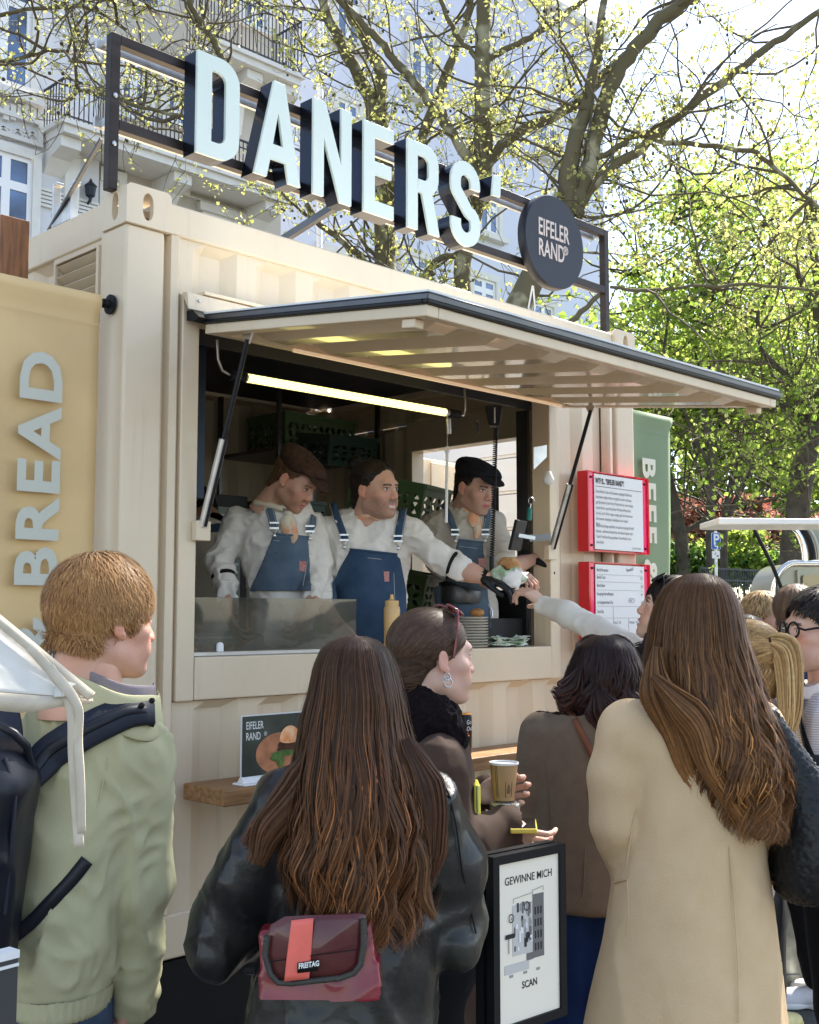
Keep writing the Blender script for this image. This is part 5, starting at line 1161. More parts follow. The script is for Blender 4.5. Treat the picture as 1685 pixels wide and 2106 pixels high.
c1, c2 = q(658, 1975, dbk + .045), q(658, 1975, dbk + .045); ax_ = math.atan2(q(560, 2000, dbk)[2] - q(760, 1975, dbk)[2], -(q(760, 2000, dbk)[0] - q(560, 2000, dbk)[0]))
sl, x, y, z = S.blk(S.lo, S.lo + S.n * S.h); th = math.radians(5.5); X_ = (x - c1[0]) * math.cos(th) + (z - c1[2]) * math.sin(th); Z_ = -(x - c1[0]) * math.sin(th) + (z - c1[2]) * math.cos(th); Yy = y - c1[1] + 0 * x + 0 * z
X_ = X_ + 0 * Yy; Z_ = Z_ + 0 * Yy
dx, dy, dz = np.abs(X_) - (.089 + .006 * (Z_ < 0)), np.abs(Yy) - .032 - .012 * np.clip(-Z_ / .06, -1, 1), np.abs(Z_) - .056
dd_ = np.sqrt(np.maximum(dx, 0) ** 2 + np.maximum(dy, 0) ** 2 + np.maximum(dz, 0) ** 2) + np.minimum(np.maximum(dx, np.maximum(dy, dz)), 0) - .008; S.put(sl, dd_.astype(np.float32), 0)
garment('bag_body', S, tred, bg_, .003, (1, 1, 1), 18, .6, 2)
flap = [(556, 1905), (585, 1888), (740, 1880), (752, 1885), (748, 1945), (742, 1985), (728, 2004), (700, 2014), (640, 2019), (600, 2024), (572, 2022), (556, 2005), (544, 1965), (548, 1925)]
def poly_panel(name, poly, m_, par, dep, thick=.003, bul=.0, n_=0):
    cx_, cy_ = np.mean([p[0] for p in poly]), np.mean([p[1] for p in poly]); mb = MB(); P2 = []
    pp = [q(a_[0], a_[1], dep) for a_ in poly]; c_ = q(cx_, cy_, dep - bul); K = 6; n = len(pp)
    V = [c_] + [c_ + (p - c_) * (k_ / K) + np.array((0, bul * (k_ / K) ** 2, 0)) for k_ in range(1, K + 1) for p in pp]
    V = np.array([np.array(v) for v in V]); 
    me = bpy.data.meshes.new(name); me.from_pydata([tuple(v) for v in h2w(V)], [], [(0, 1 + i, 1 + (i + 1) % n) for i in range(n)] + [(1 + k_ * n + i, 1 + (k_ + 1) * n + i, 1 + (k_ + 1) * n + (i + 1) % n, 1 + k_ * n + (i + 1) % n) for k_ in range(K - 1) for i in range(n)])
    me.polygons.foreach_set('use_smooth', [True] * len(me.polygons)); o = link(name, me, m_, par)
    if par.parent is not None: _fixlink(o, par)
    s_ = o.modifiers.new('t', 'SOLIDIFY'); s_.thickness = thick; s_.offset = 0; return o
poly_panel('bag_flap', flap, tarp, bg_, dbk - .010, .004, .008)
quadp(salm, [(600, 1893), (645, 1888), (636, 2012), (585, 2018)], dbk - .019, 'salmon_stripe', bg_, 0, 10, .003)
wire('flap_binding', [q(p[0], p[1], dbk - .012) for p in [(748, 1890), (748, 1945), (742, 1985), (728, 2002), (700, 2012), (640, 2018), (600, 2023), (572, 2021), (556, 2003), (545, 1965), (549, 1925)]], .0052, grey_b, bg_)
quadp(M['black'], [(612, 1980), (655, 1974), (655, 1996), (612, 2001)], dbk - .012, 'woven_tag', bg_, -.012, 2)
a = wv(*q(614, 1993, dbk - .0275)); b_ = wv(*q(652, 1987, dbk - .0275)); text('tag_lettering', 'FREITAG', .012, a, (b_ - a), (0, 0, 1), M['paper'], bg_, offset=.03, xs=.75)
band('bag_strap', [q(770, 1905, dbk + .03), q(762, 1880, dbk + .06), S2.hit(790, 1830, .006), S2.hit(850, 1700, .006)], [(0, -1, 0)] * 4, .03, grey_b, bg_, .003)
wire('flap_stitch', [q(556, 1978, dbk - .016), q(640, 1966, dbk - .0215), q(735, 1953, dbk - .018)], .0009, M['black'], bg_, 4)
# ---------------------------------------------------------------- 3 woman with coffee cup, brown coat
d = 2.85
p3 = person('woman in dark brown coat with low ponytail looking right and holding a paper cup', *q(900, 1700, d)[:2])
hc = q(891, 1352, d); SK3 = (.66, .43, .33)
hd = head(hc, 68, 0, 0, .98, fem=True, skin=SK3, brow=(.06, .035, .02), neck_to=(0, -.085, -.20), lips=(.55, .22, .19))
hm = q(868, 1370, d)
cols3 = ((.035, .020, .014), (.13, .075, .045))
scalp(hd, [(-.125, -.07), (-.09, -.062), (-.06, -.05), (-.03, -.030), (-.0, .022), (.03, .052), (.055, .072), (.09, .09)], .007, lambda g: np.array((0, -.14, -.045)) - g, 3200, .013, 7, .0015, .0035, cols3, p3, messy=.05, fall=.1)
tie = toh(hd, (0, -.128, -.04)); mb = MB(); mb.lathe(wv(*tie), [(.008, -.009), (.013, -.004), (.013, .004), (.008, .009)], 14, (Vector(wv(*toh(hd, (0, -.16, -.06)))) - Vector(wv(*tie)))); mb.build('hair_tie', cloth_mat('brown_tie', (.06, .03, .025)), p3, smooth=60)
lock([(826, 1368), (812, 1385), (808, 1410), (822, 1440), (830, 1460)], d, .028, 130, p3, cols3, 8, name='ponytail', depth=.02)
S = SD((q(780, 1700, d)[0] - .02, d - .22, .55), (q(1070, 1700, d)[0], d + .42, hc[2] - .1), .007)
S.loft(lvl([(1450, 835, 935, .07), (1500, 815, 955, .11), (1560, 800, 972, .15), (1640, 798, 985, .165), (1720, 800, 990, .165), (1850, 805, 990, .16), (2000, 800, 985, .16), (2150, 790, 985, .17)], d + .02), k=.02, endk=.03)
rs_, re, rw = q(900, 1580, d - .11), q(905, 1765, d - .14), q(1030, 1710, d - .02); S.chain([rs_, re, rw], [.075, .070, .054], .02); S.cap(rw, q(1040, 1706, d - .015), .055, .058, .004)
ls_, le, lw = q(900, 1580, d + .16), q(930, 1740, d + .20), q(1000, 1630, d + .12); S.chain([ls_, le, lw], [.07, .06, .045], .02)
coat3 = mat('brown_suede', (.050, .030, .021), .75, col2=(.085, .052, .036), var=.3, vs=5, vdet=6, bump=.2, bs=120, bdist=.002, sheen=.05, spec=.15)
garment('coat', S, coat3, p3, .013, (1, 1, .8), 8, .9, 21, fine=.004); S3 = S
# sherpa collar
Sc = SD((hc[0] - .2, d - .22, hc[2] - .40), (hc[0] + .2, d + .25, hc[2] - .04), .005)
for a_, b_, r_ in (((832, 1430), (850, 1500), .050), ((850, 1500), (900, 1560), .055), ((895, 1560), (922, 1590), .038), ((900, 1455), (940, 1520), .03), ((860, 1450), (900, 1480), .055), ((928, 1518), (936, 1568), .022)):
    Sc.cap(q(*a_, d - .03), q(*b_, d - .05), r_, r_, .02)
Sc.cap(q(850, 1460, d + .08), q(920, 1520, d + .08), .05, .045, .02)
v, f = Sc.mesh(1); v = v + vnorm(v, f) * (.006 * vnoise(v, 110, 3) + .004 * vnoise(v, 60, 4))[:, None]; soft('sherpa_collar', v, f, mat('black_sherpa', (.012, .008, .009), .95, bump=1.0, bs=180, bdist=.006, sheen=.03, spec=.1, var=.4, vs=120), p3)
wire('coat_seam', [S3.hit(*p, .001) for p in ((868, 1590), (872, 1650), (880, 1720), (888, 1760))], .0018, coat3, p3, 5)
hr_ = hand(q(1030, 1700, d - .02), (.50, .05, -.25), (.25, .85, .3), .88, (30, 38, 42, 48), (-60, -10), skin=SK3, thumbup=0.1)
hl_ = hand(q(992, 1634, d + .075), (.75, -.02, .05), (.05, -.85, .25), .85, (55, 50, 50, 50), (30, 30), left=True, skin=SK3)
# forearm-hand arrangement: right hand below holding, left hand steadying the cup
nb = limbs(hc + (-.2, -.2, -.35), hc + (.2, .2, -.05), lambda T: T.cap(hc + (-.02, 0, -.1), hc + (-.07, .02, -.28), .052, .07, .02), .006)
bodyof(p3, [(hd[0], hd[1], hd[2]), hr_, hl_, (nb[0], nb[1], np.tile(SK3, (len(nb[0]), 1)))])
er = toh(hd, (.082, .0, -.044)); R3 = hd[3]
for rr_, off, n_ in ((.008, (0, 0, 0), 'ear_hoop'), (.0105, (0, .002, -.014), 'ear_hoop')):
    c_ = er + R3 @ np.array(off); wire(n_, [c_ + R3 @ np.array((.004, rr_ * math.cos(a_), rr_ * math.sin(a_))) for a_ in np.linspace(0, 6.2, 15)], .0019, M['steel'], p3, 6)
sg3 = thing('sunglasses', 'red brown tortoiseshell sunglasses pushed up on the ponytailed woman with the cup', 'sunglasses', wv(*q(905, 1262, d)))
tort = mat('red_tortoiseshell', (.25, .035, .03), .15, col2=(.08, .012, .012), var=.4, vs=60, coat=.5)
c_ = hd[4] + R3 @ np.array((0, -.01, .02)); Rg = R3 @ np.array([[1, 0, 0], [0, math.cos(.95), -math.sin(.95)], [0, math.sin(.95), math.cos(.95)]])
shade(sg3, c_ - R3 @ np.array((0, 0, 0.0)), Rg, 1.0, yy=.112, zz=.012, m=tort, lens=mat('brown_lens', (.05, .03, .03), .1, coat=.5), temple_to=(.0, -.035))
cup = thing('paper_cup', 'brown paper coffee cup with white rim held by the woman in the brown coat', 'paper cup', wv(*q(1037, 1645, d + .03)))
cb_, ct_ = q(1037, 1645, d + .03), q(1038, 1570, d + .03); hh = ct_[2] - cb_[2]; kraft = mat('kraft_paper', (.42, .27, .13), .65, var=.08, vs=20)
mb = MB(); mb.lathe(wv(*cb_), [(.0255, .0), (.0345, hh), (.0335, hh), (.0245, .006)], 32); mb.build('cup_wall', kraft, cup, smooth=40)
mb = MB(); mb.lathe(wv(*cb_), [(.0335, hh - .001), (.0362, hh - .002), (.037, hh + .001), (.0362, hh + .0035), (.0338, hh + .002), (.033, hh - .01), (.031, hh - .03)], 32); mb.build('cup_rim', M['white'], cup, smooth=60)
for x_ in (-.0135, .0125):
    mb = MB(); 
for an0, w_ in ((-.62, .0016), (-.50, .0016)):
    pass
def on_cup(ang, t):
    r_ = .0257 + (.0345 - .0255) * t + .0003; c0_ = wv(*cb_); return c0_ + RT * (r_ * math.sin(ang)) - HD * (r_ * math.cos(ang)) + Vector((0, 0, hh * t))
for ang in (-.75, -.62): mb = MB(); mb.tube([on_cup(ang, .1), on_cup(ang, .97)], .0006, 4); mb.build('printed_line', M['ink'], cup)
for pts in (((.05, .12), (.62, .12), (.62, .52), (.05, .52), (.05, .12)), ((.18, .30), (.33, .46), (.48, .30)), ((.22, .22), (.44, .22), (.44, .30), (.22, .30), (.22, .22)), ((.33, .22), (.33, .42))):
    mb = MB(); mb.tube([on_cup(a_, t_) for a_, t_ in pts], .0006, 4, caps=False); mb.build('printed_mark', M['ink'], cup)
jar = thing('food_jar', 'small clear lidded jar stacked under the paper cup', 'jar', wv(*q(1042, 1690, d + .03)))
jb = q(1040, 1685, d + .03); jt = q(1038, 1646, d + .03); h2 = jt[2] - jb[2] - .001
mb = MB(); mb.lathe(wv(*jb), [(.028, 0), (.033, .006), (.036, h2 - .016), (.036, h2 - .013)], 28); mb.build('jar_body', mat('jar_plastic', (.75, .6, .48), .12, alpha=.75, coat=.6), jar, smooth=40)
mb = MB(); mb.lathe(wv(jb[0], jb[1], jb[2] + h2 - .0125), [(.038, 0), (.039, .004), (.037, .010), (.020, .012)], 28); mb.build('jar_lid', mat('jar_lid', (.55, .53, .48), .1, metal=.5, coat=.6), jar, smooth=40)
ph_ = thing('phone', 'phone in yellow case held flat under the stacked cup', 'phone', wv(*q(1075, 1700, d)))
a_ = q(1066, 1700, d + .0); mb = MB(); X_ = RT * .032; Y_2 = HD * .07 + RT * .006; mb.obox(wv(*q(1077, 1699, d - .01)), X_, Y_2, (0, 0, .0062)); mb.build('phone_case', mat('yellow_case', (.80, .58, .10), .4), ph_, bevel=.004, seg=3)
mb = MB(); mb.obox(Vector(wv(*q(1077, 1699, d - .01))) + Vector((0, 0, .0062)), X_ * .9, Y_2 * .95, (0, 0, .0006)); mb.build('phone_screen', mat('phone_glass', (.02, .02, .02), .05, coat=1), ph_)
wal = thing('wallet', 'bright yellow zip wallet tucked under the arm in the brown coat', 'wallet', wv(*q(982, 1640, d + .02)))
ya_, yb_ = q(979, 1608, d - .03), q(980, 1672, d - .03); mb = MB(); c_ = Vector(wv(*((ya_ + yb_) / 2))); mb.obox(c_, RT * .008 + HD * .002, HD * .05, Vector((0, 0, abs(ya_[2] - yb_[2]) / 2))); mb.build('wallet_body', mat('acid_yellow', (.75, .72, .08), .4), wal, bevel=.006, seg=3)
mb = MB(); mb.tube([c_ - HD * .051 + Vector((0, 0, .034)), c_ - HD * .053, c_ - HD * .051 - Vector((0, 0, .034))], .002, 6); mb.build('wallet_zip', M['steel'], wal)
S = SD((hc[0] - .3, d - .25, .02), (hc[0] + .35, d + .3, .9), .01); legs(S, [(hc[0] - .02, d - .08, .85), (hc[0] - .02, d + .09, .85)], [(hc[0] - .02, d - .09, .08), (hc[0] + .02, d + .1, .08)], .10, .06); S.ell((hc[0], d, .88), (.13, .16, .1), .03)
garment('trousers', S, cloth_mat('black_trousers', (.012, .012, .014)), p3, .006, (1, 1, 1), 12, .6, 4)
for x_ in (-.09, .10): shoe(p3, (hc[0] - .06, d + x_, 0), 80, M['black'], M['white'])
# ---------------------------------------------------------------- 4 woman in taupe coat
d = 3.25
p4 = person('woman with dark shoulder length hair in a taupe wool coat with brown crossbody strap', *q(1200, 1700, d)[:2])
hc = q(1244, 1404, d + .02); hd = head(hc, 12, -6, 0, .90, fem=True)
rows = [(1306, 1225, 1262, .03), (1314, 1205, 1285, .06), (1332, 1186, 1302, .085), (1370, 1174, 1314, .10), (1400, 1168, 1318, .105), (1425, 1160, 1318, .105), (1450, 1160, 1316, .10), (1480, 1185, 1310, .09)]
c4_ = ((.014, .008, .007), (.075, .035, .028))
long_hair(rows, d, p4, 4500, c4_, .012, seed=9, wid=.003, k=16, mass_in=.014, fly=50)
lock([(1195, 1375), (1172, 1415), (1152, 1425), (1140, 1418)], d - .08, .030, 90, p4, c4_, 8)
lock([(1190, 1395), (1175, 1430), (1158, 1448), (1148, 1440)], d - .07, .030, 80, p4, c4_, 9)
lock([(1230, 1420), (1240, 1460), (1262, 1490), (1290, 1500)], d - .11, .05, 120, p4, c4_, 10)
lock([(1270, 1400), (1290, 1450), (1300, 1490), (1296, 1520)], d - .08, .04, 120, p4, c4_, 12)
S = SD((q(1040, 1700, d)[0], d - .24, .55), (q(1370, 1700, d)[0], d + .3, hc[2] - .08), .008)
S.loft(lvl([(1425, 1185, 1290, .06), (1455, 1130, 1325, .09), (1490, 1100, 1350, .105), (1560, 1098, 1352, .115), (1660, 1100, 1345, .12), (1760, 1090, 1345, .125), (1850, 1080, 1345, .135), (1864, 1080, 1345, .135)], d), k=.015, endk=.02)
S.chain([q(1116, 1510, d), q(1092, 1680, d + .03), q(1110, 1790, d + .14)], [.064, .056, .045], .012); S.chain([q(1336, 1510, d), q(1352, 1680, d + .03), q(1330, 1790, d + .14)], [.064, .056, .045], .012)
wool = cloth_mat('taupe_wool', (.165, .125, .088), col2=(.135, .10, .072), vs=25, bump=.6, bs=300, bdist=.002)
garment('wool_coat', S, wool, p4, .007, (1, 1, .4), 7, .6, 33); S4 = S
collar('coat_collar', wool, p4, q(1245, 1430, d) + (0, 0, .008), .078, .07, 0, .25, .05, .22, -120, 120, thick=.008)
wire('centre_back_seam', [S4.hit(*p, .0008) for p in ((1215, 1480), (1212, 1600), (1205, 1720), (1200, 1845))], .0018, wool, p4, 5)
wire('sleeve_seam', [S4.hit(*p, .0008) for p in ((1130, 1470), (1118, 1530), (1128, 1620), (1130, 1700))], .0018, wool, p4, 5)
bodyof(p4, [(hd[0], hd[1], hd[2]), hand(q(1115, 1800, d + .17), (.5, .6, -.2), (0, 0, -1), .9, left=True), hand(q(1330, 1800, d + .17), (-.5, .6, -.2), (0, 0, -1), .9)])
S = SD((hc[0] - .35, d - .25, .02), (hc[0] + .35, d + .3, 1.0), .009); legs(S, [q(1165, 1870, d), q(1240, 1870, d)], [(q(1170, 1830, d)[0] - .03, d, .08), (q(1215, 1830, d)[0], d + .02, .08)], .095, .06); 
garment('jeans', S, cloth_mat('blue_jeans', (.010, .028, .095), col2=(.006, .014, .05), vs=8), p4, .008, (1, 1, 1), 12, .6, 4)
for x_ in (1140, 1215): shoe(p4, (q(x_, 1830, d)[0], d - .06, 0), 0, M['white'], M['white'])
cb4 = thing('crossbody_bag', 'brown leather crossbody strap across the taupe coat', 'bag', wv(*q(1195, 1500, d - .12)))
lth = mat('tan_leather', (.17, .055, .022), .45, var=.2, vs=20)
strap('bag_strap', S4, [(1174, 1462), (1183, 1480), (1200, 1515), (1222, 1560), (1250, 1620), (1300, 1720)], .018, lth, cb4, .009, .004)
mb = MB(); mb.obox(wv(*q(1335, 1790, d - .05)), RT * .04, HD * .09, (0, 0, .07)); mb.build('bag_pouch', lth, cb4, bevel=.02, seg=3)
sg4 = thing('sunglasses', 'dark sunglasses resting on top of the dark hair above the taupe coat', 'sunglasses', wv(*q(1270, 1325, d)))
Rg = hd[3] @ np.array([[1, 0, 0], [0, math.cos(1.0), -math.sin(1.0)], [0, math.sin(1.0), math.cos(1.0)]]); shade(sg4, hd[4] + hd[3] @ np.array((0, .0, .01)), Rg, 1.08, yy=.115, zz=.02, m=mat('dark_frame', (.06, .03, .025), .15, coat=.5), temple_to=(-.01, -.045))
# ---------------------------------------------------------------- 5 woman in camel coat
d = 2.62
p5 = person('woman with long wavy auburn brown hair in a long camel coat', *q(1430, 1700, d)[:2])
hc = q(1437, 1302, d + .03); hd = head(hc, 20, 0, 0, .92, fem=True)
c5 = ((.065, .031, .014), (.38, .165, .052))
rows = [(1180, 1415, 1458, .03), (1188, 1392, 1480, .06), (1206, 1368, 1500, .085), (1240, 1350, 1516, .10), (1290, 1338, 1528, .108), (1350, 1332, 1540, .112), (1420, 1340, 1558, .125), (1480, 1362, 1578, .145), (1540, 1385, 1592, .155), (1600, 1410, 1600, .155), (1650, 1440, 1594, .15), (1690, 1480, 1580, .145), (1715, 1510, 1560, .14)]
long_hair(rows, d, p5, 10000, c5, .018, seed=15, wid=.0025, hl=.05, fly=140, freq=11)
lock([(1352, 1330), (1342, 1400), (1362, 1450), (1400, 1510), (1418, 1600), (1460, 1660)], d - .10, .035, 420, p5, c5, 22)
lock([(1350, 1400), (1375, 1430), (1350, 1400), (1330, 1440), (1335, 1500)], d - .06, .012, 14, p5, c5, 23, wid=.002)
lock([(1345, 1390), (1385, 1440), (1440, 1490), (1460, 1560), (1500, 1640), (1530, 1700)], d - .14, .035, 380, p5, c5, 24)
S = SD((q(1200, 1700, d)[0] - .04, d - .26, .45), (q(1640, 1700, d)[0] + .03, d + .34, hc[2] - .1), .008)
S.loft(lvl([(1425, 1370, 1500, .06), (1445, 1320, 1540, .085), (1475, 1278, 1568, .10), (1520, 1262, 1578, .112), (1600, 1285, 1575, .115), (1700, 1285, 1570, .12), (1800, 1262, 1578, .13), (1900, 1246, 1590, .145), (2000, 1226, 1602, .16), (2106, 1205, 1612, .175), (2300, 1180, 1630, .19), (2500, 1170, 1640, .2)], d), k=.02, endk=.02)
a_, b_, c_ = q(1300, 1510, d), q(1270, 1690, d + .0), q(1300, 1790, d + .05); S.chain([a_, (a_ + b_) / 2 + (-.012, 0, 0), b_, c_], [.073, .072, .062, .05], .010); S.ell(a_, (.075, .08, .078), .02)
a2_, b2_ = q(1552, 1500, d), q(1575, 1690, d + .05); S.chain([a2_, b2_, q(1560, 1790, d + .12)], [.07, .06, .05], .015)
cam_ = cloth_mat('camel_wool', (.64, .46, .27), col2=(.59, .415, .235), vs=14, bump=.5, bs=260, bdist=.002)
def mk5(v): return np.interp(v[:, 2], [0.9, 1.35], [1.6, .7])
garment('camel_coat', S, cam_, p5, .010, (1, 1, .22), 8, .6, 41, mask=mk5, fine=.002); S5 = S
for nm_, pts in (('sleeve_seam', [(1290, 1470), (1308, 1520), (1322, 1580), (1318, 1640), (1300, 1700), (1290, 1780)]), ('side_back_seam', [(1335, 1760), (1342, 1850), (1345, 1950), (1346, 2100)]), ('centre_back_seam', [(1500, 1740), (1510, 1850), (1518, 1990), (1520, 2104)])):
    wire(nm_, [S5.hit(*p, .0006) for p in pts], .0018, cam_, p5, 5)
wire('pocket_edge', [S5.hit(*p, .001) for p in ((1262, 1816), (1276, 1813), (1292, 1810), (1294, 1860), (1293, 1930))], .0020, cam_, p5, 5)
bodyof(p5, [(hd[0], hd[1], hd[2]), hand(q(1302, 1796, d + .08), (.5, .3, -.6), (1, 0, 0), .9, left=True), hand(q(1560, 1796, d + .14), (-.3, .3, -.6), (-1, 0, 0), .9)])
S = SD((hc[0] - .2, d - .25, .02), (hc[0] + .35, d + .3, .7), .01); legs(S, [(hc[0] - .06, d, .6), (hc[0] + .11, d, .6)], [(hc[0] - .06, d, .08), (hc[0] + .12, d, .08)], .08, .055)
garment('trousers', S, M['black'], p5, .006, (1, 1, 1), 12, .6, 4)
for x_ in (-.06, .12): shoe(p5, (hc[0] + x_, d - .07, 0), 0, M['black'], M['black'])
wb = thing('woven_tote', 'large black woven leather tote hanging from the camel coat shoulder', 'bag', wv(*q(1640, 1700, d - .02)))
wov = mat('black_woven_leather', (.012, .012, .012), .42, bump=.1, bs=90)
dw = d - .02
S = SD((q(1540, 1700, dw)[0], dw - .22, .95), (q(1860, 1700, dw)[0], dw + .2, 1.62), .006)
S.loft(lvl([(1440, 1560, 1585, .03), (1480, 1568, 1608, .04), (1540, 1578, 1648, .06), (1600, 1584, 1690, .08), (1680, 1588, 1730, .10), (1760, 1590, 1745, .11), (1820, 1594, 1730, .10), (1852, 1612, 1700, .07)], dw), k=0, endk=.03, pw=2.2)
v, f = S.mesh(2); n_ = vnorm(v, f); u1 = (v[:, 0] + v[:, 2]) * 75; u2 = (v[:, 0] - v[:, 2]) * 75; pat = np.where((np.floor(u1) + np.floor(u2)) % 2 == 0, np.abs(np.sin(u1 * math.pi)), np.abs(np.sin(u2 * math.pi)))
v = v + n_ * ((pat * .007 + folds(v, (1, 1, .5), 9, .5, 3) * .010)[:, None]); soft('woven_body', v, f, wov, wb)
band('shoulder_handle', [S5.hit(1500, 1452, .012), S5.hit(1540, 1450, .016), q(1566, 1462, d - .09), q(1580, 1500, d - .08), q(1590, 1540, dw - .05)], [(0.2, -.8, .5)] * 5, [.03, .034, .036, .04, .05], wov, wb, .010)
# ---------------------------------------------------------------- 6 woman reaching up for the food
d = 4.0
p6 = person('woman in white shirt with black hair reaching up to take the wrapped sandwich', *q(1370, 1500, d)[:2])
hc = q(1380, 1256, d); SK6 = (.62, .38, .26); hd = head(hc, -84, 16, 0, 1.0, fem=True, skin=SK6, brow=(.03, .02, .015), lips=(.6, .2, .18), smile=.7, neck_to=(0, -.075, -.20))
c6 = ((.008, .006, .006), (.03, .02, .018))
scalp(hd, [(-.125, -.0), (-.09, .0), (-.06, -.005), (-.03, -.0), (.0, .025), (.03, .052), (.055, .078), (.09, .09)], .010, crownflow(), 1300, .016, 8, .004, .005, c6, p6, ear=False)
lock([(1395, 1230), (1372, 1290), (1352, 1330), (1335, 1370), (1310, 1400)], d - .05, .05, 200, p6, c6, 31, wid=.006)
lock([(1390, 1270), (1370, 1330), (1330, 1345), (1312, 1370), (1322, 1420)], d - .09, .04, 160, p6, c6, 32, wid=.006)
lock([(1370, 1300), (1345, 1325), (1318, 1330), (1285, 1335)], d - .1, .018, 30, p6, c6, 33, wid=.003)
S = SD((q(1080, 1300, d)[0] - .05, d - .3, .6), (q(1480, 1300, d)[0], 5.05, hc[2] + .12), .008)
S.loft(lvl([(1345, 1350, 1420, .07), (1380, 1310, 1450, .12), (1430, 1295, 1460, .15), (1600, 1300, 1460, .15), (1750, 1300, 1460, .15)], d + .05), k=.02, endk=.03)
ha = q(1124, 1247, 4.55); S.chain([q(1345, 1385, d + .02), q(1300, 1338, d + .15), q(1232, 1300, 4.35), q(1170, 1264, 4.45), ha], [.075, .058, .052, .046, .036], .02); S.cap(ha, ha + (ha - q(1170, 1264, 4.45)) * .10, .037, .040, .004)
wsh = cloth_mat('white_shirt_cotton', (.72, .67, .58), bump=.3, var=.05)
garment('shirt', S, wsh, p6, .016, (1.0, 1, 1), 9, 1.0, 51, fine=.005)
fd = np.array(q(1062, 1190, 4.66)) - ha
h6 = hand(ha, fd + np.array((-.02, 0, .0)), (-.2, .3, -.9), 1.08, (30, 35, 45, 55), (15, 10), skin=(.66, .42, .30), thumbup=-.5, left=True)
nb = limbs(hc + (-.2, -.2, -.35), hc + (.25, .2, -.02), lambda T: T.cap(hc + (.02, 0, -.09), hc + (.05, .02, -.30), .055, .07, .02), .007)
bodyof(p6, [(hd[0], hd[1], hd[2]), h6, (nb[0], nb[1], np.tile(SK6, (len(nb[0]), 1)))])
S = SD((hc[0] - .3, d - .3, .02), (hc[0] + .35, d + .4, .95), .012); legs(S, [(hc[0], d - .05, .85), (hc[0], d + .12, .85)], [(hc[0], d - .06, .08), (hc[0] + .02, d + .14, .08)], .10, .06); S.ell((hc[0], d + .03, .88), (.13, .16, .1), .03); garment('trousers', S, denim_d, p6, .006)
for x_ in (-.09, .12): shoe(p6, (hc[0] + .05, d + x_, 0), -90, M['white'], M['white'])
sg6 = thing('sunglasses', 'black sunglasses pushed up on the head of the woman reaching up', 'sunglasses', wv(*q(1385, 1200, d)))
Rg = hd[3] @ np.array([[1, 0, 0], [0, math.cos(.8), -math.sin(.8)], [0, math.sin(.8), math.cos(.8)]]); shade(sg6, hd[4], Rg, 1.05, yy=.118, zz=.02, m=M['black'], temple_to=(-.01, -.045))
# ---------------------------------------------------------------- 7 woman with blonde ponytail
d = 3.45
p7 = person('woman with high blonde ponytail tied with a black band facing left', *q(1560, 1500, d)[:2])
hc = q(1533, 1362, d); hd = head(hc, -42, 0, 0, .98, fem=True)
c7 = ((.17, .085, .035), (.58, .37, .15))
scalp(hd, [(-.125, -.06), (-.09, -.055), (-.06, -.045), (-.03, -.02), (.0, .022), (.03, .052), (.055, .078), (.09, .09)], .010, lambda g: np.array((0, -.13, .055)) - g, 1800, .014, 7, .002, .0045, c7, p7, messy=.08, fall=.05)
tp = q(1583, 1318, d - .09); mb = MB(); mb.lathe(wv(*tp), [(.012, -.010), (.018, -.004), (.018, .004), (.012, .010)], 14, RT); mb.build('hair_band', M['black'], p7, smooth=60)
lock([(1572, 1320), (1588, 1318), (1612, 1332), (1624, 1380), (1628, 1440), (1622, 1490), (1612, 1510)], d - .09, .042, 420, p7, ((.28, .15, .05), (.80, .55, .25)), 61, wid=.0045, depth=.035, name='ponytail')
S = SD((q(1460, 1500, d)[0], d - .22, .8), (q(1700, 1500, d)[0], d + .25, hc[2] - .1), .009); S.loft(lvl([(1430, 1520, 1590, .06), (1460, 1495, 1625, .10), (1500, 1480, 1635, .11), (1650, 1470, 1610, .12), (1850, 1460, 1590, .12)], d), k=.02, endk=.03); 
garment('beige_top', S, cloth_mat('beige_knit', (.50, .40, .33)), p7, .008, seed=61)
bodyof(p7, [(hd[0], hd[1], hd[2])])
S = SD((hc[0] - .3, d - .3, .02), (hc[0] + .45, d + .3, .95), .012); legs(S, [(hc[0] - .12, d, .85), (hc[0] + .0, d, .85)], [(hc[0] - .12, d, .08), (hc[0] + .0, d, .08)], .09, .06); garment('trousers', S, M['black'], p7, .006)
for x_ in (-.12, .0): shoe(p7, (hc[0] + x_, d - .04, 0), -30, M['white'], M['white'])
# ---------------------------------------------------------------- 8 man with glasses
d = 3.6
p8 = person('dark haired man with black glasses and striped white shirt at the right edge looking left', *q(1700, 1500, d)[:2])
hc = q(1688, 1298, d); SK8 = (.66, .42, .31); hd = head(hc, -97, 0, 0, 1.06, skin=SK8, brow=(.03, .02, .015), stubble=(.25, (.35, .26, .22)), neck_to=(0, -.07, -.22), jaw=1.15)
scalp(hd, [(-.125, -.062), (-.09, -.055), (-.06, -.045), (-.03, -.02), (.0, .018), (.03, .050), (.055, .078), (.09, .095)], .014, crownflow((0, -.05, .13)), 2500, .008, 5, .005, .0045, ((.008, .007, .007), (.05, .035, .025)), p8, messy=.2, fall=.0)
gl8 = thing('eyeglasses', 'thick black framed eyeglasses on the man at the right edge', 'eyeglasses', wv(*q(1650, 1275, d))); shade(gl8, hd[4], hd[3], 1.06, yy=.103, zz=.004, m=M['black'], lens=mat('clear_lens', (.9, .9, .9), .03, alpha=.12, coat=.5), temple_to=(.0, .008))
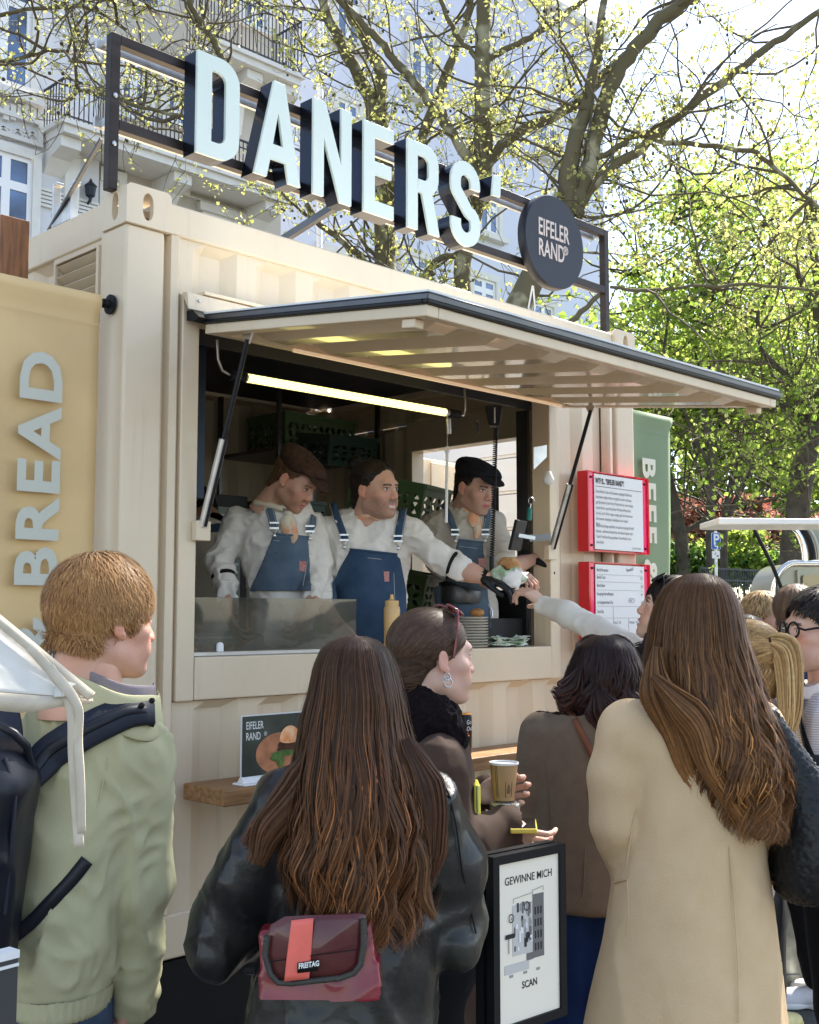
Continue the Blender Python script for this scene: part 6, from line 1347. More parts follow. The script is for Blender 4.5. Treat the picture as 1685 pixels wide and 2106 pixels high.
S = SD((q(1590, 1500, d)[0], d - .25, .85), (q(1830, 1500, d)[0], d + .3, hc[2] - .08), .008); S.loft(lvl([(1400, 1665, 1760, .07), (1430, 1640, 1790, .12), (1480, 1632, 1800, .17), (1600, 1640, 1800, .19), (1750, 1660, 1800, .18), (1900, 1665, 1800, .17)], d), k=.02, endk=.03)
S.chain([q(1700, 1480, d - .17), q(1710, 1660, d - .18), q(1655, 1740, d - .14)], [.07, .06, .05], .015)
st8 = cloth_mat('striped_seersucker', (.70, .68, .66), var=.03); wave_bump(st8, 45, .15, .001, 'Z', colmix=(.42, .38, .40)); garment('striped_shirt', S, st8, p8, .010, (1, 1, .6), 8, .7, 71); S8 = S
collar('shirt_collar', cloth_mat('white_collar', (.75, .74, .72)), p8, q(1686, 1398, d) + (0, 0, .004), .072, .07, .35, 0, .04, .25, -170, 150, thick=.003)
nb = limbs(hc + (-.2, -.2, -.35), hc + (.25, .2, -.02), lambda T: T.cap(hc + (.02, 0, -.09), hc + (.04, .0, -.28), .062, .075, .02), .007)
bodyof(p8, [(hd[0], hd[1], hd[2]), (nb[0], nb[1], np.tile(SK8, (len(nb[0]), 1))), hand(q(1650, 1745, d - .13), (-1, .3, 0), (0, 0, -1), 1.0, skin=SK8)])
S = SD((hc[0] - .3, d - .3, .02), (hc[0] + .45, d + .3, .95), .012); legs(S, [(hc[0] + .05, d - .08, .85), (hc[0] + .05, d + .09, .85)], [(hc[0] + .08, d - .08, .08), (hc[0] + .08, d + .1, .08)], .10, .06); S.ell((hc[0] + .06, d, .88), (.12, .16, .1), .03); garment('trousers', S, M['black'], p8, .006)
for x_ in (-.09, .10): shoe(p8, (hc[0] + .12, d + x_, 0), -90, M['white'], M['white'])
sb8 = thing('shoulder_bag', 'black shoulder strap over the striped shirt of the man with glasses', 'bag', wv(*q(1640, 1420, d)))
strap('bag_strap', S8, [(1652, 1412), (1648, 1440), (1652, 1500), (1672, 1560)], .03, M['black'], sb8, .004)
mb = MB(); mb.obox(wv(*q(1730, 1640, d - .22)), RT * .12, HD * .04, (0, 0, .12)); mb.build('bag_pouch', M['black'], sb8, bevel=.02, seg=3)
# ---------------------------------------------------------------- 9 fair woman further back, 10 tall man with back turned
d = 5.6
p9 = person('fair haired woman further back with hair combed behind her ear looking right', *q(1560, 1300, d)[:2])
hc = q(1576, 1276, d); hd = head(hc, 128, 0, 0, 1.0, fem=True, skin=(.60, .36, .26), brow=(.1, .06, .04)); cols9 = ((.25, .14, .06), (.62, .44, .22))
scalp(hd, [(-.125, -.02), (-.09, -.02), (-.06, -.025), (-.03, -.02), (.0, .018), (.03, .050), (.055, .078), (.09, .095)], .018, crownflow((0, -.0, .16)), 1300, .009, 5, .004, .005, cols9, p9, messy=.15, top=.01)
S = SD((hc[0] - .35, d - .25, .02), (hc[0] + .35, d + .25, hc[2] - .1), .014); S.loft([(.9, hc[0], d, .15, .11), (1.2, hc[0], d, .15, .11), (hc[2] - .30, hc[0], d, .19, .11), (hc[2] - .22, hc[0], d, .13, .09), (hc[2] - .16, hc[0], d, .06, .06)], k=.02); legs(S, [(hc[0] - .08, d, .9), (hc[0] + .08, d, .9)], [(hc[0] - .09, d, .08), (hc[0] + .1, d, .08)], .09, .06)
S.chain([(hc[0] - .18, d, hc[2] - .31), (hc[0] - .23, d, 1.1), (hc[0] - .15, d - .1, .95)], [.06, .05, .04], .02); S.chain([(hc[0] + .18, d, hc[2] - .31), (hc[0] + .23, d, 1.1), (hc[0] + .15, d - .1, .95)], [.06, .05, .04], .02)
garment('coat', S, cloth_mat('grey_coat', (.18, .18, .19)), p9, .008); bodyof(p9, [(hd[0], hd[1], hd[2])])
d = 5.15
p10 = person('tall brown haired person in navy jacket, black trousers and white sneakers seen from behind', *q(1640, 1300, d)[:2])
hc = q(1638, 1264, d); hd = head(hc, 20, 0, 0, 1.0); scalp(hd, [(-.125, -.02), (-.09, .0), (-.06, .0), (-.03, .0), (.0, .02), (.03, .050), (.055, .078), (.09, .095)], .020, crownflow((0, -.03, .15)), 1100, .018, 7, .006, .008, ((.09, .055, .035), (.26, .17, .11)), p10, messy=.15, ear=False)
S = SD((hc[0] - .4, d - .3, .6), (hc[0] + .5, d + .3, hc[2] - .08), .01); S.loft(lvl([(1296, 1600, 1680, .07), (1302, 1580, 1700, .10), (1320, 1572, 1712, .12), (1400, 1575, 1720, .13), (1560, 1580, 1720, .13), (1720, 1590, 1720, .13)], d), k=.02, endk=.02)
S.chain([q(1582, 1325, d), q(1590, 1450, d), q(1600, 1550, d - .1)], [.06, .055, .045], .02); S.chain([q(1708, 1325, d), q(1725, 1450, d), q(1720, 1550, d - .1)], [.06, .055, .045], .02)
garment('navy_jacket', S, cloth_mat('navy_cotton', (.030, .040, .085)), p10, .010, seed=90)
bodyof(p10, [(hd[0], hd[1], hd[2]), hand(q(1600, 1560, d - .1), (0, .1, -1), (1, 0, 0), 1.0, left=True), hand(q(1720, 1560, d - .1), (0, .1, -1), (-1, 0, 0), 1.0)])
S = SD((hc[0] - .4, d - .4, .02), (hc[0] + .5, d + .4, 1.05), .01); legs(S, [q(1640, 1690, d), q(1695, 1690, d)], [q(1682, 2010, d - .02), q(1745, 2000, d + .1)], .10, .065); S.ell(q(1665, 1690, d), (.16, .12, .1), .03); S.chain([q(1630, 1900, d - .25), q(1600, 2040, d - .4)], [.06, .05], .02) if 0 else None
garment('black_trousers', S, cloth_mat('black_jeans', (.010, .010, .012)), p10, .012, (1, 1, .8), 10, .7, 3)
sf = Vector(wv(*q(1690, 2040, d)))
zfoot = q(1690, 2046, 5.1); shoe(p10, (q(1692, 2040, 5.12)[0] + .02, 5.12, 0), -80, mat('white_sneaker', (.72, .71, .74), .6, var=.1, vs=20, bump=.2, bs=60), M['white'], s=1.05, name='sneaker')
shoe(p10, (q(1760, 2040, 5.2)[0], 5.22, 0), -60, M['white'], M['white'], s=1.05, name='sneaker')
ys = person('passer-by hidden behind the camel coat showing a black trouser leg and yellow soled shoe', *q(1560, 2080, 4.75)[:2]); d = 4.72
S = SD((q(1470, 2080, d)[0] - .1, d - .25, .02), (q(1600, 2080, d)[0] + .1, d + .25, 1.45), .012); cx_ = q(1545, 2000, d)[0]
S.loft([(.85, cx_, d, .15, .11), (1.15, cx_, d, .15, .11), (1.32, cx_, d, .17, .10), (1.42, cx_, d, .07, .06)], k=.02); legs(S, [(cx_ - .08, d, .9), (cx_ + .08, d, .9)], [(cx_ - .06, d, .08), (q(1590, 2060, d)[0], d, .08)], .09, .05); garment('black_clothes', S, M['black'], ys, .006)
hdy = head((cx_, d, 1.56), -20, 0, 0, .95, fem=True); bodyof(ys, [(hdy[0], hdy[1], hdy[2])]); scalp(hdy, [(-.125, -.02), (.0, .02), (.055, .078), (.09, .095)], .014, crownflow(), 200, .018, 6, .006, .008, ((.02, .015, .01), (.06, .04, .03)), ys)
shoe(ys, (q(1592, 2080, d)[0], d + .02, 0), -150 + 190, mat('pale_yellow_suede', (.55, .48, .22), .6, var=.2, vs=30), mat('yellow_sole', (.55, .45, .10), .5), name='shoe'); shoe(ys, (cx_ - .06, d, 0), 20, M['black'], M['black'])
# ================================================================== staff in the kitchen
FLZ = 0.665
wc = cloth_mat('white_jersey', (.78, .74, .67), bump=.25, bs=350); wc2 = cloth_mat('ecru_jersey', (.58, .53, .46), bump=.25, bs=350)
dn1 = cloth_mat('washed_denim', (.12, .165, .215), col2=(.075, .11, .155), vs=14, bump=.4, bs=500); dn2 = cloth_mat('mid_denim', (.055, .095, .155), col2=(.032, .06, .11), vs=12, bump=.4, bs=500)
stitch = mat('pale_stitch', (.42, .45, .46), .8); sc_m = mat('peach_neckerchief', (.74, .34, .18), .8, col2=(.66, .60, .46), var=.4, vs=14, contrast=(.4, .6)); silver = M['steel']; tagp = mat('red_white_tag', (.62, .45, .40), .7, col2=(.5, .06, .06), var=.3, vs=240)
def overalls(p, S, bib, straps, dn, pocket, tags, seed=0):
    """bib polygon, strap lines [(pixels)], pocket polygon, all in photo pixels on the shirt"""
    v, f = S.mesh(2, iso=.010); n = vnorm(v, f); v = v + n * (folds(v, (1, 1, .6), 12, .5, seed)[:, None] * .004); v, f2 = clip_poly(v, f, bib, n[:, 1] < .25)
    o = soft('bib', v, f2, dn, p); s_ = o.modifiers.new('t', 'SOLIDIFY'); s_.thickness = .004; s_.offset = 1
    top = [b for b in bib]; k = len(bib); 
    wire('bib_hem', [S.hit(*pt, .018) for pt in (bib[0], ((bib[0][0] + bib[1][0]) / 2, (bib[0][1] + bib[1][1]) / 2), bib[1])], .0045, dn, p, 6)
    wire('bib_stitch', [S.hit(pt[0], pt[1] + 14, .0165) for pt in (bib[0], ((bib[0][0] + bib[1][0]) / 2, (bib[0][1] + bib[1][1]) / 2), bib[1])], .0012, stitch, p, 5)
    for pts in straps:
        P_ = [S.hit(*pt, .010) for pt in pts]; N_ = [S.grad(a) for a in P_]; band('strap', P_, N_, .034, dn, p, .004)
        wire('strap_stitch', [a + n_ * .005 + np.array((-.013, 0, 0)) for a, n_ in zip(P_, N_)], .0011, stitch, p, 5)
        wire('strap_stitch', [a + n_ * .005 + np.array((.013, 0, 0)) for a, n_ in zip(P_, N_)], .0011, stitch, p, 5)
        e = P_[-1] + N_[-1] * .008; x_ = Vector(wv(*e)); mb = MB(); mb.obox(x_, RT * .019, HD * .003, (0, 0, .004)); mb.each('buckle', silver, p)
        mb = MB(); mb.obox(x_ + Vector((0, 0, .022)), RT * .019, HD * .003, (0, 0, .0035)); mb.build('buckle', silver, p)
        wire('hook', [e + (-.012, -.003, -.004), e + (-.004, -.004, -.022), e + (.004, -.004, -.022), e + (.012, -.003, -.004)], .0018, silver, p, 5)
        mb = MB(); mb.lathe(wv(*(e + np.array((0, -.004, -.030)))), [(.008, 0), (.008, .003), (.004, .005)], 12, -HD); mb.build('button', silver, p, smooth=40)
    if pocket:
        wire('pocket_stitch', [S.hit(*pt, .0165) for pt in pocket], .0015, stitch, p, 5); wire('pocket_hem', [S.hit(*pt, .017) for pt in pocket[:2]], .0035, dn, p, 6)
    for tx_, ty_ in tags:
        c = S.hit(tx_, ty_, .018); mb = MB(); mb.obox(wv(*c), RT * .016, HD * .0015, (0, 0, .021)); mb.build('cloth_tag', tagp, p)
def neckerchief(p, hd, S, knot, tails, wide=.045, nr=.066):
    """rolled scarf round the neck with knot and tails (photo pixels)"""
    c, R_, s_ = hd[4], hd[3], hd[5]; nc = c + R_ @ np.array((0, -.045, -.135)); k = S.hit(*knot, .012)
    mb = MB(); ring = []
    for a in np.linspace(0, 2 * math.pi, 19)[:-1]:
        pt = nc + np.array((nr * math.sin(a), -nr * .95 * math.cos(a), 0)); w_ = max(0, math.cos(a)) ** 2; pt = pt * (1 - .75 * w_) + (k + np.array((0, .004, .008))) * .75 * w_ if w_ > .5 else pt + np.array((0, 0, -.018 * w_)); ring.append(wv(*pt))
    mb.tube(ring + [ring[0]], .014, 8, caps=False); mb.build('neckerchief', sc_m, p, smooth=70)
    Sk = SD(k - .04, k + .04, .004); Sk.ell(k, (.019, .013, .015), 0); v, f = Sk.mesh(1); soft('scarf_knot', v, f, sc_m, p)
    for t in tails:
        P_ = [k + (0, -.004, 0)] + [S.hit(*pt, .014) for pt in t]; band('scarf_tail', P_, [(0, -1, .1)] * len(P_), [.018, wide, wide * .95, .012], sc_m, p, .004)
def flatcap(p, hd, col, tilt=0, vs=60, fwd=0):
    m_ = mat('tweed_cap', col, .9, var=.45, vs=vs, vdet=5, bump=.4, bs=300, bdist=.001, sheen=.03, spec=.1)
    S = SD((-.135, -.165, -.02), (.135, .19, .19), .004); Rm = rotm(0, -13 + tilt)
    S.ell((0, .006, .080), (.104, .125, .048), .01, M3=Rm); S.ell((0, -.012, .062), (.089, .112, .05), .02, M3=Rm); S.half((0, 0, .036), (0, .30, -1), .012)
    S.ell((0, .108, .052), (.068, .052, .008), .012, M3=rotm(0, -22 + tilt)); 
    v, f = S.mesh(2); v = v + vnorm(v, f) * (folds(v, (1, 1, 1), 22, .5, 3)[:, None] * .003); soft('flat_cap', hd[4] + (v * hd[5]) @ hd[3].T, f, m_, p)
def cuffs(p, a, b, r, m_): 
    """rolled cuff with dark arm band"""
    a = np.array(a); b = np.array(b); t = (b - a) / np.linalg.norm(b - a); mb = MB(); mb.tube([wv(*(a)), wv(*(a + t * .035))], [r, r * 1.0], 16); mb.build('rolled_cuff', wc, p, smooth=40)
    mb = MB(); mb.tube([wv(*(a - t * .018)), wv(*(a - t * .002))], [r * 1.02, r * 1.02], 16); mb.build('arm_band', M['black'], p, smooth=40)
def lowerbody(p, c, d, dn, zt):
    S = SD((c - .3, d - .3, FLZ), (c + .3, d + .3, zt + .1), .012); legs(S, [(c - .09, d, zt - .1), (c + .09, d, zt - .1)], [(c - .1, d, FLZ + .07), (c + .1, d, FLZ + .07)], .10, .07); S.ell((c, d, zt - .06), (.16, .12, .1), .03); garment('overall_legs', S, dn, p, .006)
    for x_ in (-.1, .1): shoe(p, (c + x_, d + .06, FLZ), 175, M['black'], M['black'])
# ---- 1: brown cap
d = 4.82
s1 = person('bearded cook in brown flat cap and washed denim dungarees looking down at the left', *q(600, 1100, d)[:2], FLZ)
hc = q(607, 988, d - .10); K1 = (.58, .33, .23); hd = head(hc, 116, -34, 0, .98, skin=K1, stubble=(.5, (.24, .11, .05)), brow=(.2, .1, .05), moust=(.30, .15, .08), neck_to=(0, -.065, -.20))
scalp(hd, [(-.125, -.07), (-.09, -.062), (-.06, -.055), (-.03, -.03), (.0, .018), (.03, .045), (.055, .05), (.09, .05)], .006, crownflow(), 500, .010, 4, .003, .005, ((.09, .045, .02), (.22, .12, .06)), s1)
flatcap(s1, hd, (.050, .028, .020))
S = SD((q(400, 1100, d)[0], d - .34, 1.35), (q(720, 1100, d)[0], d + .3, hc[2] - .05), .0075)
S.loft(lvl([(1020, 560, 615, .06, .02), (1038, 525, 640, .09), (1062, 485, 648, .11), (1110, 480, 650, .12), (1170, 500, 645, .12), (1230, 515, 645, .12), (1330, 515, 645, .13)], d), k=.02, endk=.03)
ls, le, lw = q(487, 1075, d), q(452, 1150, d - .06), q(470, 1235, d - .16); S.chain([ls, le, lw], [.062, .054, .046], .02); S.ell(ls, (.066, .075, .068), .02)
rs, re, rw = q(642, 1085, d + .06), q(660, 1160, d + .04), q(640, 1230, d - .12); S.chain([rs, re, rw], [.065, .055, .046], .02)
c1a = le * .5 + lw * .5; S.cap(q(590, 1030, d), q(575, 1062, d), .065, .09, .03)
garment('white_top', S, wc, s1, .022, (1, 1, 1), 11, 1.1, 101, fine=.010)
overalls(s1, S, [(563, 1098), (632, 1106), (640, 1215), (515, 1215), (540, 1160)], [[(543, 1022), (556, 1050), (562, 1075), (565, 1088)], [(641, 1062), (640, 1080), (632, 1094)]], dn1, [(566, 1137), (628, 1148), (628, 1210)], [(617, 1165)])
fa = hand(q(470, 1262, d - .22), (.4, -.3, -.8), (.4, 0, -.3), .95, (40, 40, 45, 50), left=True, skin=K1); fb = hand(q(640, 1255, d - .2), (-.5, -.3, -.8), (-.4, 0, -.3), .95, (40, 40, 45, 50), skin=K1)
nb = limbs((hc[0] - .35, d - .4, 1.6), (hc[0] + .3, d + .2, hc[2] - .05), lambda T: (T.cap(lw, q(470, 1262, d - .22), .036, .026, .01), T.cap(rw, q(640, 1255, d - .2), .034, .026, .01)), .006)
bodyof(s1, [(hd[0], hd[1], hd[2]), fa, fb, (nb[0], nb[1], np.tile(K1, (len(nb[0]), 1)))])
cuffs(s1, c1a, lw, .0505, wc); neckerchief(s1, hd, S, (592, 1058), [[(596, 1075), (602, 1105), (600, 1118)], [(586, 1075), (590, 1095), (598, 1100)]])
lowerbody(s1, (q(580, 1200, d)[0]), d, dn1, 1.62)
# ---- 2: top knot and moustache, reaching out
d = 4.95
s2 = person('smiling cook with dark top knot and moustache reaching out his black gloved hand', *q(760, 1100, d)[:2], FLZ)
hc = q(772, 1007, d - .10); K2 = (.60, .35, .25); hd = head(hc, 128, -4, 4, 1.03, skin=K2, stubble=(.6, (.20, .12, .085)), brow=(.02, .015, .01), moust=(.22, .14, .10), smile=1.0, neck_to=(0, -.065, -.20))
cH = ((.010, .008, .007), (.045, .03, .022))
scalp(hd, [(-.125, -.07), (-.09, -.062), (-.06, -.05), (-.03, -.030), (-.0, .012), (.03, .038), (.055, .056), (.09, .074)], .007, lambda g: np.array((0, -.13, .07)) - g, 1200, .012, 6, .002, .005, cH, s2, messy=.10, fall=.05)
kb = toh(hd, (-.01, -.115, .105)); Sk = SD(kb - .06, kb + .06, .004); Sk.ell(kb, (.036, .036, .034), 0); v, f = Sk.mesh(1); v = v + vnorm(v, f) * (vnoise(v * (1, 1, 2.5), 60)[:, None] * .006); soft('top_knot', v, f, M['hair'], s2, np.tile(cH[0], (len(v), 1)) * (1.2 + .8 * vnoise(v, 80)[:, None]))
S = SD((q(620, 1100, d)[0], 4.2, 1.3), (q(1020, 1100, d)[0], d + .3, hc[2] - .05), .0075)
S.loft(lvl([(1040, 725, 800, .07), (1056, 690, 832, .10), (1080, 668, 848, .12), (1130, 668, 846, .13), (1190, 680, 838, .13), (1250, 690, 835, .13), (1330, 690, 835, .13)], d), k=.02, endk=.03)
ls, le, lw = q(672, 1098, d), q(655, 1165, d - .05), q(664, 1240, d - .20); S.chain([ls, le, lw], [.064, .055, .047], .02); S.ell(ls, (.066, .075, .07), .02)
rs, re, rw = q(838, 1090, d - .02), q(895, 1140, d - .06), q(930, 1160, d - .09); S.chain([rs, re, rw], [.070, .060, .054], .02); S.cap(rw, q(948, 1169, d - .11), .058, .058, .004)
le2, lw2 = le, lw; S.cap(q(765, 1040, d), q(765, 1075, d), .07, .10, .03)
garment('white_top', S, wc, s2, .022, (1, 1, 1), 11, 1.1, 111, fine=.010)
overalls(s2, S, [(722, 1130), (813, 1140), (822, 1150), (834, 1215), (836, 1320), (690, 1320), (684, 1200)], [[(686, 1040), (695, 1065), (705, 1090), (712, 1112)], [(828, 1052), (824, 1078), (818, 1100), (815, 1114)]], dn2, [(718, 1168), (806, 1174), (808, 1250)], [(790, 1186)], 5)
arm0 = q(946, 1168, d - .11); arm1 = q(1000, 1188, d - .15)
g2 = hand(arm1 - (arm1 - arm0) * .08, (arm1 - arm0) + np.array((.0, 0, -.0)), (.3, .1, -1), 1.03, (30, 30, 35, 45), (20, 15), skin=(.012, .013, .014), glove=True, left=True)
fa = hand(q(690, 1278, d - .28), (.5, -.3, -.7), (.3, 0, -.4), 1.0, (40, 40, 45, 50), left=True, skin=K2)
nb = limbs((hc[0] - .35, d - .45, 1.6), (arm1[0] + .06, d + .2, hc[2] - .05), lambda T: (T.cap(lw, q(690, 1278, d - .28), .036, .028, .01), T.chain([arm0, (arm0 * .6 + arm1 * .4) + (0, 0, -.003), arm1], [.047, .042, .030], .01)), .006)
bodyof(s2, [(hd[0], hd[1], hd[2]), fa, (nb[0], nb[1], np.tile(K2, (len(nb[0]), 1)))])
o = soft('glove', g2[0], g2[1], mat('black_nitrile', (.012, .013, .014), .4, bump=.3, bs=60, bdist=.002), s2)
mb = MB(); gdir = (arm1 - arm0) / np.linalg.norm(arm1 - arm0); mb.tube([wv(*(arm1 - gdir * .045)), wv(*(arm1 + gdir * .005))], [.034, .031], 14); mb.build('glove_cuff', M['black'], s2, smooth=40)
mb = MB(); mb.tube([wv(*(arm0 - gdir * .035)), wv(*(arm0 - gdir * .022))], [.062, .0615], 18); mb.build('arm_band', M['black'], s2, smooth=40)
cuffs(s2, le2 * .5 + lw2 * .5, lw2, .0515, wc)
neckerchief(s2, hd, S, (768, 1060), [[(762, 1064), (756, 1062)], [(776, 1064), (782, 1060)]], .02, .068)
lowerbody(s2, (q(762, 1200, d)[0]), d, dn2, 1.62)
# ---- 3: black cap by the door
d = 5.45
s3 = person('cook in black flat cap and orange neckerchief standing by the bright doorway', *q(960, 1100, d)[:2], FLZ)
hc = q(977, 1003, d - .08); K3 = (.54, .33, .25); hd = head(hc, 140, -16, 0, 1.02, skin=K3, stubble=(.3, (.3, .18, .12)), brow=(.03, .02, .015), neck_to=(0, -.065, -.20))
scalp(hd, [(-.125, -.07), (-.09, -.062), (-.06, -.055), (-.03, -.03), (.0, .018), (.03, .045), (.055, .05), (.09, .05)], .006, crownflow(), 300, .010, 4, .003, .005, ((.02, .014, .01), (.06, .04, .03)), s3)
flatcap(s3, hd, (.016, .017, .022), vs=40)
S = SD((q(840, 1100, d)[0], d - .6, 1.3), (q(1080, 1100, d)[0], d + .3, hc[2] - .05), .0085)
S.loft(lvl([(1036, 935, 1005, .07), (1050, 905, 1018, .10), (1080, 885, 1028, .12), (1130, 884, 1025, .12), (1200, 890, 1020, .12), (1330, 890, 1025, .13)], d), k=.02, endk=.03)
ls, le, lw = q(893, 1082, d), q(903, 1160, d - .06), q(985, 1190, d - .22); S.chain([ls, le, lw], [.062, .054, .045], .02); S.ell(ls, (.066, .075, .068), .02)
rs, re, rw = q(1015, 1080, d - .02), q(1030, 1130, d - .10), q(1040, 1160, d - .22); S.chain([rs, re, rw], [.07, .056, .046], .02); S.cap(q(962, 1040, d), q(960, 1075, d), .07, .10, .03)
garment('ecru_top', S, wc2, s3, .022, (1, 1, 1), 11, 1.1, 121, fine=.010)
overalls(s3, S, [(945, 1110), (992, 1116), (1000, 1200), (1010, 1290), (905, 1290), (893, 1210), (915, 1200)], [[(914, 1040), (926, 1065), (934, 1088), (938, 1100)], [(1000, 1045), (1003, 1070), (1000, 1092), (998, 1100)]], dn1, [(948, 1140), (992, 1142)], [(988, 1158)], 9)
h3 = hand(q(1052, 1168, d - .28), (.45, -.2, -.3), (0, .3, -1), 1.0, (35, 40, 45, 50), skin=K3)
f0, f1 = q(1056, 1172, d - .30), q(1098, 1148, d - .34)
nb = limbs((q(900, 1300, d)[0], d - .6, 1.7), (q(1150, 1100, d)[0], d + .2, hc[2] - .05), lambda T: (T.cap(rw, q(1052, 1168, d - .28), .036, .028, .01), T.cap(lw, q(1010, 1200, d - .3), .034, .026, .01), T.chain([q(1040, 1168, d - .18), q(1075, 1158, d - .02), q(1098, 1150, d + .02)], [.042, .036, .028], .01)), .007)
g3 = hand(q(1098, 1150, d + .02), q(1128, 1165, d + .02) - q(1098, 1150, d + .02), (-.2, .2, -1), 1.0, (40, 45, 50, 50), glove=True); soft('glove', g3[0], g3[1], M['black'], s3)
bodyof(s3, [(hd[0], hd[1], hd[2]), h3, (nb[0], nb[1], np.tile(K3, (len(nb[0]), 1)))])
neckerchief(s3, hd, S, (975, 1052), [[(978, 1070), (981, 1095), (976, 1108)], [(970, 1070), (972, 1085)]], .04)
lowerbody(s3, (q(960, 1200, d)[0]), d, dn1, 1.62)
# ---- arm of a further cook, and the cook bent over at the far left
d = 5.3
s4 = person('cook bent over with her back turned at the far left inside the kitchen', *q(425, 1100, d)[:2], FLZ)
S = SD((q(330, 1100, d)[0], d - .3, 1.2), (q(520, 1100, d)[0], d + .3, 2.4), .01); S.loft(lvl([(1062, 405, 440, .10), (1075, 385, 462, .16), (1110, 375, 475, .19), (1200, 370, 478, .19), (1300, 370, 470, .18)], d), k=.02, endk=.03); garment('white_top', S, wc2, s4, .01, seed=9)
strap('strap', S, [(400, 1105), (425, 1090), (450, 1085), (468, 1088)], .04, dn2, s4, .006)
h4 = head(q(408, 1058, d + .12), -30, -60, 0, 1.0); bodyof(s4, [(h4[0], h4[1], h4[2])]); scalp(h4, [(-.125, -.06), (-.06, -.05), (0, .02), (.055, .07), (.09, .09)], .012, crownflow(), 400, .014, 5, .005, .006, cH, s4); lowerbody(s4, q(425, 1200, d)[0], d, dn2, 1.5)
# ================================================================== things at the hatch
def wbox(name, label, cat, parts, loc): 
    t_ = thing(name, label, cat, loc)
    for nm_, fn, m_, kw in parts: mb = MB(); fn(mb); mb.build(nm_, m_, t_, **kw)
    return t_
sd_ = thing('sandwich', 'crusty roll in green printed paper and white napkin passed out of the hatch', 'sandwich', wv(*q(1045, 1180, 4.85)))
c_ = q(1048, 1180, 4.80); S = SD(c_ - .12, c_ + .12, .0035); S.ell(c_ + (0, 0, .040), (.048, .040, .030), 0); v, f = S.mesh(1); v = v + vnorm(v, f) * (.004 * vnoise(v, 60, 2))[:, None]; soft('bread_roll', v, f, mat('bread_crust', (.34, .15, .05), .6, col2=(.55, .33, .14), var=.4, vs=30, bump=.5, bs=90), sd_)
S = SD(c_ - .12, c_ + .12, .0035); S.ell(c_ + (-.012, -.002, .002), (.058, .045, .040), 0); S.ell(c_ + (.03, -.01, -.025), (.035, .03, .03), .01); v, f = S.mesh(1); v = v + vnorm(v, f) * (.028 * folds(v, (1, 1, 1), 22, 1.2, 4) + .012)[:, None]; f = f[((v[:, 2] < c_[2] + .026 + .012 * np.sin(v[:, 0] * 90))[f]).all(1)]
wr_m = mat('printed_wrap_paper', (.66, .70, .58), .8, col2=(.30, .42, .25), var=.4, vs=16, contrast=(.45, .6)); soft('wrapping_paper', v, f, wr_m, sd_)
S = SD(c_ - .14, c_ + .14, .0035); S.ell(c_ + (.018, -.03, -.030), (.042, .022, .042), 0); S.cap(c_ + (.02, -.03, -.05), c_ + (.045, -.03, -.075), .018, .006, .01); v, f = S.mesh(1); v = v + vnorm(v, f) * (.030 * folds(v, (1, 1, 1), 24, 1.2, 7) + .013)[:, None]; soft('napkin', v, f, M['paper'], sd_)
# counter, glass guard
ct = thing('kitchen_counter', 'steel counter behind the serving hatch', 'counter', (1.3, .3, .665))
mb = MB(); mb.box(.12, 1.58, .122, .50, 1.505, 1.53); mb.build('counter_top', M['steel'], ct, bevel=.003); mb = MB(); mb.box(.14, 1.56, .14, .48, .67, 1.504); mb.build('counter_body', M['steel_dark'], ct)
mb = MB(); mb.box(1.60, 2.26, .122, .34, 1.505, 1.53); mb.build('counter_top', M['steel'], ct, bevel=.003); mb = MB(); mb.box(1.62, 2.24, .14, .32, .67, 1.504); mb.build('counter_body', M['steel_dark'], ct)
mb = MB(); mb.box(.305, 1.12, .03, .11, 1.5365, 1.552); mb.build('ledge_strip', M['steel'], ct, bevel=.002)
gd = thing('glass_guard', 'frosted smoky glass splash guard standing at the left of the hatch', 'glass guard', (.7, .05, 1.55))
a_, b_ = onY(405, 1210, .02), onY(732, 1213, .02); mb = MB(); mb.box(.309, b_.x, .016, .024, 1.553, 1.742); mb.build('glass_pane', M['guard_glass'], gd, bevel=.001)
for px_ in (452, 700):
    c_ = onY(px_, 1338, .01); mb = MB(); mb.prism([rrect(c_.x - .012, c_.x + .012, 1.5525, 1.585, (.001, .001, .012, .012))], (0, .004, 0), (1, 0, 0), (0, 0, 1), (0, .010, 0)); mb.build('glass_clip', M['white'], gd)
rr = random.Random(4); 
fd_ = thing('food_tray', 'tray of browned meat pieces behind the glass guard', 'tray', (.6, .2, 1.53)); mb = MB(); mb.box(.32, 1.35, .13, .30, 1.531, 1.545); mb.build('tray_base', M['steel_dark'], fd_, bevel=.003)
mb = MB()
for i in range(60): x_, y_ = rr.uniform(.33, .62), rr.uniform(.135, .2); mb.obox((x_, y_, 1.557 + rr.uniform(0, .012)), (rr.uniform(.006, .014), rr.uniform(-.004, .004), .002), (0, .007, 0), (0, 0, .006))
tag(mb.build('meat_pieces', mat('browned_meat', (.25, .07, .03), .4, col2=(.5, .22, .08), var=.4, vs=60), fd_), kind='stuff')
bo = thing('squeeze_bottle', 'pale orange squeeze bottle of sauce standing on the hatch sill', 'bottle', (onY(806, 1325, .05).x, .05, 1.5365)); bx = onY(806, 1325, .05).x; zt_ = onY(806, 1222, .05).z; hB = zt_ - 1.537
sauce = mat('sauce_plastic', (.74, .47, .19), .35, var=.1, vs=20, coat=.2)
mb = MB(); mb.lathe((bx, .05, 1.5368), [(.032, 0), (.034, .005), (.0335, .02), (.032, hB * .25), (.0335, hB * .5), (.034, hB * .72), (.031, hB * .78)], 28); mb.build('bottle_body', sauce, bo, smooth=50)
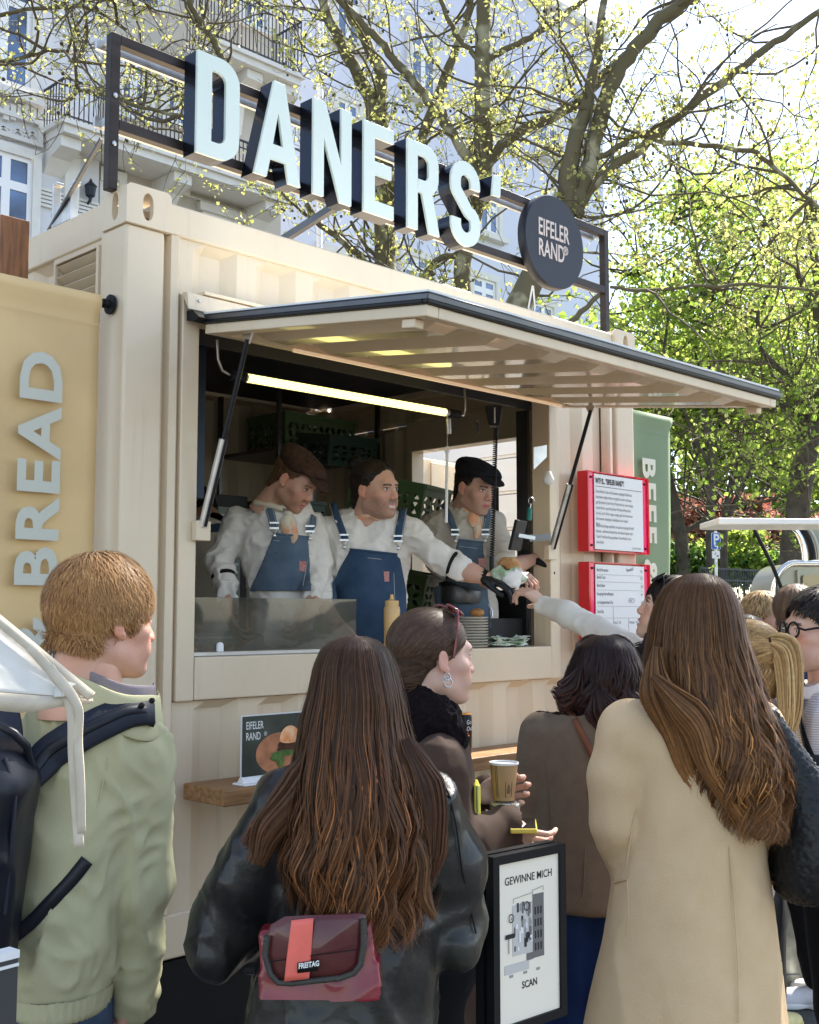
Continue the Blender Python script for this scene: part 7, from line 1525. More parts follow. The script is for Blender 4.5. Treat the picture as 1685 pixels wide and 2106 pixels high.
mb = MB(); mb.lathe((bx, .05, 1.5368 + hB * .782), [(.0285, 0), (.0285, hB * .10), (.022, hB * .105), (.008, hB * .13), (.006, hB * .215)], 24); mb.build('bottle_cap', sauce, bo, smooth=40)
for i in range(11):
    px_ = 972; c_ = onY(px_, 1320, .10); z_ = 1.5366 + i * .0125
    pl = thing('plate', {0: 'bottom plate of the pale stack beside the black oven', 10: 'topmost plate of the pale stack, right under the bun'}.get(i, 'pale stoneware plate inside the stack beside the black oven'), 'plate', (c_.x, .10, z_), group='stacked pale plates'); mb = MB(); mb.lathe((c_.x, .10, z_), [(.045, 0), (.068, .004), (.072, .010), (.070, .0105), (.046, .004)], 30)
    if i == 0: pmesh = None
    mb.build('plate_disc', mat('stoneware', (.58, .55, .47), .4) if i == 0 else bpy.data.materials['stoneware'], pl, smooth=50)
np_ = thing('napkins', 'crumpled pile of green printed paper on the hatch sill', 'paper pile', (onY(1035, 1320, .06).x, .06, 1.54))
c_ = onY(1035, 1318, .07)
for k_ in range(4):
    V = []; n_ = 14
    for j in range(n_ + 1):
        for i in range(n_ + 1):
            u_, v_ = i / n_ - .5, j / n_ - .5; x_ = c_.x + u_ * .24 + k_ * .006; y_ = .062 + v_ * .09; z_ = 1.541 + k_ * .009 + .016 * abs(vnoise(np.array((u_ * 5 + k_, v_ * 4, k_ * 3.1)), 1)) + .03 * max(0, abs(u_) - .3) * (1 + k_ * .5)
            V.append((x_, y_, z_))
    F = [(j * (n_ + 1) + i, j * (n_ + 1) + i + 1, (j + 1) * (n_ + 1) + i + 1, (j + 1) * (n_ + 1) + i) for j in range(n_) for i in range(n_)]
    o = soft('paper_sheet', np.array(V), np.array(F), wr_m, np_, world=True); s_ = o.modifiers.new('t', 'SOLIDIFY'); s_.thickness = .0008
ov = thing('black_oven', 'black box oven with steel handle at the right of the hatch', 'oven', (2.15, .25, 1.53)); blk = M['black']
mb = MB(); a_ = onY(990, 1270, .15); b_ = onY(1080, 1270, .15); mb.box(a_.x, b_.x, .16, .40, 1.532, 1.665); mb.build('oven_body', mat('oven_black', (.022, .022, .022), .45), ov, bevel=.004)
mb = MB(); mb.box(b_.x + .002, 2.268, .135, .41, 1.532, 1.80); mb.build('oven_side', blk, ov, bevel=.004)
mb = MB(); c_ = onY(1120, 1293, .12); mb.lathe((c_.x, .134, c_.z), [(.018, 0), (.018, .008), (.012, .012)], 18, (0, -1, 0)); mb.build('oven_knob', M['steel'], ov, smooth=40)
for dz in (-.014, 0, .014): mb = MB(); c_ = onY(1085, 1287, .13); mb.lathe((c_.x + .012, .134, c_.z + dz), [(.0025, 0), (.0025, .002)], 8, (0, -1, 0)); mb.build('indicator', M['steel'], ov)
kt = thing('sauce_pot', 'black steel pot machine standing behind the oven at the hatch', 'pot', (2.0, .3, 1.67)); c_ = wv(*q(1040, 1225, 5.2)); c_ = Vector((c_.x, .28, 0))
mb = MB(); mb.lathe((c_.x, .28, 1.668), [(.07, 0), (.075, .01), (.075, .03), (.02, .035), (.02, .06), (.10, .065), (.105, .08), (.105, .14), (.10, .15)], 28); mb.build('pot_body', M['steel_dark'], kt, smooth=40)
mb = MB(); mb.lathe((c_.x, .28, 1.8185), [(.108, 0), (.108, .012), (.05, .03), (.012, .034), (.012, .05)], 28); mb.build('pot_lid', blk, kt, smooth=40)
mb = MB(); mb.lathe((c_.x - .02, .28, 1.869), [(.03, 0), (.03, .055), (.026, .06)], 20); mb.build('pot_top', blk, kt, smooth=40)
mb = MB(); mb.tube([(c_.x + .06, .17, 1.73), (c_.x + .065, .15, 1.70), (c_.x + .065, .15, 1.672)], .006, 8); mb.build('tap', M['steel'], kt, smooth=50)
ro = thing('bread_bun', 'small golden bun lying on top of the plates beside the oven', 'bun', onY(975, 1262, .14)); c_ = onY(975, 1262, .14)
S = SD(np.array(c_) - .06, np.array(c_) + .06, .004); S.ell(np.array((c_.x, .12, 1.5366 + 11 * .0125 + .016)), (.036, .03, .020), 0); v, f = S.mesh(1); soft('bun_crust', v, f, mat('bun_golden', (.55, .28, .09), .6, col2=(.38, .16, .05), var=.3, vs=30, bump=.3, bs=80), ro, world=True)
# hanging things
cord = thing('hanging_socket', 'black hanging power socket with coiled black cable under the flap', 'power socket', wv(*q(1015, 850, 5.0)))
c_ = q(1017, 856, 5.0); mb = MB(); w_ = wv(*c_); mb.prism([[(-.040, .045), (.036, .045), (.022, -.045), (-.022, -.045)]], w_ - HD * .025, RT, (0, 0, 1), HD * .05); mb.build('socket_body', M['rubber'], cord, bevel=.006)
mb = MB(); mb.obox(w_ - HD * .027 + Vector((0, 0, .0)), RT * .003, HD * .001, (0, 0, .034)); mb.build('socket_stripe', M['alu'], cord)
c1, c2 = q(1020, 880, 5.0), q(1012, 1152, 4.95); pts = [c1 + (0, 0, .03)]; N_ = 760
for i in range(N_ + 1):
    t = i / N_; a = t * 2 * math.pi * 62; rr_ = .0085; tt = t ** 1.15; p = c1 * (1 - tt) + c2 * tt; pts.append((p[0] + rr_ * math.cos(a), p[1] + rr_ * math.sin(a), p[2]))
pts.append(c2 + (0, 0, -.08)); wire('coiled_cable', pts, .0028, M['rubber'], cord, 5)
mb = MB(); mb.tube([wv(*(c2 + (0, 0, .012))), wv(*(c2 + (0, 0, -.06)))], .011, 10); mb.build('cable_plug', M['rubber'], cord, smooth=40)
tg = thing('hanging_scoop', 'white plastic strip with steel clip hanging on a chain under the lamp', 'hanging tool', wv(*q(920, 860, 4.95)))
dd_ = 4.93; wire('chain', [q(920, 850, dd_), q(920, 920, dd_)], .0014, M['steel'], tg, 5); wire('white_strip', [q(920, 925, dd_), q(919, 1000, dd_), q(918, 1075, dd_)], .0065, M['white'], tg, 6); wire('clip', [q(922, 862, dd_), q(923, 892, dd_)], .012, M['steel'], tg, 8); wire('clip_ring', [q(920 + 5 * math.cos(a), 925 + 7 * math.sin(a), dd_) for a in np.linspace(0, 6.28, 12)], .0018, M['steel'], tg, 5)
sc_ = thing('card_reader', 'black tablet screen on a steel wall arm at the right of the hatch', 'screen', wv(*q(1067, 1100, 5.15))); 
T0, B0 = wv(*q(1072, 1070, 5.12)), wv(*q(1058, 1132, 5.12)); c_ = (T0 + B0) / 2; ax_ = (T0 - B0) / 2; mb = MB(); mb.obox(c_, ax_, (HD * .8 + RT * .5).normalized() * .05, ax_.normalized().cross((HD * .8 + RT * .5).normalized()) * .008); mb.build('screen_body', M['rubber'], sc_, bevel=.004); mb = MB(); mb.bar(c_, wv(*q(1100, 1107, 5.14)), .016, .016); mb.build('arm', M['steel'], sc_)
mb = MB(); mb.bar(wv(*q(1086, 1107, 5.2)), wv(*q(1130, 1104, 5.3)), .02, .03); mb.build('wall_rail', M['steel_dark'], sc_)
bo2 = thing('bottle_opener', 'bottle opener with green handle hanging on the steel panel', 'bottle opener', wv(*q(1090, 1050, 5.18))); wire('opener_handle', [q(1090, 1045, 5.1), q(1088, 1070, 5.1)], .011, mat('teal_plastic', (.01, .16, .13), .4), bo2, 8); wire('opener_ring', [q(1093 + 6 * math.cos(a), 1030 + 7 * math.sin(a), 5.1) for a in np.linspace(0, 6.28, 12)], .002, M['steel'], bo2, 5); wire('opener_shaft', [q(1092, 1036, 5.1), q(1090, 1048, 5.1)], .004, M['steel'], bo2, 6)
# rack with green crates, fridge, hood
rk = thing('storage_rack', 'dark steel rack at the back of the kitchen behind the cooks', 'rack', (2.0, 2.0, .665)); stl = M['steel_dark']
rx0, rx1, ry0, ry1 = 2.1, 2.88, 1.80, 2.36
for x_ in (rx0, rx1):
    for y_ in (ry0, ry1): mb = MB(); mb.box(x_ - .012, x_ + .012, y_ - .012, y_ + .012, .667, 3.0); mb.build('upright', stl, rk)
for z_ in (1.0, 1.55, 2.12, 2.62): mb = MB(); mb.box(rx0, rx1, ry0, ry1, z_, z_ + .02); mb.build('rack_shelf', stl, rk)
def crate(x, y, z, w_, l_, h_, m_, label, ang=0, lean=0):
    t_ = thing('crate', label, 'crate', (x, y, z), math.radians(ang), 'green plastic crates in the kitchen'); t_.rotation_euler = (math.radians(lean), 0, math.radians(ang))
    mb = MB(); mb.box(-w_ / 2, w_ / 2, -l_ / 2, l_ / 2, 0, .006); mb.build('crate_base', m_, t_, world=False)
    mb = MB(); mb.prism([rrect(-w_ / 2 - .008, w_ / 2 + .008, -l_ / 2 - .008, l_ / 2 + .008, .01), rrect(-w_ / 2 + .006, w_ / 2 - .006, -l_ / 2 + .006, l_ / 2 - .006, .006)], (0, 0, h_ - .02), (1, 0, 0), (0, 1, 0), (0, 0, .02)); mb.build('crate_rim', m_, t_, world=False)
    for (ax_, s_, L_) in (('x', -1, w_), ('x', 1, w_), ('y', -1, l_), ('y', 1, l_)):
        o_ = (0, s_ * (l_ / 2 - .002), 0) if ax_ == 'x' else (s_ * (w_ / 2 - .002), 0, 0); u_ = (1, 0, 0) if ax_ == 'x' else (0, 1, 0)
        loops = [rrect(-L_ / 2, L_ / 2, .006, h_ - .02, .001)]; n_ = max(3, int(L_ / .05)); cw = (L_ - .03) / n_
        for i in range(n_):
            for j in range(3):
                z0_ = .025 + j * (h_ - .07) / 3; x0_ = -L_ / 2 + .02 + i * cw; hh_ = (h_ - .07) / 3 - .012
                k_ = .35 * cw * (1 if (i + j) % 2 else -1); loops.append([(x0_ + max(0, k_), z0_), (x0_ + cw * .55 + max(0, k_), z0_), (x0_ + cw * .55 + max(0, -k_), z0_ + hh_), (x0_ + max(0, -k_), z0_ + hh_)])
        mb = MB(); dp = (0, .004 * -s_, 0) if ax_ == 'x' else (.004 * -s_, 0, 0); mb.prism(loops, o_, u_, (0, 0, 1), dp); mb.build('crate_side', m_, t_, world=False)
    return t_
gp, gk = M['green_plastic'], M['green_dark']
c_ = wv(*q(765, 850, 6.6)); crate(2.48, 2.05, 2.645, .55, .36, .22, gp, 'green lattice crate on the top shelf of the rack')
crate(2.3, 2.02, 2.145, .36, .4, .2, gk, 'dark green crate on the upper middle shelf of the rack')
c_ = wv(*q(815, 1020, 5.9)); crate(c_.x, c_.y, c_.z - .10, .34, .42, .18, gp, 'tilted green crate right behind the smiling cook', 20, 12)
c_ = wv(*q(818, 1215, 5.9)); crate(c_.x, c_.y, c_.z - .07, .34, .42, .18, gp, 'green crate low beside the sauce bottle', 20, 10)
c_ = wv(*q(690, 935, 6.2)); crate(c_.x, c_.y, c_.z - .06, .30, .34, .16, gk, 'dark green crate above the cook with the top knot', -10, 8)
mb = MB(); a_ = wv(*q(812, 1130, 5.95)); mb.box(a_.x - .02, a_.x + .4, a_.y - .15, a_.y + .2, .667, a_.z - .42 + .25); tag(mb.build('low_cabinet', stl, None, bevel=.004), 'dark low cabinet under the crates at the back', 'cabinet')
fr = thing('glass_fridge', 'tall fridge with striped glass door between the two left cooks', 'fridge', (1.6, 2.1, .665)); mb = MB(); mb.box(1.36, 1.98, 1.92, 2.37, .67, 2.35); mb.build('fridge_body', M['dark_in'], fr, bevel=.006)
mb = MB(); mb.box(1.42, 1.92, 1.905, 1.918, .8, 2.28); mb.build('fridge_door', mat('fridge_glass', (.30, .38, .36), .12, coat=1), fr, bevel=.003)
for i in range(16): mb = MB(); mb.box(1.44, 1.90, 1.897, 1.904, 1.55 + i * .045, 1.565 + i * .045); mb.build('shelf_edge', mat('pale_edge', (.7, .75, .75), .4) if i == 0 else bpy.data.materials['pale_edge'], fr)
hd_ = thing('extractor_hood', 'dark sloped extractor hood at the upper left of the kitchen', 'extractor hood', (.4, .6, 2.6)); mb = MB(); mb.prism([[(.14, 3.0), (.14, 2.10), (.22, 2.10), (.75, 2.72), (.75, 3.0)]], (.10, 0, 0), (0, 1, 0), (0, 0, 1), (.33, 0, 0)); mb.build('hood_shell', mat('hood_blue_black', (.02, .03, .05), .4, metal=.5), hd_, bevel=.004)
bk = thing('steel_back_panel', 'dark steel splash panel on the back wall behind the cook in the brown cap', 'splash panel', (.9, 2.38, 1.6)); mb = MB(); mb.box(.25, 1.32, 2.345, 2.372, .9, 2.42); mb.build('panel_sheet', M['steel_dark'], bk)
hk = thing('wall_hook', 'small steel hook with spoon on the kitchen ceiling beam', 'hook', wv(*q(984, 880, 5.6))); wire('hook_stem', [q(984, 870, 5.5), q(984, 892, 5.5)], .006, M['steel_dark'], hk, 6); wire('hook_ring', [q(984 + 6 * math.cos(a), 868 + 5 * math.sin(a), 5.5) for a in np.linspace(0, 6.28, 10)], .003, M['steel_dark'], hk, 5)
bu = thing('bulb_lamp', 'round unlit bulb on the steel panel right of the doorway', 'bulb', wv(*q(1129, 970, 5.4))); mb = MB(); mb.lathe(wv(*q(1128, 985, 5.25)), [(.004, -.03), (.022, -.018), (.026, 0), (.018, .02), (.012, .035)], 18); mb.build('bulb_glass', M['white'], bu, smooth=60)
mb = MB(); a_ = wv(*q(1098, 920, 5.15)); b_ = wv(*q(1098, 966, 5.15)); c2_ = wv(*q(1125, 940, 5.2)); c3_ = wv(*q(1125, 915, 5.2)); n_ = HD * .01; mb.add([a_, b_, c2_, c3_, a_ + n_, b_ + n_, c2_ + n_, c3_ + n_], [(0, 1, 2, 3), (4, 7, 6, 5), (0, 4, 5, 1), (1, 5, 6, 2), (2, 6, 7, 3), (3, 7, 4, 0)]); tag(mb.build('angled_reflector', M['alu'], None), 'small angled metal reflector on the panel above the bulb', 'reflector')
# ================================================================== ground, street, buildings, trees
asph = mat('asphalt', (.06, .058, .055), .85, col2=(.085, .082, .078), var=.3, vs=25, vdet=8, bump=.6, bs=160, bdist=.004)
conc = mat('concrete_kerb', (.34, .31, .28), .8, var=.25, vs=20, bump=.4, bs=90, bdist=.003)
mb = MB(); n_ = 40
G = [-300 + 600 * i / n_ for i in range(n_ + 1)]; mb.add([(x, y, 0) for y in G for x in G], [(j * (n_ + 1) + i, j * (n_ + 1) + i + 1, (j + 1) * (n_ + 1) + i + 1, (j + 1) * (n_ + 1) + i) for j in range(n_) for i in range(n_)])
tag(mb.build('ground', asph, None), kind='structure')
pv = mat('granite_slab', (.36, .32, .29), .8, var=.35, vs=60, vdet=6, bump=.3, bs=120, bdist=.003)
pm = bpy.data.objects.new('pavement', None); COL.objects.link(pm); tag(pm, kind='structure'); sl0 = None
for i in range(16):
    for j in range(3):
        x_, y_ = 3.3 + i * .62, -2.75 + j * .62
        if sl0 is None: mb = MB(); mb.box(-.3, .3, -.3, .3, .004, .03); sl0 = mb.build('slab', pv, pm, bevel=.006, world=False); o = sl0
        else: o = sl0.copy(); COL.objects.link(o)
        o.location = (x_, y_, -.012 + .002 * ((i * 7 + j * 3) % 3))
for i in range(14):
    if i == 0: mb = MB(); mb.box(-.48, .48, -.07, .07, 0, .12); kb0 = mb.build('kerbstone', conc, pm, bevel=.015, world=False); o = kb0
    else: o = kb0.copy(); COL.objects.link(o)
    o.location = (3.4 + i * .98, -.95, 0)
# litter bin near the kerb
lb = thing('street_bin', 'dented galvanised metal bin standing on the asphalt at the right', 'bin', wv(*q(1610, 1950, 5.6)[:2], 0)); bc = wv(*q(1600, 1950, 5.6)[:2], 0)
galv = mat('galvanised_zinc', (.36, .37, .33), .45, metal=.7, var=.4, vs=12, vdet=5, bump=.1, bs=30)
mb = MB(); mb.lathe(bc, [(.17, .0), (.175, .05), (.165, .055), (.165, .35), (.165, .80), (.175, .82)], 32); mb.build('bin_body', galv, lb, smooth=40)
mb = MB(); 
for a_ in np.linspace(0, 6.283, 9)[:-1]: c_ = bc + Vector((math.cos(a_), math.sin(a_), 0)) * .166; mb.obox(c_ + Vector((0, 0, .45)), Vector((math.cos(a_), math.sin(a_), 0)) * .006, Vector((-math.sin(a_), math.cos(a_), 0)) * .03, (0, 0, .28))
mb.each('bin_rib', galv, lb, bevel=.003)
# ---------------- buildings
wallL = mat('pale_render_wall', (.60, .60, .62), .85, var=.08, vs=.6, vdet=6, bump=.1, bs=8); wallB = mat('beige_render_wall', (.50, .46, .40), .85, var=.1, vs=.8, bump=.1, bs=8); wallV = mat('lavender_white_wall', (.62, .64, .74), .85, var=.07, vs=.5, vdet=6)
trim = mat('stucco_trim', (.66, .64, .60), .8, var=.06, vs=3); wfr = mat('white_window_frame', (.78, .78, .78), .5); wgl = mat('window_glass', (.10, .17, .30), .05, metal=.35, coat=1, var=.6, vs=.9, vdet=5, col2=(.02, .03, .05)); slate = mat('slate_roof', (.035, .038, .045), .6, var=.4, vs=4, bump=.4, bs=12); iron = mat('iron_railing', (.02, .025, .035), .5)
def pbox(m, x0, x1, y0, y1, z0, z1): m.box(x0, x1, y0, y1, z0, z1)
def window(par, px0, px1, py0, py1, Y_, mull=(.5,), trans=(.38,), sill=True):
    a = onY((px0 + px1) / 2, py0, Y_); b = onY((px0 + px1) / 2, py1, Y_); x0, x1 = onY(px0, (py0 + py1) / 2, Y_).x, onY(px1, (py0 + py1) / 2, Y_).x; z1, z0 = a.z, b.z; t = .11
    mb = MB(); mb.prism([rrect(x0 - .22, x1 + .22, z0 - .05, z1 + .25, .001), rrect(x0, x1, z0, z1, .001)], (0, Y_ - .14, 0), (1, 0, 0), (0, 0, 1), (0, .14, 0)); w_ = mb.build('window', trim, par)
    mb = MB(); loops = [rrect(x0, x1, z0, z1, .001)]; xs_ = [x0] + [x0 + (x1 - x0) * k for k in mull] + [x1]; zs = [z0] + [z1 - (z1 - z0) * k for k in reversed(trans)] + [z1]
    for i in range(len(xs_) - 1):
        for j in range(len(zs) - 1): loops.append(rrect(xs_[i] + t, xs_[i + 1] - t, zs[j] + t, zs[j + 1] - t, .001))
    mb.prism(loops, (0, Y_ - .06, 0), (1, 0, 0), (0, 0, 1), (0, .05, 0)); mb.build('window_frame', wfr, w_)
    mb = MB(); mb.box(x0, x1, Y_ - .03, Y_ - .02, z0, z1); mb.build('pane', wgl, w_)
    if sill: mb = MB(); mb.box(x0 - .35, x1 + .35, Y_ - .32, Y_ - .001, z0 - .28, z0 - .055); mb.build('window_sill', trim, w_)
def facade(name, label, x0, x1, y0, y1, z1, m_): 
    b = thing(name, label, 'building', (x0, y0, 0)); mb = MB(); mb.box(x0, x1, y0, y1, 0, z1); mb.build('wall', m_, b); return b
YA = 23.0; xa = onY(205, 300, YA).x; xb_ = onY(590, 300, YA).x
b1 = facade('townhouse', 'pale ornate townhouse with stucco panels and windows at the left', -14, xa, YA, YA + 12, 24, wallL)
b2 = facade('townhouse', 'beige ornate townhouse with iron railed balconies behind the sign letters', xa + .002, xb_, YA + .25, YA + 12, 24, wallB)
YB = 25.0; xc = onY(1242, 400, YB).x; zt = onY(1110, 60, YB).z
b3 = facade('townhouse', 'tall lavender white townhouse with dark mansard roof behind the trees', xb_ + .002, xc, YB, YB + 12, zt + 1.5, wallV)
for (a, c, e, f_) in ((-120, 62, -60, 168), (-110, 62, 305, 492), (-380, -200, 0, 180), (-380, -200, 340, 520)): window(b1, a, c, e, f_, YA, (.68,) if a > -200 else (.5,), (.34,) if e > 200 else (.2,))
for (px0, px1, py0, py1, m_) in ((-260, 88, 186, 212, trim), (-260, 84, 246, 300, trim), (-260, 176, 500, 510, trim)):
    x0, x1 = onY(px0, py0, YA).x, onY(px1, py0, YA).x; z1, z0 = onY(60, py0, YA).z, onY(60, py1, YA).z; mb = MB(); mb.prism([rrect(x0, x1, z0, z1, .001)] + ([rrect(x0 + .12, x1 - .12, z0 + .12, z1 - .12, .001)] if py0 == 246 else []), (0, YA - .16, 0), (1, 0, 0), (0, 0, 1), (0, .16, 0)); mb.build('stucco_band', m_, b1)
def scroll(par, px, py, Y_, s_, k=1):
    c_ = onY(px, py, Y_ - .03); mb = MB(); pts = [c_ + Vector((k * s_ * (1.1 - t * .16) * math.cos(t * 1.0), 0, s_ * (1.1 - t * .16) * math.sin(t * 1.0))) for t in np.linspace(0, 6.2, 26)]; mb.tube(pts, .045, 6); mb.build('scroll_relief', trim, par, smooth=60)
for i in range(7): scroll(b1, -15 + i * 15, 272 + i * 3, YA, .22, 1 if i % 2 else -1)
for i in range(5): 
    z_ = onY(120, 398 + i * 8, YA).z; mb = MB(); mb.box(onY(70, 400, YA).x, xa - .02, YA - .08, YA, z_ - .05, z_ + .02); mb.build('rustication', trim, b1)
for i in range(6):
    p_ = onY(4 + i * 14, 216, YA); mb = MB(); mb.box(p_.x, p_.x + .14, YA - .12, YA, p_.z - .38, p_.z); mb.build('dentil', trim, b1)
Yb = YA + .25
def balcony(par, px0, px1, pyt, pyb, Y_, out=1.3):
    x0, x1 = onY(px0, pyb, Y_ - out).x, onY(px1, pyb, Y_ - out).x; z = onY(px0, pyb, Y_ - out).z; zt_ = onY(px0, pyt, Y_ - out).z
    mb = MB(); mb.box(x0 - .1, x1 + .1, Y_ - out - .1, Y_ - .002, z - .12, z); mb.box(x0, x1, Y_ - out, Y_ - .003, z - .32, z - .1205); mb.build('balcony_slab', trim, par)
    mb = MB(); mb.bar((x0, Y_ - out, zt_), (x1, Y_ - out, zt_), .05, .05); mb.bar((x0, Y_ - out, zt_), (x0, Y_, zt_), .05, .05); mb.bar((x0, Y_ - out, z + .1), (x1, Y_ - out, z + .1), .04, .04); mb.bar((x0, Y_ - out, zt_ - .2), (x1, Y_ - out, zt_ - .2), .03, .03); mb.bar((x1, Y_ - out, zt_), (x1, Y_, zt_), .05, .05); mb.each('handrail', iron, par)
    mb = MB(); n_ = int((x1 - x0) / .13)
    for i in range(n_ + 1): x_ = x0 + (x1 - x0) * i / n_; mb.bar((x_, Y_ - out, z), (x_, Y_ - out, zt_), .022, .022)
    for i in range(9): y_ = Y_ - out * i / 9; mb.bar((x0, y_, z), (x0, y_, zt_), .022, .022); mb.bar((x1, y_, z), (x1, y_, zt_), .022, .022)
    tag(mb.build('railing_bars', iron, par), kind='stuff')
    for f_ in (.04, .5, .93):
        x_ = x0 + (x1 - x0) * f_; mb = MB(); mb.prism([[(-out * .85, -.33), (0, -.33), (0, -1.9), (-.12, -1.85), (-.25, -1.1), (-.6, -.75), (-out * .85, -.6)]], (x_ - .25, Y_, z), (0, 1, 0), (0, 0, 1), (.55, 0, 0)); mb.build('corbel', trim, par)
balcony(b2, 132, 600, 158, 243, Yb); balcony(b2, 440, 620, -40, 78, Yb)
for (a, c, e, f_) in ((245, 300, 118, 245), (340, 385, 150, 260), (500, 545, -60, 60), (250, 330, -130, 10), (215, 240, 370, 470)): window(b2, a, c, e, f_, Yb, (.5,), (.3,), False)
mb = MB(); p_ = onY(448, 405, Yb); mb.prism([arc(p_.x, p_.z - .3, 1.3, 1.1, 0, 180, 16), arc(p_.x, p_.z - .3, 1.05, .85, 2, 178, 16)], (0, Yb - .15, 0), (1, 0, 0), (0, 0, 1), (0, .15, 0)); mb.build('arch_moulding', trim, b2)
for i in range(5): scroll(b2, 405 + i * 22, 390 + i * 7, Yb, .26, 1 if i % 2 else -1)
mb = MB(); p_ = onY(458, 440, Yb); mb.box(p_.x - .9, p_.x + .9, Yb - .2, Yb, p_.z - .12, p_.z + .12); mb.box(p_.x - .75, p_.x + .75, Yb - .1, Yb, p_.z - 1.5, p_.z - .121); mb.each('door_surround', trim, b2)
p_ = onY(145, 330, YA); mb = MB(); mb.box(p_.x - .2, p_.x + .2, YA - .14, YA, p_.z - 1.3, p_.z + .2); mb.build('pilaster', trim, b1)
wl = thing('wall_lantern', 'black wall lantern on the pale facade left of the container', 'lantern', onY(178, 395, YA)); p_ = onY(178, 395, YA); mb = MB(); mb.lathe((p_.x, YA - .2, p_.z - .2), [(.03, -.12), (.05, 0), (.12, .05), (.15, .28), (.17, .30), (.05, .42), (.02, .5)], 8); mb.build('lantern_body', iron, wl); mb = MB(); mb.bar((p_.x, YA - .2, p_.z - .22), (p_.x, YA, p_.z - .4), .04, .04); mb.build('lantern_arm', iron, wl)
for (a, c, e, f_) in ((690, 738, -30, 88), (843, 893, 60, 200), (1012, 1042, 150, 245), (1106, 1146, 225, 320), (690, 735, 210, 300), (985, 1022, 400, 480), (828, 880, 530, 600), (970, 1016, 575, 640), (1100, 1140, 470, 560), (1095, 1135, 628, 700), (660, 705, 520, 600)): window(b3, a, c, e, f_, YB, (.5,), (.35,))
zc_ = onY(1110, 62, YB).z
mb = MB(); x0 = onY(960, 60, YB).x; mb.box(xb_ + .01, xc + .15, YB - .35, YB - .002, zc_ + 1.1, zc_ + 1.5); mb.build('cornice', trim, b3)
mb = MB(); mb.prism([[(YB - .3, zt + 1.502), (YB + 1.6, zt + 7), (YB + 12, zt + 7), (YB + 12, zt + 1.502)]], (xb_ + .01, 0, 0), (0, 1, 0), (0, 0, 1), (xc - xb_ + .1, 0, 0)); rf = mb.build('roof', slate, b3)
for px_ in (1150, 1010): p_ = onY(px_, 60, YB + .5); mb = MB(); mb.box(p_.x - .6, p_.x + .6, YB + .1, YB + 2, p_.z + .6, p_.z + 2.4); mb.build('dormer', trim, rf)
mb = MB(); p_ = onY(586, 300, YB - .3); mb.tube([(p_.x + .1, YA + .1, 0), (p_.x + .1, YA + .1, 24)], .09, 8); mb.build('downpipe', wfr, b3, smooth=60)
fb = thing('planter_bush', 'small dark green bush showing above the left roof edge of the container', 'bush', P(122, 455, 12)); 
def leafmat(name, c1, c2, tr=.45):
    m = bpy.data.materials.new(name); m.use_nodes = True; N = m.node_tree.nodes; L_ = m.node_tree.links; b = N['Principled BSDF']; at = N.new('ShaderNodeAttribute'); at.attribute_name = 'col'; mx = N.new('ShaderNodeMix'); mx.data_type = 'RGBA'
    sp = N.new('ShaderNodeSeparateColor'); L_.new(at.outputs['Color'], sp.inputs[0]); L_.new(sp.outputs[0], mx.inputs[0]); mx.inputs[6].default_value = (*c1, 1); mx.inputs[7].default_value = (*c2, 1); L_.new(mx.outputs[2], b.inputs['Base Color']); b.inputs['Roughness'].default_value = .5; b.inputs['Specular IOR Level'].default_value = .3
    t = N.new('ShaderNodeBsdfTranslucent'); L_.new(mx.outputs[2], t.inputs[0]); ms = N.new('ShaderNodeMixShader'); ms.inputs[0].default_value = tr; L_.new(b.outputs[0], ms.inputs[1]); L_.new(t.outputs[0], ms.inputs[2]); L_.new(ms.outputs[0], N['Material Output'].inputs[0]); return m
lf_y = leafmat('young_plane_leaf', (.36, .39, .10), (.56, .54, .21), .55); lf_g = leafmat('fresh_green_leaf', (.19, .31, .04), (.46, .54, .12), .6); lf_d = leafmat('shrub_leaf', (.05, .12, .03), (.16, .28, .05)); lf_r = leafmat('red_shrub_leaf', (.30, .10, .08), (.50, .26, .18))
bark = mat('plane_bark', (.125, .108, .062), .85, col2=(.33, .31, .21), var=.5, vs=3.2, vdet=2, bump=.5, bs=14, bdist=.02, contrast=(.56, .66)); bark2 = mat('dark_bark', (.09, .075, .055), .9, var=.4, vs=6, bump=.8, bs=9, bdist=.04); twigm = mat('twig_bark', (.12, .10, .065), .85, var=.3, vs=3)
TR = np.random.RandomState(21)
def leaves(name, C_, size, m_, par, kind=True, flat=.0):
    """leaf quads (folded along the midrib) at heading-frame centres"""
    n = len(C_); u = TR.normal(0, 1, (n, 3)); u /= np.linalg.norm(u, axis=1, keepdims=True); w_ = TR.normal(0, 1, (n, 3)); w_ = np.cross(u, w_); w_ /= np.linalg.norm(w_, axis=1, keepdims=True); nn = np.cross(u, w_)
    s_ = (size * (.5 + TR.rand(n)))[:, None]; A = C_ - u * s_ * .5; B = C_ + u * s_ * .5; L_ = C_ + w_ * s_ * .42 + nn * s_ * .12; R_ = C_ - w_ * s_ * .42 + nn * s_ * .12
    V = np.stack([A, L_, B, R_], 1).reshape(-1, 3); i = np.arange(n)[:, None] * 4; F = np.concatenate([i + np.array([[0, 1, 2]]), i + np.array([[0, 2, 3]])], 1).reshape(-1, 3)
    c = np.repeat(TR.rand(n), 4)[:, None] * np.ones(3); o = soft(name, V, F, m_, par, c); o.data.polygons.foreach_set('use_smooth', [False] * len(o.data.polygons)); tag(o, kind='stuff'); return o
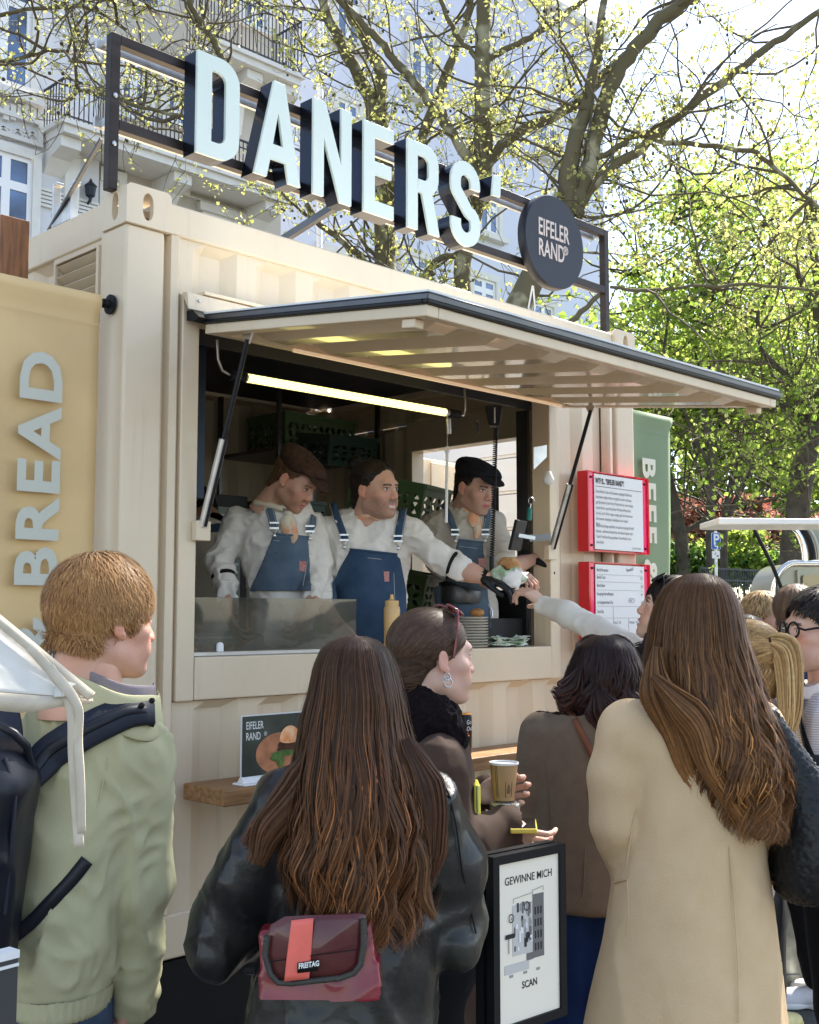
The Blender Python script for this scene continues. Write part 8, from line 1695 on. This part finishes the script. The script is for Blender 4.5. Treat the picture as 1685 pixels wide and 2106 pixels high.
def tubes(name, L, R_, m_, par, n=3):
    N_, K, _ = L.shape; t = np.gradient(L, axis=1); t /= np.linalg.norm(t, axis=2, keepdims=True) + 1e-9; a = np.cross(t, np.array((.3, .1, 1.))); a /= np.linalg.norm(a, axis=2, keepdims=True) + 1e-9; b = np.cross(t, a)
    V = np.stack([L + (a * math.cos(6.2832 * k / n) + b * math.sin(6.2832 * k / n)) * R_[..., None] for k in range(n)], 2).reshape(-1, 3); base = (np.arange(N_) * K * n)[:, None, None]; i = (np.arange(K - 1) * n)[None, :, None]; k = np.arange(n)[None, None, :]; k2 = (k + 1) % n
    F = np.stack([base + i + k, base + i + k2, base + i + n + k2, base + i + n + k], -1).reshape(-1, 4); return tag(soft(name, V, F, m_, par), kind='stuff')
def grow(src, dirs, ln, K=8, curl=.35, droop=-.05, up=.1):
    n = len(src); L = [src]; d_ = dirs / (np.linalg.norm(dirs, axis=1, keepdims=True) + 1e-9); cv = TR.normal(0, curl, (n, 3))
    for k in range(K - 1):
        d_ = d_ + cv * .35 + TR.normal(0, .22, (n, 3)) + np.array((0, 0, up if k < K / 2 else droop)); d_ /= np.linalg.norm(d_, axis=1, keepdims=True); L.append(L[-1] + d_ * (ln / (K - 1))[:, None])
    return np.stack(L, 1)
def tree(label, d, limbs_, n1=60, n2=4, n3=4, leaf=3000, lsize=.085, lm=None, bk=None, L1=2.2, seeds=200, extra=None, name='plane_tree'):
    """limbs_: lists of (px, py, width_px[, dshift]); the first one is the trunk and is carried down to the ground"""
    p0 = q(limbs_[0][0][0], limbs_[0][0][1], d + (limbs_[0][0][3] if len(limbs_[0][0]) > 3 else 0)); t_ = thing(name, label, 'tree', wv(p0[0], p0[1], 0)); pts, rad = [], []
    for i, lb_ in enumerate(limbs_):
        P_ = [q(l[0], l[1], d + (l[3] if len(l) > 3 else 0)) for l in lb_]; R_ = [l[2] / 2 * d / 2382 for l in lb_]
        if i == 0: P_ = [np.array((P_[0][0] - .05, P_[0][1], -.1))] + P_; R_ = [R_[0] * 1.35] + R_
        P_ = np.array(P_); k = len(P_); u = np.linspace(0, k - 1, (k - 1) * 4 + 1); Q = np.stack([np.interp(u, range(k), P_[:, j]) for j in range(3)], 1); r_ = np.interp(u, range(k), R_)
        for _ in range(2): Q[1:-1] = (Q[:-2] + 2 * Q[1:-1] + Q[2:]) / 4
        Q[1:-1] += TR.normal(0, .012, Q[1:-1].shape); mb = MB(); mb.tube([wv(*p) for p in Q], list(r_ * (1 + TR.normal(0, .03, len(r_)))), 12 if R_[0] > .06 else 8); mb.build('trunk' if i == 0 else 'branch', bk or bark, t_, smooth=70)
        sel = r_ < .16; pts.append(Q[sel]); rad.append(r_[sel])
    pts = np.concatenate(pts); 
    if extra is not None: pts = np.concatenate([pts, extra])
    i = TR.randint(0, len(pts), n1); D1 = TR.normal(0, 1, (n1, 3)) * (1, .8, .7) + (0, 0, .25); A = grow(pts[i], D1, L1 * (.4 + .8 * TR.rand(n1)), 10)
    tubes('boughs', A, np.linspace(.018, .006, 10)[None] * (.6 + .6 * TR.rand(n1, 1)), twigm, t_, 5)
    j = TR.randint(0, n1, n1 * n2); k = TR.randint(2, 10, n1 * n2); B = grow(A[j, k], TR.normal(0, 1, (len(j), 3)) + (0, 0, .1), .5 + .7 * TR.rand(len(j)), 7); tubes('twigs', B, np.linspace(.007, .003, 7)[None] * np.ones((len(j), 1)), twigm, t_)
    j = TR.randint(0, len(B), n1 * n2 * n3); k = TR.randint(1, 7, len(j)); C_ = grow(B[j, k], TR.normal(0, 1, (len(j), 3)) - (0, 0, .1), .15 + .35 * TR.rand(len(j)), 5, .6); tubes('fine_twigs', C_, np.linspace(.004, .002, 5)[None] * np.ones((len(j), 1)), twigm, t_)
    ends = C_.reshape(-1, 3); 
    if leaf: e = ends[TR.randint(0, len(ends), leaf)]; leaves('leaves', e + TR.normal(0, .035, e.shape), lsize, lm or lf_y, t_)
    if seeds:
        mb = MB(); 
        for p in ends[TR.randint(0, len(ends), seeds)]: c_ = wv(*(p + (0, 0, -.09))); mb.obox(c_, (.011, .007, 0), (-.007, .011, 0), (0, 0, .013))
        tag(mb.build('seed_balls', bark2, t_, smooth=180), kind='stuff')
    return t_
def cloud(px0, px1, py0, py1, d0, d1, n):
    return np.array([q(TR.uniform(px0, px1), TR.uniform(py0, py1), TR.uniform(d0, d1)) for _ in range(n)])
tree('mottled plane tree with forked trunk behind the sign letters', 15.0, [[(795, 700, 46), (795, 480, 45), (785, 330, 48), (775, 210, 45)], [(772, 225, 34), (750, 180, 30), (700, 90, 25), (662, 0, 22), (640, -60, 20)], [(780, 215, 32), (786, 160, 28), (758, 90, 24), (728, 40, 22), (700, -20, 20)], [(790, 560, 16), (742, 535, 14), (700, 490, 14), (658, 465, 13), (632, 420, 12)], [(790, 545, 9), (750, 500, 8), (722, 455, 7)],
    [(795, 470, 24), (860, 310, 22), (898, 200, 22), (933, 120, 18), (963, 30, 16), (970, -40, 12)], [(640, -50, 20), (560, -20, 14), (480, -30, 10)]], 56, 3, 4, 5600, .052)
tree('mottled plane tree with upright trunk right of the sign letters', 14.0, [[(950, 700, 38), (950, 600, 36), (962, 480, 36), (985, 400, 40), (1000, 335, 42), (992, 250, 38), (992, 150, 35), (996, 40, 32), (1000, -60, 28)], [(985, 345, 24), (955, 312, 24), (915, 250, 22), (882, 205, 22), (846, 160, 20), (800, 110, 18), (760, 60, 16), (690, -10, 14)], [(1003, 335, 24), (1020, 312, 22), (1062, 270, 22), (1130, 245, 22), (1190, 215, 22), (1240, 155, 24), (1300, 110, 24), (1342, 60, 24), (1395, -5, 22), (1440, -50, 20)],
    [(985, 125, 12), (943, 80, 12), (918, 35, 11), (906, -10, 10)], [(1005, 122, 15), (1053, 95, 14), (1103, 70, 13), (1163, 30, 12), (1210, -5, 11)], [(890, 560, 16), (865, 590, 15), (850, 650, 14)], [(955, 520, 14), (900, 530, 13), (870, 570, 12), (850, 610, 10)]], 52, 3, 4, 5600, .050)
tree('leaning mottled plane tree with long right limbs behind the round sign', 12.5, [[(1050, 680, 60), (1090, 580, 56), (1140, 490, 52), (1163, 440, 50), (1172, 320, 36), (1203, 225, 30), (1223, 150, 22), (1245, -10, 15)], [(1178, 440, 42), (1190, 410, 38), (1213, 325, 35), (1248, 200, 32), (1278, 135, 30), (1333, 65, 30), (1384, 20, 28), (1440, -20, 26)], [(1185, 430, 26), (1200, 410, 22), (1258, 350, 20), (1323, 300, 20), (1393, 240, 19), (1493, 165, 18), (1568, 105, 16), (1653, 45, 14), (1720, -10, 12)],
    [(1215, 335, 14), (1273, 300, 13), (1313, 270, 13), (1348, 285, 12), (1443, 298, 11), (1543, 310, 11), (1593, 340, 10), (1643, 390, 9), (1690, 430, 8)], [(1070, 640, 14), (1140, 690, 12), (1200, 640, 12), (1240, 600, 9)], [(1255, 590, 8), (1330, 600, 8), (1420, 590, 7), (1540, 585, 7), (1690, 600, 6)]], 66, 3, 4, 6000, .047)
tree('plane tree beyond the left edge whose thin twigs hang over the facade', 11.0, [[(-380, 900, 60), (-360, 300, 50), (-300, -200, 40)], [(-320, 200, 22), (-180, 150, 16), (40, 120, 9), (120, 100, 7), (160, 130, 5)], [(-310, 0, 24), (-50, -60, 18), (250, -80, 16), (380, -10, 18), (405, 40, 17), (435, 72, 16), (455, 115, 15), (480, 200, 12)], [(160, 185, 8), (275, 215, 9), (350, 232, 8), (420, 250, 7)], [(-320, 100, 16), (20, 20, 9), (180, 10, 8), (260, 60, 6)]], 60, 4, 4, 5200, .038, L1=1.4, seeds=80)
rt = tree('stout grey trunk tree at the right edge behind the food trailer', 13.5, [[(1622, 1240, 62), (1640, 1060, 50), (1655, 960, 44), (1668, 880, 46)], [(1662, 890, 30), (1640, 850, 22), (1600, 830, 16), (1540, 790, 10)], [(1672, 885, 34), (1700, 800, 26), (1690, 650, 20), (1640, 560, 12)], [(1672, 890, 26), (1650, 800, 14), (1560, 720, 10), (1560, 640, 8)]], 60, 4, 3, 4200, .06, lf_g, bark2, seeds=0, name='tree')
def mass(name, label, cen, rad, n, size, m_, stems=(), d=20, sub=26, cat='tree', seedr=0):
    """crown of leaf clumps around heading-frame centre, with stems through photo pixels"""
    t_ = thing(name, label, cat, wv(cen[0], cen[1], 0)); cl = TR.normal(0, 1, (sub, 3)); cl /= np.linalg.norm(cl, axis=1, keepdims=True); cl = np.array(cen) + cl * np.array(rad) * (TR.rand(sub, 1) ** .4) * .85
    i = TR.randint(0, sub, n); w_ = TR.normal(0, .17, (n, 3)) * np.array(rad) * (.6 + .8 * (np.arange(sub) % 3 / 2.))[i][:, None]; p = cl[i] + w_; p[:, 2] -= .10 * (w_[:, 0] ** 2 + w_[:, 1] ** 2); p = p[p[:, 2] > .05]; leaves('leaves', p, size, m_, t_)
    for st in stems:
        P_ = [q(s_[0], s_[1], d) for s_ in st]; P_ = [np.array((P_[0][0], P_[0][1], -.1))] + P_ if st is stems[0] else P_; mb = MB(); mb.tube([wv(*a) for a in P_], [st[0][2] / 2 * d / 2382 * 1.2] * (len(P_) - len(st)) + [s_[2] / 2 * d / 2382 for s_ in st], 10); mb.build('trunk' if st is stems[0] else 'branch', bark2, t_, smooth=60)
    if stems and n > 3000:
        A = grow(cl[TR.randint(0, sub, 90)], TR.normal(0, 1, (90, 3)), 1.5 + TR.rand(90) * 2, 8); tubes('twigs', A, np.linspace(.03, .008, 8)[None] * np.ones((90, 1)), bark2, t_, 4)
    return t_
mass('tree', 'broad fresh green tree filling the right background above the trailer', q(1500, 560, 21), (2.6, 2.5, 2.4), 15000, .085, lf_g, [[(1461, 1150, 18), (1461, 1008, 17), (1465, 940, 15), (1440, 800, 10), (1420, 600, 7)], [(1465, 945, 11), (1500, 850, 9), (1540, 700, 6)], [(1461, 960, 9), (1420, 880, 7), (1380, 760, 5)]], 21, 34)
mass('tree', 'fresh green tree with leaning trunk between the sage banner and the parking sign', q(1420, 800, 24), (2.3, 2.5, 1.7), 10000, .095, lf_g, [[(1405, 1150, 30), (1402, 1112, 28), (1388, 1043, 26), (1371, 974, 24), (1345, 860, 16)], [(1402, 1098, 12), (1447, 1071, 10), (1480, 1020, 7)]], 24, 28)
mass('tree', 'fresh green tree with forking stems behind the parking sign', q(1580, 820, 22.5), (2.4, 2.5, 1.7), 10000, .095, lf_g, [[(1489, 1150, 17), (1489, 1078, 16), (1510, 967, 14), (1530, 850, 9)], [(1500, 1060, 12), (1551, 953, 10), (1586, 862, 7)]], 22.5, 28)
mass('tree', 'tall yellow green tree at the upper right edge', q(1640, 420, 17), (1.7, 2, 2.0), 2400, .08, lf_y, [[(1720, 1100, 40), (1700, 700, 24), (1660, 420, 12)]], 17, 26)
for i_, (px_, py_, d_, rx_, rz_) in enumerate(((1340, 1010, 34, 3.2, 4.0), (1480, 980, 36, 3.6, 4.2), (1640, 1000, 35, 3.4, 4.0), (1300, 760, 40, 3.5, 3.5), (1600, 700, 42, 5, 4.5), (1800, 900, 34, 5, 5))):
    mass('tree', ['hazy far green tree low behind the banner', 'far green tree behind the parking sign', 'far green tree behind the arched trailer', 'far tree top left of the green crowns', 'far tree top in the middle of the green crowns', 'far tree beyond the right edge'][i_], q(px_, py_, d_), (rx_, 2, rz_), 2400, .28, lf_g, [[(px_, 1180, 12), (px_ + 5, py_, 6)]], d_, 18)
mass('red_shrub', 'reddish pink leaved shrub between the tree trunks and the trailer', q(1530, 1075, 27), (2.2, .8, .62), 5200, .11, lf_r, [[(1530, 1180, 5), (1540, 1100, 4)], [(1530, 1160, 4), (1580, 1080, 3)]], 27, 22, 'shrub'); mass('red_shrub', 'smaller reddish shrub behind the sage banner', q(1412, 1062, 29), (.8, .6, .6), 1800, .11, lf_r, [[(1412, 1180, 4), (1412, 1090, 3)]], 29, 12, 'shrub')
for i_, (px_, py_, rx_, rz_) in enumerate(((1375, 1165, 1.2, .6), (1440, 1170, 1.1, .5), (1505, 1140, 1.1, .75), (1570, 1170, 1.2, .5))):
    mass('hedge_shrub', 'green shrub %s the parking sign' % ['further left of', 'just left of', 'right behind', 'further right of'][i_], q(px_, py_, 24.5), (rx_, .7, rz_), 3000, .10, lf_d if i_ != 2 else lf_g, [[(px_, 1220, 4), (px_, 1180, 3)]], 24.5, 14, 'shrub', 0)
leaves('foliage', cloud(108, 134, 440, 470, 11.8, 12.2, 300), .04, lf_d, fb)
# tree crowns added above the frame, placed and thinned to shade the square
for lab_, (r_, d_, z_), rr_, n_ in (('unseen tall tree crown added to shade the square from the right', (8.6, 11.6, 15.0), (3.4, 3.2, 3.0), 480), ('unseen tall tree crown added to shade the square from further right', (6.6, 8.8, 12.5), (2.8, 2.8, 2.6), 620), ('unseen tree crown added to shade the crowd at the right', (5.0, 7.0, 10.0), (2.0, 2.0, 1.7), 260)):
    t_ = mass('tree', lab_, (r_, d_, z_), rr_, n_, .17, lf_g, (), 12, 40); A = grow(np.array((r_, d_, z_)) + TR.normal(0, 1, (50, 3)) * np.array(rr_) * .6, TR.normal(0, 1, (50, 3)), 1 + TR.rand(50) * 1.5, 8); tubes('twigs', A, np.linspace(.02, .006, 8)[None] * np.ones((50, 1)), bark2, t_, 4)
    mb = MB(); mb.tube([wv(r_ + 2.4, d_ + .5, -.1), wv(r_ + 2.0, d_, z_ * .55), wv(r_ + .4, d_, z_)], [.26, .2, .07], 10); mb.build('trunk', bark2, t_, smooth=60)
# ---------------- parking sign, fence, vehicles, trailer
ps = thing('parking_sign', 'blue parking sign with white P and arrow above a small white plate', 'road sign', wv(*q(1471, 1200, 17)[:2], 0)); dS = 17.0
c_ = wv(*q(1472, 1113, dS)); hw, hh_ = 9.5 / 2382 * dS, 17 / 2382 * dS; blue = mat('sign_blue', (.01, .12, .50), .4)
mb = MB(); mb.tube([wv(*q(1470, 1200, dS)[:2], 0), wv(*q(1472, 1092, dS))], .024, 8); mb.build('sign_post', M['alu'], ps, smooth=60)
mb = MB(); mb.prism([rrect(-hw, hw, -hh_, hh_, .015)], c_ - HD * .03, RT, (0, 0, 1), HD * .004); mb.build('sign_plate', wfr, ps); mb = MB(); mb.prism([rrect(-hw * .9, hw * .9, -hh_ * .95, hh_ * .95, .012)], c_ - HD * .034, RT, (0, 0, 1), HD * .003); mb.build('blue_field', blue, ps)
text('sign_letter', 'P', hh_ * 1.8, c_ - HD * .036 - RT * (hw * .62) - Vector((0, 0, hh_ * .42)), RT, (0, 0, 1), wfr, ps, offset=.03, xs=.8); mb = MB(); b_ = c_ - HD * .037 - Vector((0, 0, hh_ * .62)); mb.bar(b_ - RT * hw * .4, b_ + RT * hw * .5, .002, .02); mb.bar(b_ + RT * hw * .5, b_ + RT * hw * .1 + Vector((0, 0, .035)), .002, .015); mb.bar(b_ + RT * hw * .5, b_ + RT * hw * .1 - Vector((0, 0, .035)), .002, .015); mb.build('arrow', wfr, ps)
c2_ = wv(*q(1472, 1141, dS)); mb = MB(); mb.prism([rrect(-hw * .85, hw * .85, -.055, .055, .008)], c2_ - HD * .03, RT, (0, 0, 1), HD * .004); mb.build('lower_plate', wfr, ps); mb = MB(); mb.bar(c2_ - HD * .033 - RT * .02, c2_ - HD * .033 + Vector((0, 0, .03)), .002, .008); mb.bar(c2_ - HD * .033 + RT * .01 - Vector((0, 0, .02)), c2_ - HD * .033 + RT * .035 - Vector((0, 0, .02)), .002, .02); mb.build('plate_symbol', M['ink'], ps)
fe = thing('park_fence', 'low dark green bar fence in front of the shrubs', 'fence', wv(*q(1480, 1250, 20)[:2], 0)); mb = MB(); f0, f1 = q(1440, 1200, 20), q(1640, 1200, 22); zt_ = q(1500, 1168, 20)[2]
for i in range(60): t = i / 59; p = f0 * (1 - t) + f1 * t; mb.bar(wv(p[0], p[1], 0), wv(p[0], p[1], zt_), .012, .012)
tag(mb.build('fence_bars', iron, fe), kind='stuff'); mb = MB()
for z_ in (zt_, zt_ - .2, .3): mb.bar(wv(f0[0], f0[1], z_), wv(f1[0], f1[1], z_), .03, .03)
mb.each('fence_rail', iron, fe)
def van(label, px0, px1, pyt, d, body, glassm, name='parked_van', L=4.2):
    a = q(px0, pyt, d); b = q(px1, pyt, d); H_ = a[2]; t_ = thing(name, label, 'van', wv(a[0], d, 0)); W_ = b[0] - a[0]
    S = SD((a[0] - .1, d - .1, .2), (b[0] + .1, d + L + .1, H_ + .15), .05); sl, x, y, z = S.blk(S.lo, S.lo + S.n * S.h); cx_ = (a[0] + b[0]) / 2; tp = np.clip((z - H_ * .55) / (H_ * .45), 0, 1) * .10
    dx = np.abs(x - cx_) - (W_ / 2 - .22 - tp); dy = np.abs(y - d - L / 2) - (L / 2 - .22 - tp * 1.5); dz = np.abs(z - (H_ + .4) / 2) - ((H_ - .4) / 2 - .22); S.put(sl, (np.sqrt(np.maximum(dx, 0) ** 2 + np.maximum(dy, 0) ** 2 + np.maximum(dz, 0) ** 2) + np.minimum(np.maximum(dx, np.maximum(dy, dz)), 0) - .22).astype(np.float32), 0)
    v, f = S.mesh(2); soft('body', v, f, body, t_); z0_, z1_ = H_ * .60, H_ * .955
    for u0, u1 in ((.10, .46), (.54, .90)):
        mb = MB(); yy = d - .012; X0, X1 = a[0] + W_ * u0, a[0] + W_ * u1; mb.prism([rrect(X0, X1, z0_, z1_, .06)], wv(0, d + .03, 0) - Vector((0, 0, 0)), RT, (0, 0, 1), HD * -.035); mb.build('rear_window', glassm, t_)
    for u in range(3):
        y0 = d + .4 + u * 1.2
        for xs_ in (a[0] + .02, b[0] - .06): mb = MB(); mb.prism([rrect(0, 1.0, z0_, z1_, .06)], wv(xs_, y0, 0), HD, (0, 0, 1), RT * .04); mb.build('side_window', glassm, t_)
    for xs_ in (a[0] + .10, b[0] - .28):
        for y0 in (d + .7, d + L - .8): mb = MB(); mb.lathe(wv(xs_, y0, .32), [(.30, 0), (.32, .03), (.32, .16), (.30, .18)], 20, RT); w_ = mb.build('wheel', M['rubber'], t_, smooth=40)
    for xs_ in (a[0] + .12, b[0] - .26): mb = MB(); mb.box(0, .14, 0, .03, 0, .2); o = mb.build('rear_lamp', M['red_acr'], t_, world=False); o.matrix_parent_inverse = Matrix.Identity(4); o.location = RT * (xs_ - a[0]) - HD * .02 + Vector((0, 0, .8)); o.rotation_euler = (0, 0, FR)
    mb = MB(); mb.obox(wv(cx_, d - .05, .48), RT * (W_ / 2 - .05), HD * .06, (0, 0, .07)); mb.build('bumper', M['alu'], t_, bevel=.02); return t_
cg = mat('car_glass', (.10, .12, .13), .05, metal=.3, coat=1)
van('white and olive classic van parked behind the blonde women', 1478, 1612, 1230, 9.5, mat('off_white_car_paint', (.66, .66, .58), .25, coat=.6), cg); van('silver van parked far behind near the park fence', 1480, 1556, 1220, 15.5, mat('silver_car_paint', (.50, .53, .56), .25, metal=.6, coat=.6), cg)
tr_ = thing('vintage_trailer', 'rounded olive silver food trailer with raised white hatch at the right', 'food trailer', wv(*q(1700, 1400, 7.6)[:2], 0)); dT = 7.6; ol = mat('olive_metal', (.30, .30, .24), .30, metal=.5, var=.15, vs=3, coat=.3); chrome = mat('chrome_trim', (.70, .70, .68), .15, metal=1.0)
def pr(px_, py_): a = q(px_, py_, dT); return (a[0], a[2])
prof = [pr(1590, 1420)] + [pr(1590, 1240)] + [pr(1590 + 45 * (1 - math.cos(a_)), 1230 - 72 * math.sin(a_)) for a_ in np.linspace(0, 1.57, 8)] + [pr(1900, 1158), pr(1900, 1420)]
mb = MB(); o0_ = wv(0, dT, 0); mb.prism([prof], o0_ + HD * .03, RT, (0, 0, 1), HD * .5); mb.build('trailer_body', ol, tr_, smooth=30)
wire('body_trim', [q(1590, 1420, dT), q(1590, 1240, dT)] + [q(1590 + 45 * (1 - math.cos(a_)), 1230 - 72 * math.sin(a_), dT) for a_ in np.linspace(0, 1.57, 8)] + [q(1760, 1158, dT)], .022, chrome, tr_)
mb = MB(); p0_, p1_ = q(1652, 1182, dT), q(1760, 1420, dT); mb.prism([rrect(p0_[0], p1_[0], p1_[2], p0_[2], .02)], o0_ + HD * .0, RT, (0, 0, 1), HD * .028); mb.build('service_panel', mat('ochre_cream_panel', (.42, .36, .22), .5), tr_)
mb = MB(); p0_, p1_ = q(1640, 1172, dT), q(1652, 1420, dT); mb.prism([rrect(p0_[0], p1_[0], p1_[2], p0_[2], .01)], o0_ - HD * .005, RT, (0, 0, 1), HD * .033); mb.build('panel_edge', ol, tr_)
s_c = q(1653, 1210, dT - .03); mb = MB(); mb.prism([[(s_c[0] + (.038 if i % 2 == 0 else .016) * math.sin(i * math.pi / 5), s_c[2] + (.038 if i % 2 == 0 else .016) * math.cos(i * math.pi / 5)) for i in range(10)]], wv(0, dT - .03, 0), RT, (0, 0, 1), HD * .008); mb.build('gold_star', mat('gold_star', (.8, .6, .25), .3, metal=.6), tr_)
for k_, (x0_, w_) in enumerate(((1606, .02), (1622, .024), (1634, .016))): wire('arch_frame', [q(x0_ - 42 * math.cos(a_) + 8, 1155 - 76 * math.sin(a_), dT + .05 * k_) for a_ in np.linspace(3.14, 1.57, 8)][::-1] + [q(x0_ + 50, 1155, dT + .05 * k_)], w_, [chrome, M['black'], ol][k_], tr_)
mb = MB(); A_ = [q(1640, 1078, dT + .2), q(1760, 1078, dT + .2), q(1760, 1152, dT + .25), q(1672, 1152, dT + .25)]; mb.add([wv(*a) for a in A_] + [wv(*(a + (0, .05, 0))) for a in A_], [(0, 1, 2, 3), (7, 6, 5, 4), (0, 4, 5, 1), (1, 5, 6, 2), (2, 6, 7, 3), (3, 7, 4, 0)]); mb.build('inner_wall', mat('grey_green_lining', (.30, .32, .27), .4), tr_)
mb = MB(); a_ = q(1478, 1063, dT - .8); b_ = q(1820, 1056, dT - .8); mb.prism([[(0, 0), (b_[0] - a_[0], .0), (b_[0] - a_[0], .03), (0, .04)]], wv(a_[0], dT - .8, a_[2] - .045), RT, (0, 0, 1), HD * .45); mb.build('hatch_roof', mat('white_hatch', (.74, .76, .72), .35), tr_, bevel=.008)
wire('hatch_strut', [q(1546, 1078, dT - .3), q(1590, 1165, dT - .1), q(1612, 1222, dT)], .013, M['rubber'], tr_)
for px_ in (1660, 1860): mb = MB(); mb.lathe(wv(*q(px_, 1400, dT)[:2], .32) + HD * .1, [(.30, 0), (.32, .03), (.32, .18), (.30, .2)], 24, HD); mb.build('wheel', M['rubber'], tr_, smooth=40)
# ---------------- win-a-machine poster stand in front
st_ = thing('poster_stand', 'black framed standing poster reading GEWINNE MICH with coffee machine drawing', 'poster stand', wv(*q(1075, 2100, 2.35)[:2], 0))
tl, tr2, br2, bl2 = q(1015, 1764, 2.28), q(1163, 1716, 2.42), q(1160, 2056, 2.42), q(1015, 2130, 2.28)
W0 = Vector(wv(*tl)); W1 = Vector(wv(*tr2)); ux = (W1 - W0); ux.z = 0; Wd = .152; ux.normalize(); Hh = (tl[2] - bl2[2]); uz = Vector((0, 0, 1)); ny = ux.cross(uz)
if ny.dot(HD) < 0: ny = -ny
Hh = .340; Wd = (W1 - W0).length * 1.0
for dp, nm_ in ((0, 'front_frame'), (.030, 'back_frame')):
    mb = MB(); mb.prism([rrect(0, Wd, -Hh, 0, .002), rrect(.017, Wd - .017, -Hh + .017, -.017, .001)], W0 + ny * dp, ux, uz, ny * .020); mb.build(nm_, M['black'], st_, bevel=.0015)
mb = MB(); mb.prism([rrect(.012, Wd - .012, -Hh + .012, -.012, .001)], W0 + ny * .020, ux, uz, ny * .009); mb.build('inner_board', M['rubber'], st_)
mb = MB(); mb.prism([rrect(.0172, Wd - .0172, -Hh + .0172, -.0172, .001)], W0 + ny * .006, ux, uz, ny * .002); mb.build('poster_sheet', mat('ivory_poster', (.84, .76, .62), .5), st_)
PO = W0 + ny * .0052; DX, DZ, KX = .0015, .004, 1.17
text('headline', 'GEWINNE MICH', .0215, PO + ux * (Wd / 2) + uz * -.060, ux, uz, M['ink'], st_, align='CENTER', offset=.007, xs=.88)
text('caption', 'SCAN', .019, PO + ux * (Wd / 2) + uz * -.263, ux, uz, M['ink'], st_, align='CENTER', offset=.02, xs=.9)
def pb(nm_, x0, x1, z0, z1, m_, dz=0): mb = MB(); x0, x1, z0, z1 = x0 * KX + DX, x1 * KX + DX, z0 * 1.05 + DZ, z1 * 1.05 + DZ; mb.prism([rrect(x0, x1, z0, z1, .0005)], PO - ny * dz, ux, uz, ny * .0004); mb.build(nm_, m_, st_)
gl_ = mat('print_grey', (.16, .15, .14), .6); gm_ = mat('print_mid_grey', (.33, .31, .29), .6); lg_ = mat('print_light_grey', (.55, .52, .48), .6)
pb('printed_housing', .098, .126, -.205, -.088, gl_)
for i in range(4):
    for j in range(3): pb('printed_slot', .1025 + j * .007, .1058 + j * .007, -.126 - i * .022, -.112 - i * .022, M['ink'], .0006)
pb('printed_tray', .028, .088, -.222, -.205, lg_); pb('printed_grille', .082, .098, -.206, -.193, gl_, .0003); pb('printed_body', .048, .097, -.192, -.100, lg_)
rr = random.Random(2)
for i in range(26): x_, z_ = rr.uniform(.05, .092), rr.uniform(-.186, -.104); pb('printed_part', x_, x_ + rr.uniform(.002, .006), z_, z_ + rr.uniform(.004, .022), [M['ink'], gl_, gm_, wfr][i % 4], .0006 + i * .00003)
pb('printed_handle', .030, .052, -.158, -.150, M['ink'], .0016); pb('printed_lever', .037, .0385, -.185, -.158, gl_, .0016)
def prng(x, z, r0, r1, m_): x, z = x * KX + DX, z * 1.05 + DZ; mb = MB(); mb.prism([arc(x, z, r0, r0 * 1.15, 0, 354, 22), arc(x, z, r1, r1 * 1.15, 0, 354, 22)], PO - ny * .0018, ux, uz, ny * .0003); mb.build('printed_ring', m_, st_)
prng(.082, -.106, .008, .0062, M['ink']); prng(.044, -.122, .0075, .006, M['ink']); prng(.084, -.160, .006, .001, M['ink']); text('printed_initial', 'R', .009, PO - ny * .002 + ux * .0505 + uz * -.128, ux, uz, M['ink'], st_)
for p_ in (((.050, -.096), (.050, -.088), (.096, -.084)), ((.097, -.090), (.097, -.080), (.124, -.076), (.124, -.084))):
    mb = MB(); mb.tube([PO - ny * .001 + ux * (a * KX + DX) + uz * (b * 1.05 + DZ) for a, b in p_], .0005, 4); mb.build('printed_rail', gl_, st_)
for x_ in (.040, .074, .106): pb('printed_foot', x_, x_ + .009, -.229, -.224, gm_)
mb = MB(); cx_ = PO + ux * (Wd / 2) + ny * .02; mb.tube([(cx_.x, cx_.y, .0), (cx_.x, cx_.y, W0.z - Hh)], .009, 10); mb.build('stand_pole', M['alu'], st_, smooth=50); mb = MB(); mb.lathe((cx_.x, cx_.y, .002), [(.14, 0), (.14, .012), (.02, .016)], 28); mb.build('stand_base', M['black'], st_, smooth=40)
